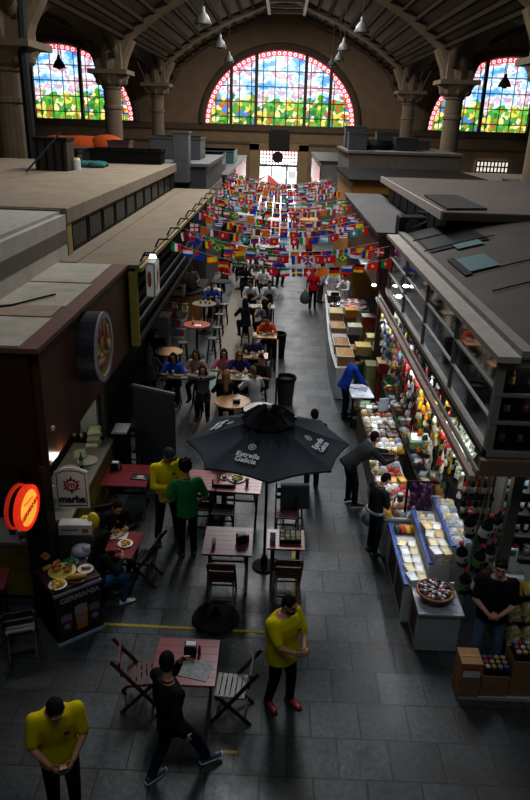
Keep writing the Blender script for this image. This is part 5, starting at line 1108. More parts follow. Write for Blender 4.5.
# lit round sign on the post
n_ = Vector((1, -.12, 0)).normalized(); up = Vector((0, 0, 1)); rt = up.cross(n_).normalized()
RM = Matrix((rt, up, n_)).transposed()
t = thing('lit_round_sign', 'glowing round yellow sign with red rim on the black post', 'sign', (-3.26, 7.76, 2.13))
b = MB(); b.lathe([(0, -.14), (.28, -.14), (.31, -.12), (.31, -.08), (.27, -.08), (.27, .02), (0, .02)], n=36, rot=RM, mfn=lambda i: 1 if 1 <= i <= 3 else 0); b.build('case', [BLACK, mat((.6, .04, .015), .4, emit=.35)], t)
b = MB(); b.lathe([(.25, .0), (.31, .0), (.31, .07), (.255, .08), (.25, .0)], n=36, rot=RM); b.build('rim', mat((.75, .045, .015), .4, emit=.6), t)
b = MB(); b.lathe([(0, .0), (.255, .0), (.25, .06), (0, .07)], n=36, rot=RM); b.build('face', mat((.85, .45, .07), .4, emit=.7, var=.3, scale=3), t)
place_text('GERMANIA', .098, mat((.50, .02, .01), .4, emit=.5), t, frame(n_*.075+up*-.03, (rt+up*.25), (up-rt*.25)), 'lettering', thick=.004)
b = MB(); b.box(n_*.071+up*.10, (.24, .24, .02), 0, 0, Matrix((rt, n_*.02, up)).transposed()); b.build('stripe', mat((.8, .12, .03), .4, emit=.6), t)
b = MB(); b.bar((-.08, .36, 0), (-.08, .0, 0), .05, .05); b.build('bracket', BLACK, t)
# sun emblem sign above the counter end
t = thing('emblem_sign', 'white peaked sign with red black sun emblem and lettering', 'sign', (-2.97, 8.86, 1.78), R(4))
b = MB(); o = [(-.25, 0, -.32), (.25, 0, -.32), (.245, 0, .30), (.12, 0, .355), (0, 0, .37), (-.12, 0, .355), (-.245, 0, .30)]; b.prism(o, (0, .03, 0)); b.build('board', mat((.80, .74, .70), .5, var=.08), t)
b = MB(); i_ = [(-.215, -.004, -.275), (.215, -.004, -.275), (.21, -.004, .265), (.11, -.004, .31), (0, -.004, .322), (-.11, -.004, .31), (-.21, -.004, .265)]
for k in range(7): b.bar(i_[k], i_[(k+1) % 7], .008, .016, up=(0, 1, 0))
b.build('border', mat((.02, .02, .03), .5), t)
b = MB(); c = Vector((0, -.006, .075))
for k in range(12):
    a = PI/2+2*PI*k/12; L_ = .155 if k % 2 == 0 else .125; b.add([c+Vector((L_*math.cos(a), 0, L_*math.sin(a))), c+Vector((.095*math.cos(a-.25), 0, .095*math.sin(a-.25))), c+Vector((.095*math.cos(a+.25), 0, .095*math.sin(a+.25)))], [(0, 1, 2)], 1 if k % 3 == 0 else 0)
for k in range(20): a, e = 2*PI*k/20, 2*PI*(k+1)/20; b.add([c+Vector((r*math.cos(x), 0, r*math.sin(x))) for x in (a, e) for r in (.072, .092)], [(0, 1, 3, 2)], 0 if k % 4 < 2 else 1)
b.build('sun_emblem', [mat((.55, .05, .03), .5), mat((.02, .02, .02), .5)], t)
FZ = lambda o: frame(o, (1, 0, 0), (0, 0, 1))
place_text('m', .15, mat((.55, .05, .03), .5), t, FZ((0, -.012, .085)), 'lettering', thick=.004); place_text('marba', .155, mat((.015, .015, .02), .5), t, FZ((0, -.012, -.165)), 'lettering', thick=.007)
# carton bin with yellow bag below the sign
t = thing('supply_box', 'white box with red mark below the emblem sign', 'box', (-2.93, 8.80, 1.08), R(4)); b = MB(); b.b2(-.25, .25, -.1, .1, 0, .17); b.build('body', mat((.55, .53, .52), .6), t); place_text('m', .12, mat((.45, .03, .04), .5), t, FZ((.15, -.106, .085)), 'mark', thick=.006)
b = MB(); b.b2(-.2, .05, -.104, -.1, .08, .1); b.build('printed_line', mat((.12, .08, .12), .6), t)
b = MB(); b.b2(-2.93-.25, -2.93+.28, 8.68, 9.05, 0, 1.075); tag(b.build('side_cupboard', mat((.06, .055, .05), .6)), 'dark cupboard at the counter end below the emblem sign', 'cupboard')
b = MB(); b.ell((0, 0, .12), (.10, .09, .15), 12, 8); b.ell((-.12, .02, .1), (.1, .08, .1), 10, 8); tag(b.build('yellow_bag', mat((.60, .48, .03), .5), None, (-2.70, 8.92, 1.08), smooth=True), 'bright yellow plastic bag beside the white box', 'bag')
b = MB(); b.loft([((0, 0, z), (a, 0, 0), (0, a, 0)) for z, a in ((0, .14), (.4, .19), (.55, .17))], 14); b.ell((0, 0, .58), (.17, .15, .1)); b.ell((.06, -.05, .62), (.07, .06, .08)); tag(b.build('refuse_sack', mat((.32, .33, .40), .5, var=.3), None, (-2.78, 8.52, 0.35), smooth=True), 'pale grey plastic sack under the emblem sign', 'sack')
b = MB(); b.b2(-2.95, -2.60, 8.36, 8.66, 0, .35); tag(b.build('stool_box', DKW), 'dark low box beneath the pale plastic sack', 'box')
# poster stand with display plates
a0, a1 = Vector((-2.90, 7.52, 0)), Vector((-2.37, 7.95, 0)); rt = (a1-a0).normalized(); up = Vector((0, 0, 1)); nr = rt.cross(up)
t = thing('poster_stand', 'black poster stand with beer glasses picture and white lettering', 'poster', (a0+a1)/2, math.atan2(rt.y, rt.x)); W = (a1-a0).length/2
b = MB(); b.b2(-W, W, 0, .03, .02, .88); b.build('board', mat((.012, .013, .018), .4), t)
b = MB(); b.b2(-W-.01, W+.01, -.012, .035, .83, .875); b.build('edge_strip', mat((.30, .32, .36), .4), t)
b = MB(); b.b2(-W-.01, W+.01, -.02, .04, .0, .045); b.build('edge_strip', mat((.38, .42, .48), .4), t)
place_text('GERMANIA', .118, mat((.36, .37, .40), .5), t, FZ((.02, -.006, .735)), 'lettering', thick=.004)
for i, (x, c, f, h) in enumerate(((-.20, (.10, .02, .06), (.30, .18, .22), .30), (.02, (.50, .16, .01), (.30, .33, .36), .40), (.22, (.06, .02, .03), (.2, .14, .15), .32))):
    b = MB(); w_ = .095 if i == 1 else .08; z0 = .18-.02*(i == 1)
    b.prism([(x-w_*.8, -.004, z0), (x+w_*.8, -.004, z0), (x+w_, -.004, z0+h*.68), (x-w_, -.004, z0+h*.68)], (0, .003, 0), 0); b.prism([(x-w_, -.004, z0+h*.68), (x+w_, -.004, z0+h*.68), (x+w_*.95, -.004, z0+h), (x, -.004, z0+h*1.06), (x-w_*.95, -.004, z0+h)], (0, .003, 0), 1)
    b.ell((x, -.005, z0+h*.36), (w_*.6, .003, h*.15), 12, 6, 2); b.build('beer_picture', [mat(c, .5, var=.3, scale=20), mat(f, .5), mat((.25, .26, .30), .5, var=.6, scale=40)], t)
b = MB(); b.b2(-W, W, .06, .62, .0, .80); b.build('stand', BLACK, t); b = MB(); b.b2(-W-.02, W+.02, .035, .68, .86, .9); b.build('top', mat((.05, .015, .015), .4), t)
Rm = Matrix.Rotation(math.atan2(rt.y, rt.x), 3, 'Z'); base = (a0+a1)/2
def onst(x, y, z=.902): q = base+Rm @ Vector((x, y, z)); return q
def hotdog(t):
    for s in (-1, 1):
        b = MB(); b.path([(s*.075-.05, -.03, .05), (s*.075, 0, .055), (s*.075+.05, .03, .05)], [.03, .042, .03], 8); b.build('bread', mat((.50, .25, .06), .6), t, smooth=True)
        b = MB(); b.path([(s*.075-.055, -.035, .085), (s*.075+.055, .035, .085)], .018, 8); b.build('sausage', mat((.25, .05, .02), .5), t, smooth=True)
q_ = plate('oval plate with two loaded hot dogs on the poster stand', onst(-.05, .42), .2, hotdog, c=(.55, .5, .12))
plate('white bowl of yellow fries on the poster stand', onst(-.22, .16), .13, pile((.62, .42, .05), 16, .08, .045))
plate('small white plate with one sausage on the poster stand', onst(.24, .27), .12, lambda t: MB().path([(-.06, 0, .03), (.06, .01, .03)], [.02, .02], 8).build('sausage', mat((.3, .13, .06), .5), t, smooth=True), c=(.62, .6, .58))
plate('dark plate with long golden sandwich on the poster stand', onst(.05, .14), .13, lambda t: MB().path([(-.13, -.04, .04), (0, 0, .05), (.13, .04, .04)], [.03, .045, .03], 8).build('sandwich', mat((.55, .30, .05), .6, var=.4, scale=30), t, smooth=True), c=(.1, .05, .04))
plate('green leaf garnished plate at back of the poster stand', onst(.14, .55), .11, pile((.02, .18, .08), 12, .07, .04), c=(.05, .2, .12))
MBx = MB().path([(-.15, -.03, .0), (.12, .04, .0)], [.035, .035], 8); tag(MBx.build('baguette', mat((.52, .26, .06), .6), None, onst(-.12, .60, .94), R(40), smooth=True), 'golden baguette lying behind the hot dogs', 'bread')
b = MB(); b.box((0, 0, 0), (.11, .006, .11), 0, 0, Euler((0, R(45), 0)).to_matrix()); b.box((0, -.004, 0), (.06, .004, .06), 0, 1); tag(b.build('diamond_card', [mat((.55, .32, .05), .5), mat((.5, .2, .05), .5)], None, (-3.18, 8.09, 1.12)), 'orange diamond shaped card stuck on the black post', 'card')
# dark screen dividing the stalls
t = thing('folding_screen', 'tall dark grey screen behind the red table and waiter', 'screen', (-2.42, 12.72, 0), R(-25)); b = MB(); b.b2(-.5, .5, -.02, .02, .08, 1.88); b.build('panel', mat((.040, .045, .055), .6), t); b = MB(); b.b2(-.52, .52, -.03, .03, 1.87, 1.92); b.build('top_rail', mat((.13, .14, .16), .5), t)
for sx in (-1, 1): b = MB(); b.b2(sx*.48-.02, sx*.48+.02, -.22, .22, 0, .08); b.build('foot', BLACK, t)
# shelves inside the brown stall by the pale panel
t = thing('back_counter', 'dark counter with jars below the pale panel', 'counter', (-3.6, 11.95, 0)); b = MB(); b.b2(-.4, .3, -.1, .1, 1.07, 1.12); b.build('top', BLACK, t)
for i in range(4): bottle(('red', 'clear', 'amber', 'yellow')[i], (-3.85+.14*i, 11.93, 1.122), '%s bottle on dark counter below the pale panel' % ('red', 'clear', 'amber', 'yellow')[i], 'bottles below the pale panel', .8)
t = thing('pedestal_box', 'narrow box with pale grey top behind the plank counter', 'pedestal', (-3.0, 12.25, 0)); b = MB(); b.b2(-.13, .13, -.2, .2, 0, 1.2); b.build('body', BLACK, t); b = MB(); b.b2(-.15, .15, -.22, .22, 1.2, 1.24); b.build('top', mat((.4, .42, .44), .5), t)
# ------------------------------------------------------------------ right hand stalls and their goods
WHT = mat((.58, .60, .60), .45, var=.1); BLUE = mat((.06, .12, .36), .5); GOODS = random.Random(21)
KR = mat((.46, .30, .15), .7, var=.4, scale=30)
# --- nut counter far along the aisle
t = thing('stall_counter', 'long white curved counter holding nut bins on the right', 'counter', (0, 0, 0)); b = MB()
cf = [(1.66, 17.2), (1.62, 18.5), (1.63, 19.8), (1.68, 21.2), (1.75, 23.0), (1.86, 25.6)]
for (x0, y0), (x1, y1) in zip(cf[:-1], cf[1:]): b.prism([(x0, y0, .02), (x0+.5, y0, .02), (x1+.5, y1, .02), (x1, y1, .02)], (0, 0, .86))
b.build('cabinet', WHT, t); b = MB()
for (x0, y0), (x1, y1) in zip(cf[:-1], cf[1:]): b.prism([(x0-.02, y0, .88), (x0+.53, y0, .88), (x1+.53, y1, .88), (x1-.02, y1, .88)], (0, 0, .03))
b.build('worktop', mat((.5, .52, .52), .3), t)
def bin_(label, x, y, z, w, d, h, col, side, rz=0, group='clear bins of nuts and dried fruit', cat='bin'):
    t = thing('goods_bin', label, cat, (x, y, z), rz, group); b = MB(); b.b2(-w/2, w/2, -d/2, d/2, 0, h); b.build('box', mat(side, .25, var=.3, scale=18), t)
    b = MB(); b.grid(lambda u, v: ((u-.5)*(w-.03), (v-.5)*(d-.03), h+.05*math.sin(u*PI)*math.sin(v*PI)+GOODS.uniform(0, .015)), 10, 10); b.build('contents', mat(col, .6, var=.6, scale=45), t)
    b = MB()
    for sx in (-1, 1): b.b2(sx*w/2-.008, sx*w/2+.008, -d/2, d/2, h, h+.02)
    for sy in (-1, 1): b.b2(-w/2, w/2, sy*d/2-.008, sy*d/2+.008, h, h+.02)
    b.build('edge_rim', mat((.5, .52, .5), .3), t); return t
nuts = ((1.92, 17.75, (.36, .20, .07), (.26, .13, .05), 'brown nuts nearest the blue shirted vendor'), (1.9, 18.75, (.32, .17, .07), (.22, .12, .06), 'reddish brown nuts, second from the near end'), (1.92, 19.6, (.45, .38, .40), (.35, .25, .2), 'whitish packets, third from the near end'), (1.92, 20.45, (.40, .24, .10), (.30, .18, .08), 'tan nuts, fourth from the near end'), (2.0, 22.2, (.55, .42, .20), (.22, .12, .06), 'pale yellow nuts, fifth from the near end'), (2.08, 24.6, (.5, .4, .3), (.04, .04, .05), 'beige nuts near the white coated helper'))
for i, (x, y, c, s, nm) in enumerate(nuts): bin_('front counter bin of '+nm, x, y, .91, .44, .78 if i != 2 else .6, .26 if i != 2 else .14, c, s)
t = thing('weighing_scale', 'dark weighing scale at far end of the nut counter', 'scale', (2.05, 23.5, .91)); b = MB(); b.b2(-.16, .16, -.16, .16, 0, .12); b.b2(-.02, .02, .1, .16, .12, .42); b.b2(-.14, .14, .08, .14, .42, .54); b.build('body', BLACK, t); b = MB(); b.lathe([(0, .12), (.17, .13), (.19, .16), (0, .15)], n=16); b.build('pan', mat((.5, .5, .5), .25, metal=.8), t)
# --- second row: tall coloured cabinets with bins on top
def tallbin(label, x, y, w, d, h, col): 
    t = thing('display_cabinet', label, 'cabinet', (x, y, 0), 0, 'tall coloured cabinets behind the nut counter'); b = MB(); b.b2(-w/2, w/2, -d/2, d/2, .03, h); b.build('body', mat(col, .5), t); b = MB(); b.b2(-w/2+.02, w/2-.02, -d/2-.008, -d/2, .1, h-.08); b.build('door_panel', mat(tuple(c*1.3 for c in col), .4), t); b = MB(); b.b2(-w/2, w/2, -d/2, d/2, 0, .03); b.build('plinth', BLACK, t)
tc = ((2.32, 18.9, (.35, .13, .03), 'orange'), (2.50, 18.3, (.02, .05, .04), 'dark green'), (2.62, 17.5, (.17, .18, .08), 'olive'), (2.95, 17.05, (.35, .02, .02), 'red'), (2.4, 20.3, (.03, .03, .03), 'black'), (2.85, 19.3, (.25, .2, .06), 'mustard'), (2.5, 22.3, (.2, .1, .04), 'brown'), (3.0, 21.5, (.3, .12, .03), 'rust'))
for x, y, c, n in tc: tallbin('tall %s cabinet standing behind the nut counter' % n, x, y, .36 if n != 'olive' else .3, .5, .98, c)
second = ((2.48, 18.35, (.55, .42, .12), (.35, .22, .06), 'mixed yellow dried fruit on the dark green cabinet'), (2.9, 19.25, (.62, .58, .25), (.55, .45, .12), 'pale yellow dried fruit on the mustard cabinet'), (2.44, 20.3, (.55, .58, .38), (.3, .3, .28), 'pale green seeds on the black cabinet'), (3.0, 21.5, (.58, .50, .36), (.45, .06, .03), 'creamy packs on the rust cabinet'), (2.52, 22.3, (.6, .28, .02), (.55, .25, .02), 'orange apricots on the brown cabinet'), (2.93, 17.0, (.50, .28, .08), (.4, .03, .02), 'golden raisins on the red cabinet'))
for x, y, c, s, nm in second: bin_('back row bin of '+nm, x, y, .98, .42, .48, .24, c, s)
red = GOODS
for i, (x, y) in enumerate(((2.45, 23.2), (2.7, 23.4), (2.95, 23.2), (2.5, 23.9), (2.75, 24.1), (3.0, 23.9))):
    t = thing('meat_pack', 'red and white packet in heap before the vendors, %s' % ordw(i), 'packet', (x, y, 1.0), .4*i, 'red and white packets before the vendors'); b = MB(); b.b2(-.15, .15, -.2, .2, 0, .09); b.build('tray', mat((.6, .58, .56), .4), t, bevel=.02); b = MB(); b.b2(-.12, .12, -.07, .1, .09, .1); b.build('band', mat((.45, .05, .05), .4), t)
t = thing('stall_table', 'grey table under the red and white packets', 'table', (2.72, 23.6, 0)); b = MB(); b.b2(-.5, .5, -.65, .65, .94, .99); b.build('tabletop', mat((.4, .4, .4), .5), t)
for sx in (-1, 1):
    for sy in (-1, 1): b = MB(); b.b2(sx*.45-.03, sx*.45+.03, sy*.6-.03, sy*.6+.03, 0, .94); b.build('leg', BLACK, t)
b = MB(); b.box((0, 0, 0), (.5, .35, .02), 0, 0, Euler((R(30), R(25), 0)).to_matrix()); tag(b.build('steel_scoop_tray', mat((.5, .5, .5), .3, metal=.5), None, (2.95, 18.2, 1.15)), 'tilted white tray propped between the back row bins', 'tray')
b = MB(); b.lathe([(.13, 0), (.18, .12), (.10, .5), (.03, .75), (0, .75)], n=12, mfn=lambda i: 0 if i < 2 else 1); tag(b.build('striped_bag', [mat((.03, .22, .12), .5), mat((.6, .6, .58), .5)], None, (3.02, 16.5, .55)), 'green and white bag hanging by the red cabinet', 'bag')
b = MB(); b.b2(-.14, .14, -.14, .14, 0, .55); tag(b.build('crate_plinth', mat((.28, .02, .02), .5), None, (3.02, 16.5, 0)), 'red box under the green and white bag', 'box')
# --- small white table with papers
t = thing('small_table', 'small white table with papers before the blue shirted vendor', 'table', (2.16, 15.85, 0), R(4)); b = MB(); b.b2(-.27, .27, -.5, .4, .80, .83); b.build('tabletop', mat((.60, .61, .66), .5), t)
for sx in (-1, 1):
    for sy in (-.46, .36): b = MB(); b.b2(sx*.24-.02, sx*.24+.02, sy-.02, sy+.02, 0, .8); b.build('leg', BLACK, t)
b = MB(); b.b2(-.25, .25, -.48, .38, .32, .35); b.build('shelf', DKW, t)
for i, (x, y, rz) in enumerate(((2.1, 15.6, .2), (2.25, 15.9, -.3), (2.05, 16.05, .6))): tag(MB().b2(-.1, .1, -.14, .14, 0, .012).build('paper_sheet', mat((.62, .63, .70) if i != 1 else (.35, .40, .55), .7), None, (x, y, .832), rz), ('white paper pad at near edge of small table', 'bluish folder in the middle of small table', 'white paper pad beside the vendor hands')[i], 'paper')
for i, (x, y, z, c) in enumerate(((2.08, 15.5, .35, (.28, .28, .05)), (2.25, 15.45, .35, (.40, .18, .02)), (2.15, 15.45, .02, (.45, .25, .02)))):
    t = thing('produce_basket', ('green basket on lower shelf of the small table', 'orange basket on lower shelf of the small table', 'amber basket on floor beneath the small table')[i], 'basket', (x, y, z)); b = MB(); b.lathe([(0, 0), (.1, 0), (.14, .14), (.12, .14), (.09, .02), (0, .02)], n=16); b.build('bowl', mat((.12, .08, .04), .6), t); b = MB()
    for k in range(9): b.ell((.07*math.cos(k*2.1), .07*math.sin(k*2.1), .12+.02*(k % 2)), (.045,)*3, 8, 6)
    b.build('fruit', mat(c, .4), t, smooth=True)
# --- packet stall: two long tables heaped with packs
def trestle(label, x0, x1, y0, y1, h, m, body=None):
    t = thing('stall_table', label, 'table', ((x0+x1)/2, (y0+y1)/2, 0)); w, d = (x1-x0)/2, (y1-y0)/2
    b = MB(); b.b2(-w, w, -d, d, h-.04, h); b.build('tabletop', m, t); b = MB(); b.b2(-w+.02, w-.02, -d+.02, d-.02, .02, h-.04); b.build('skirt', body or mat((.10, .07, .05), .6), t)
trestle('long dark stall table heaped with packets on the right', 2.02, 2.72, 12.3, 15.0, .84, DKW, mat((.14, .10, .06), .6))
trestle('lower stall table with white front by the bending man', 1.96, 2.55, 9.95, 12.1, .80, mat((.45, .45, .45), .5), mat((.30, .30, .31), .6))
PC = [((.60, .58, .55), 'white'), ((.50, .36, .18), 'tan'), ((.40, .05, .04), 'red'), ((.55, .48, .30), 'cream'), ((.12, .07, .05), 'dark brown'), ((.30, .33, .38), 'grey'), ((.50, .30, .04), 'amber'), ((.16, .22, .12), 'green'), ((.62, .60, .62), 'pale'), ((.25, .12, .06), 'brown')]
def pillow(b, w, d, h, seed=0, lab=(.3, .72, .28, .62)):
    qr = random.Random(seed+50); nz = [[qr.uniform(-1, 1) for _ in range(11)] for _ in range(11)]
    def fn(u, v):
        e = max(0, math.sin(u*PI))*max(0, math.sin(v*PI)); i, j = int(u*10), int(v*10)
        return ((u-.5)*w*(1-.06*math.sin(v*PI)), (v-.5)*d*(1-.06*math.sin(u*PI)), .012+h*e**.45+.008*nz[i][j]*(e > .02))
    b.grid(fn, 10, 10, mfn=lambda u, v: 1 if lab[0] < u < lab[1] and lab[2] < v < lab[3] else 0)
    b.add([(-w/2, -d/2, .012), (w/2, -d/2, .012), (w/2, d/2, .012), (-w/2, d/2, .012)], [(0, 3, 2, 1)], 0)
def pack_mesh(col, kind, i):
    b = MB(); c2 = tuple(min(1, x*1.3+.05) for x in col)
    if kind == 'box': b.b2(-.06, .06, -.09, .09, 0, .07, 0); b.b2(-.04, .04, -.092, .03, .02, .0712, 1)
    elif kind == 'pouch':
        pillow(b, .145, .20, .065, i)
    else: b.lathe([(0, 0), (.05, 0), (.052, .10), (.045, .115), (0, .115)], n=12, mi=0); b.lathe([(.053, .115), (.053, .14), (0, .14)], n=12, mi=1)
    return b.mesh('packet', [mat(col, .35, var=.4, scale=25), mat(c2, .4, var=.2) if kind != 'jar' else mat((.35, .05, .04) if i % 2 else (.5, .5, .48), .4)], kind == 'jar')
PK = {}
for i, (c, n) in enumerate(PC):
    for k in ('box', 'pouch', 'jar'): PK[(i, k)] = pack_mesh(c, k, i)
CATK = {'box': 'box', 'pouch': 'packet', 'jar': 'jar'}; NMK = {'box': 'goods_box', 'pouch': 'goods_packet', 'jar': 'goods_jar'}
def pack(ci, k, loc, rz, label, group, sc=1.0):
    o = bpy.data.objects.new(NMK[k], PK[(ci, k)]); C.objects.link(o); o.location = loc; o.rotation_euler = (0, 0, rz); o.scale = (sc,)*3; return tag(o, label, CATK[k], group)
q = random.Random(4)
for (nm, x0, y0, nx, ny, dx, dy, z, grp) in (('dark stall table', 2.10, 12.45, 5, 12, .135, .215, .842, 'packs on the dark stall table'), ('white fronted stall table', 2.04, 10.08, 4, 9, .135, .225, .802, 'packs on the white fronted stall table')):
    for j in range(ny):
        run = q.randrange(10); kk = q.choice(('box', 'pouch', 'pouch', 'jar'))
        for i in range(nx):
            ci = run if q.random() < .55 else q.randrange(10); k = kk if q.random() < .75 else 'pouch'
            pack(ci, k, (x0+dx*i+q.uniform(-.02, .02), y0+dy*j+q.uniform(-.02, .02), z+(.0 if True else 0)), q.uniform(-.3, .3), '%s %s on %s, %s row from near end, %s from aisle' % (PC[ci][1], CATK[k], nm, ordw(j), ordw(i)), grp, q.uniform(.95, 1.25))
b = MB(); b.b2(-.12, .12, -.015, .015, 0, .3); tag(b.build('price_board', mat((.45, .5, .58), .5), None, (2.5, 14.2, .99), R(20)), 'pale blue board standing among packs on dark stall table', 'board')
# --- strands of hanging packets under the rail
STR = [('maroon', (.16, .012, .012)), ('red', (.42, .03, .02)), ('white', (.58, .58, .58)), ('yellow', (.60, .40, .02)), ('grey', (.25, .26, .28)), ('brown', (.20, .09, .04)), ('cream', (.55, .50, .36)), ('dark green', (.05, .09, .04)), ('orange', (.55, .20, .02)), ('blue', (.06, .12, .30)), ('black', (.03, .03, .03)), ('pale', (.42, .46, .45))]
hm = {}
def hang_proto(i):
    if i in hm: return hm[i]
    n, c = STR[i]; t = thing('packet_strand', 'x', 'packet strand', (0, 0, 0)); qq = random.Random(i)
    b = MB(); b.tube((0, 0, 0), (0, 0, -1.15), .006, n=5); b.build('string', mat((.3, .3, .28), .7), t)
    for k in range(10):
        b = MB(); a = qq.random()*6.3; w = qq.uniform(.038, .062); z = -.08-.108*k; ca, sa = math.cos(a), math.sin(a); hh = qq.uniform(.7, 1.1)
        b.loft([((.055*ca, .055*sa, z+zz*hh), (w*s*ca, w*s*sa, 0), (-w*s2*sa, w*s2*ca, 0)) for zz, s, s2 in ((.06, .55, .1), (.045, .75, .25), (-.01, 1.0, .6), (-.07, 1.05, .5), (-.085, .9, .1))], 8)
        cc = c if qq.random() < .62 else STR[qq.randrange(12)][1]; f = qq.uniform(.5, 1.3); cc = tuple(min(1, x*f) for x in cc); b.build('packet', mat(cc, .35, var=.5, scale=25), t)
    hm[i] = t; return t
order = [4, 2, 11, 9, 4, 10, 1, 5, 0, 7, 0, 1, 2, 5, 0, 3, 8, 3, 6, 2, 1, 10]
cnt = 0
for row, (x, z, y0, dy, n) in enumerate(((2.74, 2.72, 9.6, .36, 21), (2.98, 2.72, 9.3, .38, 20))):
    for k in range(n):
        # far end first in the colour order
        ci = order[(n-1-k+row*3) % len(order)] if row == 0 else order[(n-1-k) % len(order)]
        lb = '%s packet strand hanging under the shop rail, %s of %s row from near end' % (STR[ci][0], ordw(k), ('front', 'rear')[row])
        t0 = hm.get(ci)
        p = (x+q.uniform(-.05, .05), y0+dy*k, z+q.uniform(-.05, .05))
        if t0 is None: t0 = hang_proto(ci); t0.location = p; t0['label'] = lb; t0['group'] = 'packet strands under the shop rail'
        else: dup(t0, p, q.random()*6, lb, 'packet strands under the shop rail')
# base counter under the strands with more packs
trestle('low dark ledge beneath the hanging packet strands', 2.80, 3.25, 10.1, 17.0, .75, DKW)
for j in range(26):
    for i in range(2):
        ci = q.randrange(10); k = q.choice(('jar', 'pouch', 'box')); pack(ci, k, (2.92+.2*i, 10.25+.26*j, .752), q.uniform(-.4, .4), '%s %s on the low ledge, %s from near end, %s row' % (PC[ci][1], CATK[k], ordw(j), ('front', 'rear')[i]), 'packs on the low ledge', 1.25)
# glowing tubes added out of sight under the rail to brighten the strands
ADDED_GLOW = mat((.85, .93, 1), .3, emit=2.0)
for i, y in enumerate((9.6, 12.6, 15.6)):
    t = thing('added_tube_light', 'added light tube under the shop rail, %s from near end' % ordw(i), 'lamp', (2.655, y, 2.672), 0, 'added light tubes under the rail'); b = MB(); b.tube((0, -.6, 0), (0, .6, 0), .010, n=8); b.build('tube', ADDED_GLOW, t); b = MB(); b.b2(-.015, .02, -.63, .63, .010, .028); b.build('holder', BLACK, t)
# --- stepped white display near the boy and young man
t = thing('display_stand', 'stepped white display stand with blue edges near camera', 'display stand', (0, 0, 0)); 
b = MB(); b.b2(2.05, 2.42, 8.3, 9.95, .02, .70); b.build('lower_step', WHT, t); b = MB(); b.b2(2.42, 2.75, 8.5, 10.0, .02, .95); b.build('middle_step', WHT, t); b = MB(); b.b2(2.75, 3.05, 8.6, 10.0, .02, 1.2); b.build('upper_step', WHT, t)
for x, y0, y1, z in ((2.05, 8.3, 9.95, .70), (2.42, 8.5, 10, .95), (2.75, 8.6, 10, 1.2)): b = MB(); b.b2(x-.02, x+.06, y0-.02, y1, z, z+.03); b.build('blue_edge', BLUE, t)
b = MB(); b.b2(2.044, 2.052, 8.42, 8.95, .12, .6); b.b2(2.044, 2.052, 9.05, 9.6, .12, .6); b.build('niche', mat((.05, .03, .025), .6), t)
t = thing('corner_counter', 'white box counter at the corner with wicker basket on it', 'counter', (0, 0, 0)); b = MB(); b.b2(2.16, 2.75, 7.72, 8.28, .02, .66); b.build('body', mat((.36, .38, .39), .5), t); b = MB(); b.b2(2.14, 2.78, 7.68, 8.29, .66, .69); b.build('top', mat((.42, .43, .46), .4), t); b = MB(); b.b2(2.152, 2.162, 7.85, 8.15, .15, .58); b.build('niche', mat((.10, .035, .02), .6), t)
for i in range(3): b = MB(); b.box((0, 0, 0), (.26, .19, .004), [.3, -.4, .9][i]); tag(b.build('paper_sheet', mat((.40, .42, .52), .6), None, [(2.30, 7.80, .694), (2.62, 7.86, .697), (2.58, 8.08, .701)][i]), ('bluish paper under the wicker basket front', 'bluish paper at right of the wicker basket', 'bluish paper behind the wicker basket')[i], 'paper')
t = thing('wicker_basket', 'round wicker basket full of small dark and white packets', 'basket', (2.42, 8.02, .70)); b = MB()
for k in range(6): r = .17+.016*k; b.path([(r*math.cos(2*PI*j/24), r*math.sin(2*PI*j/24), .015+.022*k) for j in range(25)], .014, 6)
b.lathe([(0, .005), (.17, .005), (.25, .13), (.23, .13), (.15, .02), (0, .02)], n=24); b.build('weave', mat((.20, .09, .03), .6, var=.4, scale=20), t)
b = MB(); b.path([(.255*math.cos(2*PI*j/28), .255*math.sin(2*PI*j/28), .14) for j in range(29)], .02, 7); b.build('rim', mat((.24, .11, .04), .6), t, smooth=True)
for k in range(46):
    a = k*2.399; d = .215*math.sqrt((k+.5)/46); cn, cc = (('dark', (.02, .02, .03)), ('white', (.62, .62, .66)), ('pinkish', (.45, .22, .26)))[k % 3]
    b = MB(); b.ell((0, 0, 0), (.036, .024, .016), 8, 5); o = b.build('sachet', mat(cc, .35), None, Vector((2.42+d*math.cos(a), 8.02+d*math.sin(a), .70+.165-.25*d*d+.012*(k % 2))), a, smooth=True); tag(o, '%s wrapped sachet in the wicker basket, %s from its centre' % (cn, ordw(k)), 'sachet', 'sachets in the wicker basket')
t = thing('spray_bottle', 'small white spray bottle right of the wicker basket', 'bottle', (2.70, 8.15, .70)); b = MB(); b.lathe([(0, 0), (.03, 0), (.032, .1), (.012, .13), (.012, .16), (0, .16)], n=12); b.build('body', mat((.6, .62, .62), .3), t, smooth=True); b = MB(); b.b2(-.05, .02, -.012, .012, .16, .19); b.build('nozzle', mat((.6, .6, .62), .4), t)
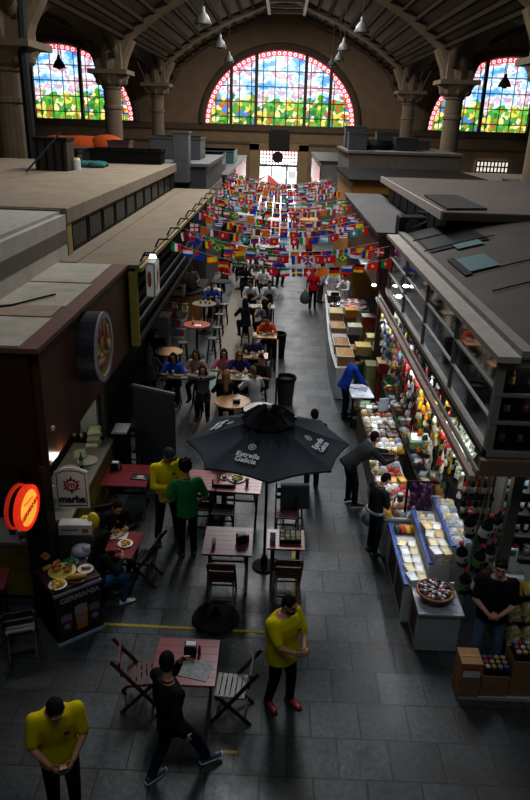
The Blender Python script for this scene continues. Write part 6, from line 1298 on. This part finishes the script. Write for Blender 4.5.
# goods on the three steps
for j in range(5):
    for i in range(2): pack((8, 3, 0)[(j+i) % 3], 'box', (2.17+.15*i, 8.42+.22*j, .701), q.uniform(-.35, .35), 'white cheese block on the lower step, %s from near end, %s column' % (ordw(j), ('aisle', 'inner')[i]), 'cheese blocks on the lower step', 1.15)
for i in range(4):
    t = thing('fruit_pack', '%s pack at far end of the lower step, %s from the aisle' % (('dark', 'red', 'yellow', 'orange')[i], ordw(i)), 'fruit pack', (2.13+.08*i, 9.72, .702), R(8*i), 'colourful fruit packs on the lower step'); c = ((.03, .03, .02), (.42, .04, .02), (.6, .42, .02), (.55, .2, .02))[i]
    for k in range(3): b = MB(); b.path([(-.01+.02*k, -.12, .05), (0.0+.02*k, 0, .09), (0.01+.02*k, .12, .05)], [.02, .035, .02], 8); b.build('piece', mat(c, .4, var=.3), t, smooth=True)
for j in range(6):
    for i in range(2):
        y = 8.62+.225*j; x = 2.53+.14*i
        ci = (8, 3, 0, 1)[(i+j) % 4]; k = 'box' if j < 4 else 'pouch'
        for s_ in range(2 if j < 4 else 1): pack(ci, k, (x+q.uniform(-.015, .015), y, .952+.085*s_), q.uniform(-.3, .3), '%s pack on middle step, %s from near end, %s column%s' % (PC[ci][1], ordw(j), ('aisle', 'inner')[i], ', upper layer' if s_ else ''), 'packs on the middle step', 1.15)
for j in range(6):
    for i in range(2): ci = (8, 0, 5, 3)[(i*2+j) % 4]; pack(ci, 'pouch', (2.85+.13*i, 8.72+.22*j, 1.202), q.uniform(-.2, .2), '%s pouch on upper step, %s from near end, %s column' % (PC[ci][1], ordw(j), ('aisle', 'inner')[i]), 'pouches on the upper step', 1.15)
for i in range(3):
    b = MB()
    for k in range(14): b.ell((q.uniform(-.04, .04), q.uniform(-.05, .05), -.035*k), (.045, .045, .04), 8, 6)
    tag(b.build('net_sack', mat((.09, .015, .10), .5, var=.5, scale=30), None, (2.42+.13*i, 10.06, 1.42), smooth=True), '%s purple net sack of onions hung behind the display stand' % ('left', 'middle', 'right')[i], 'sack', 'purple net sacks')
b = MB(); b.bar((2.3, 10.08, 1.46), (3.0, 10.08, 1.46), .03, .03); b.bar((2.32, 10.08, 0), (2.32, 10.08, 1.46), .03, .03); b.bar((2.98, 10.08, 0), (2.98, 10.08, 1.46), .03, .03); tag(b.build('hanging_rail', BLACK), 'black rail frame carrying the purple net sacks', 'rail')
# --- big bottles hung in bunches at the shop corner
BIGM = [mat((.010, .013, .011), .12), mat((.62, .62, .60), .6), mat((.50, .03, .03), .4)]
b = MB(); h, r = .46, .085; b.lathe([(0, 0), (r*.9, 0), (r, .03), (r, .10), (r*1.02, .105), (r*1.02, .235), (r, .24), (r, .27), (r*.8, .31), (r*.3, .36), (r*.28, .42), (r*.4, .425), (r*.4, h), (0, h)], n=16, mfn=lambda i: 1 if i == 4 else (2 if i >= 10 else 0))
for k in range(10): b.add([Vector((r*1.03*math.cos(a), r*1.03*math.sin(a), .17+zz)) for a, zz in [(-PI/2+.25*math.cos(2*PI*j/10), .03*math.sin(2*PI*j/10)) for j in range(10)]], [tuple(range(10))], 0) if k == 0 else None
BIG = b.mesh('demijohn', BIGM, True)
GRNL = BIG.copy(); GRNL.materials[1] = mat((.14, .28, .08), .5)
big = ((2.86, 8.28, 1.62, -12, 0, 'topmost left'), (3.02, 8.22, 1.58, 6, 0, 'topmost front'), (3.12, 8.34, 1.60, 18, 0, 'topmost right'), (2.82, 8.25, 1.15, -16, 0, 'middle left'), (2.98, 8.16, 1.12, 4, 1, 'middle front green labelled'), (3.10, 8.26, 1.15, 14, 0, 'middle right'), (2.88, 8.2, .70, -8, 1, 'lowest left green labelled'), (3.03, 8.17, .68, 8, 0, 'lowest front'))
for x, y, z, a, g, nm in big:
    o = bpy.data.objects.new('wine_bottle', GRNL if g else BIG); C.objects.link(o); o.location = (x, y, z); o.rotation_euler = (R(8), R(a), R(20)); tag(o, '%s large dark bottle with red cap in the hanging corner bunch' % nm, 'bottle', 'large bottles hung at the corner')
b = MB()
for x, y in ((2.88, 8.26), (3.02, 8.2), (3.12, 8.32)): b.tube((3.02, 8.26, 2.75), (x, y, .9), .008, n=5)
tag(b.build('hanging_rope', mat((.3, .28, .25), .8)), 'pale ropes holding the bunch of large bottles', 'rope')
# red capped smaller bottles left of the bunch
for i in range(10):
    x, y, z = 2.80+.085*(i % 5), 8.55+.02*(i % 2), 1.78+.33*(i//5); bottle(('dark', 'red')[i % 2], (x, y, z), '%s bottle with label hung near corner, %s row, %s from aisle' % (('dark', 'red capped')[i % 2], ('lower', 'upper')[i//5], ordw(i % 5)), 'smaller bottles hung near the corner', 1.0)
b = MB(); b.b2(2.76, 3.2, 8.48, 8.68, 1.755, 1.775); b.b2(2.76, 3.2, 8.48, 8.68, 2.085, 2.105); b.bar((2.77, 8.58, 1.75), (2.77, 8.58, 2.78), .02, .02); b.bar((3.19, 8.58, 1.75), (3.19, 8.58, 2.78), .02, .02); tag(b.build('hanging_shelf', BLACK), 'thin dark hanging shelf with red capped bottles near corner', 'shelf')
# back shelves at the end, bottles in rows, scale and pasta
t = thing('bottle_shelf', 'tall shelving full of bottles beneath the glazed corner', 'shelf', (3.95, 9.0, 0))
for z in (.5, .9, 1.3, 1.68, 2.06, 2.44): b = MB(); b.b2(-.5, .9, -.2, .15, z-.025, z); b.build('shelf_board', mat((.22, .20, .17), .6), t)
for x in (-.5, .9): b = MB(); b.b2(x-.02, x+.02, -.2, .15, 0, 2.7); b.build('upright', mat((.15, .14, .12), .6), t)
b = MB(); b.b2(-.5, .9, .15, .17, 0, 2.7); b.build('back_panel', mat((.25, .27, .26), .6), t)
keyrow = (('dark', 'dark', 'emerald', 'emerald'), ('dark', 'dark', 'green', 'emerald'), ('blue', 'blue', 'clear', 'clear', 'amber'), ('blue', 'clear', 'clear', 'yellow'))
for ri, z in enumerate((1.30, 1.68, 2.06, 2.44)):
    for ci in range(10):
        key = keyrow[ri][min(ci//3, len(keyrow[ri])-1)]
        bottle(key, (3.53+.128*ci, 8.92, z+.001), '%s bottle on the %s shelf of corner shelving, %s from left' % ({'dark': 'black', 'clear': 'pale', 'blue': 'blue labelled', 'green': 'dark green', 'emerald': 'bright green', 'amber': 'amber', 'yellow': 'yellow'}[key], ('third', 'fourth', 'fifth', 'top')[ri], ordw(ci)), 'bottles on the corner shelving', 1.02)
for ci in range(6): pack((8, 5, 0)[ci % 3], 'jar', (3.6+.2*ci, 8.92, .901), 0, 'pale jar on second shelf of the corner shelving, %s from left' % ordw(ci), 'jars on the corner shelving', 1.3)
t = thing('shop_counter', 'dark shop counter behind the young man in jeans', 'counter', (3.75, 8.25, 0)); b = MB(); b.b2(-.4, .9, -.2, .3, .02, .92); b.build('body', mat((.06, .05, .045), .6), t); b = MB(); b.b2(-.42, .92, -.22, .32, .92, .96); b.build('top', mat((.2, .2, .2), .5), t)
t = thing('weighing_scale', 'white weighing scale on the counter behind the young man', 'scale', (3.52, 8.35, .96)); b = MB(); b.b2(-.17, .17, -.14, .14, 0, .1); b.b2(-.16, .16, .1, .14, .1, .34); b.build('body', mat((.62, .64, .64), .35), t, bevel=.015); b = MB(); b.b2(-.12, .12, .092, .1, .22, .31); b.build('display', mat((.08, .14, .13), .3), t); b = MB(); b.b2(-.18, .18, -.16, .08, .11, .13); b.build('pan', mat((.6, .6, .6), .25, metal=.7), t)
b = MB(); b.tube((-.17, 0, .06), (.17, 0, .06), .06, n=14); tag(b.build('paper_roll', mat((.62, .64, .66), .6), None, (3.5, 8.12, .965)), 'white paper roll lying before the weighing scale', 'paper roll')
PAS = mat((.50, .34, .06), .35, var=.4, scale=30)
pm = MB(); pillow(pm, .21, .26, .10, 9, (.25, .7, .3, .6)); PM = pm.mesh('pasta_bag', [PAS, mat((.6, .58, .5), .5)], False); PM2 = PM.copy(); PM2.materials[0] = mat((.42, .36, .14), .35, var=.4, scale=30)
t = thing('pasta_rack', 'sloping rack of pasta bags at right edge behind young man', 'rack', (3.85, 7.7, 0))
for i, (z, y) in enumerate(((.34, .0), (.62, .12), (.96, .26))): b = MB(); b.b2(-.45, .8, y-.14, y+.12, z-.03, z); b.build('rack_shelf', DKW, t)
for sx in (-.45, .8): b = MB(); b.bar((sx, -.12, 0), (sx, .30, 1.0), .03, .05); b.bar((sx, .36, 0), (sx, .30, 1.0), .03, .05); b.build('side_frame', DKW, t)
for r_, (z, y) in enumerate(((.341, 7.7), (.621, 7.82), (.961, 7.96))):
    for i in range(5):
        for s_ in range(2 if r_ < 2 else 1):
            o = bpy.data.objects.new('pasta_bag', PM2 if r_ < 2 else PM); C.objects.link(o); o.location = (3.5+.225*i, y-.01+.04*s_, z+.0+.085*s_); o.rotation_euler = (R(12), 0, q.uniform(-.15, .15)); tag(o, '%s bag of pasta on the %s rack shelf, %s from left%s' % ('pale' if r_ < 2 else 'golden', ('bottom', 'middle', 'top')[r_], ordw(i), ', upper one' if s_ else (', lower one' if r_ < 2 else '')), 'pasta bag', 'pasta bags on the sloping rack')
# --- cardboard boxes and jars in front
CB = mat((.27, .15, .06), .7, var=.2); CB2 = mat((.20, .11, .045), .7, var=.25)
b = MB(); b.b2(2.58, 3.72, 6.86, 7.26, .0, .05); tag(b.build('pallet', mat((.38, .38, .38), .6)), 'low white pallet under the cardboard boxes', 'pallet')
def carton(label, x0, x1, y0, y1, z0, z1, lid=False):
    t = thing('cardboard_box', label, 'box', ((x0+x1)/2, (y0+y1)/2, z0), 0, 'cardboard boxes on the floor'); w, d = (x1-x0)/2, (y1-y0)/2
    b = MB(); b.b2(-w, w, -d, d, 0, z1-z0); b.build('box', CB, t); b = MB(); b.b2(-w*.98, w*.98, -.02, .02, z1-z0, z1-z0+.004); b.build('tape', mat((.32, .20, .09), .4), t); return t, d
t, d = carton('tall cardboard box with white label at left end', 2.56, 2.84, 6.86, 7.16, .05, .60); b = MB(); b.b2(-.11, .11, -d-.004, -d, .33, .43); b.build('label_sticker', mat((.62, .62, .66), .5), t); b = MB(); b.b2(-.1, .11, -d-.004, -d, .46, .50); b.build('red_print', mat((.40, .07, .03), .5), t)
t, d = carton('lower cardboard box with mountain print under the jars', 2.86, 3.22, 6.88, 7.2, .05, .38); b = MB(); b.add([(-.06, -d-.003, .12), (.06, -d-.003, .12), (0, -d-.003, .2)], [(0, 1, 2)]); b.build('print', CB2, t)
t, d = carton('cardboard box at right end, lower of the pair', 3.24, 3.62, 6.9, 7.24, .05, .36); b = MB(); b.add([(-.06, -d-.003, .1), (.06, -d-.003, .1), (0, -d-.003, .18)], [(0, 1, 2)]); b.build('print', CB2, t)
carton('cardboard box at right end, upper of the pair', 3.24, 3.62, 6.9, 7.24, .365, .62)
for nm, x0, y0, z, nx, ny in (('box with mountain print', 2.93, 6.95, .386, 4, 3), ('upper right end box', 3.3, 6.97, .626, 4, 3)):
    b = MB(); w = .075*(nx)+.0; b.b2(x0-.05, x0+.08*nx-.03, y0-.05, y0+.085*ny-.035, z, z+.012); b.b2(x0-.05, x0+.08*nx-.03, y0-.05, y0-.045, z+.012, z+.06); tag(b.build('jar_tray', BLACK), 'black tray of jars on the '+nm, 'tray')
    for i in range(nx):
        for j in range(ny):
            c = ((.45, .42, .4), (.06, .1, .3), (.5, .3, .05), (.4, .05, .04), (.3, .3, .3))[(i*2+j*3) % 5]; b = MB(); b.lathe([(0, 0), (.034, 0), (.034, .075), (.028, .085), (0, .085)], n=12); b.lathe([(.033, .085), (.033, .105), (0, .105)], n=12, mi=1)
            tag(b.build('spice_jar', [mat((.05, .035, .03), .2), mat(c, .35)], None, (x0+.08*i, y0+.085*j, z+.013), smooth=False), '%s lidded jar on the %s, %s row, %s from left' % (('grey', 'blue', 'amber', 'red', 'silver')[(i*2+j*3) % 5], nm, ('front', 'middle', 'back')[j], ordw(i)), 'jar', 'jars on the cardboard boxes')
# hanging dark produce and shop things left of the corner (garlic, bottles) at mid height
for k in range(8):
    x, y, z = 2.9+.1*(k % 2), 9.0+.13*k, 2.62
    t = thing('garlic_braid', 'pale braid of garlic hanging behind the corner, %s from near end' % ordw(k), 'garlic braid', (x, y, z), k*.7, 'garlic braids behind the corner'); b = MB(); b.tube((0, 0, .1), (0, 0, -.5), .008, n=5); b.build('string', mat((.4, .38, .3), .8), t); b = MB()
    for j in range(8): b.ell((.035*math.cos(j*2.2), .035*math.sin(j*2.2), -.06*j), (.04, .04, .04), 8, 6)
    b.build('bulbs', mat((.50, .52, .42), .6), t, smooth=True)
for k in range(12):
    key = ('dark', 'green', 'amber')[k % 3]
    bottle(key, (3.2+.09*(k % 2), 9.75+.16*k, 1.35), 'dark bottle in row behind strands, %s from near end' % ordw(k) if key == 'dark' else '%s bottle in row behind strands, %s from near end' % (key, ordw(k)), 'bottles behind the strands', 1.0)
b = MB(); b.b2(3.1, 3.36, 9.6, 11.8, 1.32, 1.345); b.bar((3.12, 9.65, 0), (3.12, 9.65, 1.32), .03, .03); b.bar((3.12, 11.75, 0), (3.12, 11.75, 1.32), .03, .03); b.bar((3.33, 9.65, 0), (3.33, 9.65, 1.32), .03, .03); b.bar((3.33, 11.75, 0), (3.33, 11.75, 1.32), .03, .03); tag(b.build('bottle_rail', DKW), 'dark narrow shelf with bottles behind the packet strands', 'shelf')
t = thing('crate', 'green and white crate hung under the rail by dark produce', 'crate', (2.68, 11.2, 1.62)); b = MB(); b.b2(-.2, .2, -.2, .2, 0, .12); b.build('body', mat((.12, .2, .08), .6), t); b = MB(); b.b2(-.16, .18, -.15, .17, .12, .15); b.build('lid', mat((.65, .68, .68), .4), t)
for sx in (-1, 1): b = MB(); b.tube((sx*.17, 0, .12), (sx*.17, 0, 1.1), .008, n=5); b.build('cord', BLACK, t)
# ------------------------------------------------------------------ strings of flags across the aisle
FCOL = {'red': (.62, .02, .03), 'white': (.72, .72, .72), 'green': (.01, .28, .07), 'blue': (.02, .06, .42), 'yellow': (.75, .55, .02), 'black': (.015, .015, .015), 'orange': (.70, .18, .01), 'sky blue': (.20, .50, .72), 'teal': (.03, .32, .32), 'maroon': (.22, .02, .04)}
FM = {k: None for k in FCOL}
def cloth(c):
    if FM[c] is None:
        FM[c] = mat(FCOL[c], .8, var=.1, scale=8)
        nt = FM[c].node_tree; b_ = nt.nodes['Principled BSDF']; tl = nt.nodes.new('ShaderNodeBsdfTranslucent'); mxs = nt.nodes.new('ShaderNodeMixShader'); mxs.inputs[0].default_value = .5
        src = b_.inputs['Base Color'].links[0].from_socket; nt.links.new(src, tl.inputs[0]); nt.links.new(b_.outputs[0], mxs.inputs[1]); nt.links.new(tl.outputs[0], mxs.inputs[2]); nt.links.new(mxs.outputs[0], nt.nodes['Material Output'].inputs[0])
    return FM[c]
def V(*c): return lambda u, v: c[min(int(u*len(c)), len(c)-1)]
def Hz(*c): return lambda u, v: c[len(c)-1-min(int(v*len(c)), len(c)-1)]
def cross_f(bg, c, cx=.38, w=.11): return lambda u, v: c if abs(u-cx) < w or abs(v-.5) < w*1.3 else bg
def plus(bg, c): return lambda u, v: c if (abs(u-.5) < .08 and abs(v-.5) < .32) or (abs(v-.5) < .11 and abs(u-.5) < .22) else bg
def disc(bg, c, r=.26): return lambda u, v: c if ((u-.5)*1.4)**2+(v-.5)**2 < r*r else bg
def canton(base, c): return lambda u, v: c if u < .45 and v > .5 else base(u, v)
def diam(bg, c, c2): return lambda u, v: c2 if ((u-.5)*1.4)**2+(v-.5)**2 < .028 else (c if abs(u-.5)*1.1+abs(v-.5)*1.25 < .5 else bg)
def saltire(bg, c, c2): return lambda u, v: c2 if abs(u-.5) < .06 or abs(v-.5) < .09 else (c if abs((u-.5)-(v-.5)) < .12 or abs((u-.5)+(v-.5)) < .12 else bg)
DES = [('green white and red upright striped', V('green', 'white', 'red')), ('blue white and red upright striped', V('blue', 'white', 'red')), ('black red and yellow layered', Hz('black', 'red', 'yellow')), ('black yellow and red upright striped', V('black', 'yellow', 'red')),
       ('red with white cross', plus('red', 'white')), ('white with red cross', cross_f('white', 'red', .5, .1)), ('red with off-centre white cross', cross_f('red', 'white')), ('white with red disc', disc('white', 'red')), ('green with yellow diamond', diam('green', 'yellow', 'blue')),
       ('green and red with yellow disc', lambda u, v: 'yellow' if ((u-.4)*1.4)**2+(v-.5)**2 < .03 else ('green' if u < .4 else 'red')), ('red with yellow middle band', lambda u, v: 'yellow' if abs(v-.5) < .26 else 'red'), ('plain red with yellow spot', disc('red', 'yellow', .16)),
       ('sky blue and white banded', Hz('sky blue', 'white', 'sky blue')), ('blue with yellow off-centre cross', cross_f('blue', 'yellow')), ('red white and blue layered', Hz('red', 'white', 'blue')), ('white blue and red layered', Hz('white', 'blue', 'red')), ('striped red and white with blue corner', canton(lambda u, v: 'red' if int(v*7) % 2 == 0 else 'white', 'blue')),
       ('blue with red and white diagonals', saltire('blue', 'white', 'red')), ('green yellow and red layered', Hz('green', 'yellow', 'red')), ('green white and orange upright striped', V('green', 'white', 'orange')), ('yellow blue and red layered', Hz('yellow', 'blue', 'red')), ('blue with red corner cross', canton(lambda u, v: 'blue', 'red')), ('orange', lambda u, v: 'orange'),
       ('teal with white disc', disc('teal', 'white')), ('white with blue corner and stripes', canton(lambda u, v: 'blue' if int(v*7) % 2 == 0 else 'white', 'blue')), ('red with white crescent', lambda u, v: 'white' if ((u-.42)*1.4)**2+(v-.5)**2 < .06 and ((u-.5)*1.4)**2+(v-.5)**2 > .035 else 'red'), ('maroon and white', lambda u, v: 'white' if u < .35 else 'maroon'), ('blue yellow and red upright striped', V('blue', 'yellow', 'red')), ('green with red disc', disc('green', 'red')), ('white with green upper band', Hz('green', 'white', 'red'))]
fq = random.Random(12); FW, FH = .235, .20; FMESH = []
for i, (n, fn) in enumerate(DES):
    names = []; 
    for a in range(14):
        for c_ in range(10):
            c = fn((a+.5)/14, (c_+.5)/10)
            if c not in names: names.append(c)
    ph = i*1.3; b = MB()
    b.grid(lambda u, v: ((u-.5)*FW, .022*math.sin(u*5+ph)*(1.2-v), (v-1)*FH-.012*math.sin(u*4+ph)*(1-v)), 14, 10, mfn=lambda u, v: names.index(fn(u, v)))
    FMESH.append(b.mesh('flag', [cloth(c) for c in names]))
NS = 16; tot = 0
for s in range(NS):
    Y = 15.7+1.3*s+.012*s*s; zl, zr = 4.35+fq.uniform(-.1, .1), 4.22+fq.uniform(-.1, .1); xl, xr = -2.62, 2.66; sag = .40+fq.uniform(-.08, .12); tilt = fq.uniform(-.5, .5)
    def P(u): return Vector((xl+(xr-xl)*u, Y+tilt*(u-.5)*2, zl+(zr-zl)*u-sag*4*u*(1-u)))
    b = MB(); b.path([P(k/24) for k in range(25)], .008, 5); tag(b.build('flag_string', mat((.5, .5, .48), .7)), '%s string of flags from the camera, stretched across the aisle' % ordw(s), 'string', 'flag strings across the aisle')
    n = 18
    for k in range(n):
        u = (k+.8)/(n+.6)
        if s == 0 and 5 <= k <= 7: continue
        d = fq.randrange(len(DES)); p = P(u)
        o = bpy.data.objects.new('flag', FMESH[d]); C.objects.link(o); o.location = p; tot += 1
        o.rotation_euler = (R(fq.uniform(-12, 12)), R(fq.uniform(-6, 6)), R(fq.uniform(-28, 28)))
        tag(o, '%s flag, %s from left on %s string' % (DES[d][0], ordw(k), ordw(s)), 'flag', 'flags strung over the aisle')
# market parasol near the gate
t = thing('market_parasol', 'red and white parasol before the bright gate', 'parasol', (-1.0, 55, 0)); b = MB()
for k in range(8):
    a0, a1 = 2*PI*k/8, 2*PI*(k+1)/8; b.add([(0, 0, 3.1), (1.6*math.cos(a0), 1.6*math.sin(a0), 2.3), (1.6*math.cos(a1), 1.6*math.sin(a1), 2.3)], [(0, 1, 2)], k % 2); b.add([(1.6*math.cos(a0), 1.6*math.sin(a0), 2.3), (1.6*math.cos(a0), 1.6*math.sin(a0), 2.05), (1.6*math.cos(a1), 1.6*math.sin(a1), 2.05), (1.6*math.cos(a1), 1.6*math.sin(a1), 2.3)], [(0, 1, 2, 3)], k % 2)
b.build('canopy', [mat((.45, .05, .06), .7), mat((.75, .72, .70), .7)], t); b = MB(); b.tube((0, 0, 0), (0, 0, 3.1), .04, n=8); b.build('pole', BLACK, t); b = MB(); b.lathe([(0, 0), (.4, 0), (.4, .1), (0, .12)], n=16); b.build('base', BLACK, t)
for i, (x, y, c, lb) in enumerate(((1.5, 50, (.5, .06, .03), 'red market barrow at right side of the aisle near gate'), (1.9, 45.5, (.45, .2, .04), 'orange market barrow right of the aisle before ochre stall'), (-2.3, 47, (.35, .33, .3), 'pale market barrow at left side near gate'))):
    t = thing('market_barrow', lb, 'barrow', (x, y, 0)); b = MB(); b.b2(-.6, .6, -.8, .8, .45, 1.1); b.build('body', mat(c, .6), t)
    for sx in (-1, 1): b = MB(); b.lathe([(0, -.04), (.25, -.04), (.25, .04), (0, .04)], (sx*.62, 0, .25), 16, rot=Matrix.Rotation(PI/2, 3, 'Y')); b.build('wheel', BLACK, t)
    for sx in (-1, 1): b = MB(); b.bar((sx*.5, -.7, 0), (sx*.5, -.7, .46), .05, .05); b.build('leg', BLACK, t)
STALL_LIGHTS = [((-2.75, 8.0, 2.78), 4.5, (1, .93, .82)), ((3.4, 8.14, 4.18), .9, (1, .9, .75)), ((4.5, 8.14, 4.18), .9, (1, .9, .75)), ((2.3, 18.5, 2.6), 9, (.85, .93, 1)), ((2.4, 22.5, 2.7), 12, (.9, .95, 1)), ((3.55, 9.4, 2.7), 9, (.8, .9, 1)), ((3.8, 8.35, 2.68), 12, (.8, .95, 1)), ((3.6, 13.4, 2.7), 8, (.9, .93, 1)),  # opening entries are fill points added to brighten the emblem sign and end bottles
    ((-3.9, 10.9, 2.6), 12, (1, .9, .7)), ((-4.2, 9.0, 2.5), 8, (.9, .95, .9)), ((-3.4, 22.6, 2.6), 10, (1, .8, .55)), ((3.9, 14.5, 3.9), 1.5, (1, .9, .75)), ((-2.5, 31, 2.8), 14, (1, .88, .7)), ((2.6, 31, 2.8), 14, (1, .88, .7)), ((-2.3, 48, 3), 40, (1, .75, .5)), ((2.3, 50, 3), 50, (1, .6, .35))]
# ------------------------------------------------------------------ light, world, camera
w = bpy.data.worlds.new('World'); bpy.context.scene.world = w; w.use_nodes = True
bg = w.node_tree.nodes['Background']; bg.inputs[0].default_value = (.6, .7, 0.85, 1); bg.inputs[1].default_value = .035
def area(name, loc, size, rot, power, col=(1, 1, 1)):
    l = bpy.data.lights.new(name, 'AREA'); l.shape = 'RECTANGLE'; l.size, l.size_y = size; l.energy = power; l.color = col
    o = bpy.data.objects.new(name, l); C.objects.link(o); o.location = loc; o.rotation_euler = rot; return o
area('skylight_light', (-.1, 38, 15.2), (2.6, 46), (0, 0, 0), 4700, (.97, .98, 1.0))
area('near_fill_light', (.6, 1.5, 13.5), (9, 4), (R(22), 0, 0), 245, (.92, .96, 1.0))  # overhead fill added for sides facing the camera, no skylight opening here
area('gate_daylight', (-.28, WY+1.0, 2.3), (3.6, 4.2), (R(-90), 0, 0), 420, (.95, .97, 1.0))
for i, cx in enumerate(CXS): area('window_daylight', (cx, WY-.5, SILL+2.8), (10, 4.5), (R(-80), 0, 0), 420 if i == 1 else 250, (1.0, .95, .86))
def point(name, loc, power, col=(1, 1, 1), r=.05):
    l = bpy.data.lights.new(name, 'POINT'); l.energy = power; l.color = col; l.shadow_soft_size = r; l.specular_factor = 0.0
    o = bpy.data.objects.new(name, l); C.objects.link(o); o.location = loc; return o
area('rail_fill_light', (2.65, 12.8, 2.66), (.03, 8.6), (0, R(-20), 0), 75, (.88, .95, 1.0))  # strip light added under the rail to brighten the hanging packets
for loc, pw, col in STALL_LIGHTS: point('stall_light', loc, pw, col)
cam = bpy.data.cameras.new('Camera'); co = bpy.data.objects.new('Camera', cam); C.objects.link(co)
cam.sensor_fit = 'VERTICAL'; cam.sensor_height = 36; cam.sensor_width = 36*530/800; cam.lens = FPX/800*36; cam.clip_end = 300
rc = Vector((_X[0], _d[0], _U[0])); uc = Vector((_X[1], _d[1], _U[1])); fc = Vector((_X[2], _d[2], _U[2]))
M = Matrix((rc, uc, -fc)).transposed().to_4x4(); M.translation = Vector((0, 0, EYE)); co.matrix_world = M
bpy.context.scene.camera = co
vs = bpy.context.scene.view_settings; vs.view_transform = 'Standard'; vs.look = 'None'; vs.exposure = .42; vs.gamma = .80
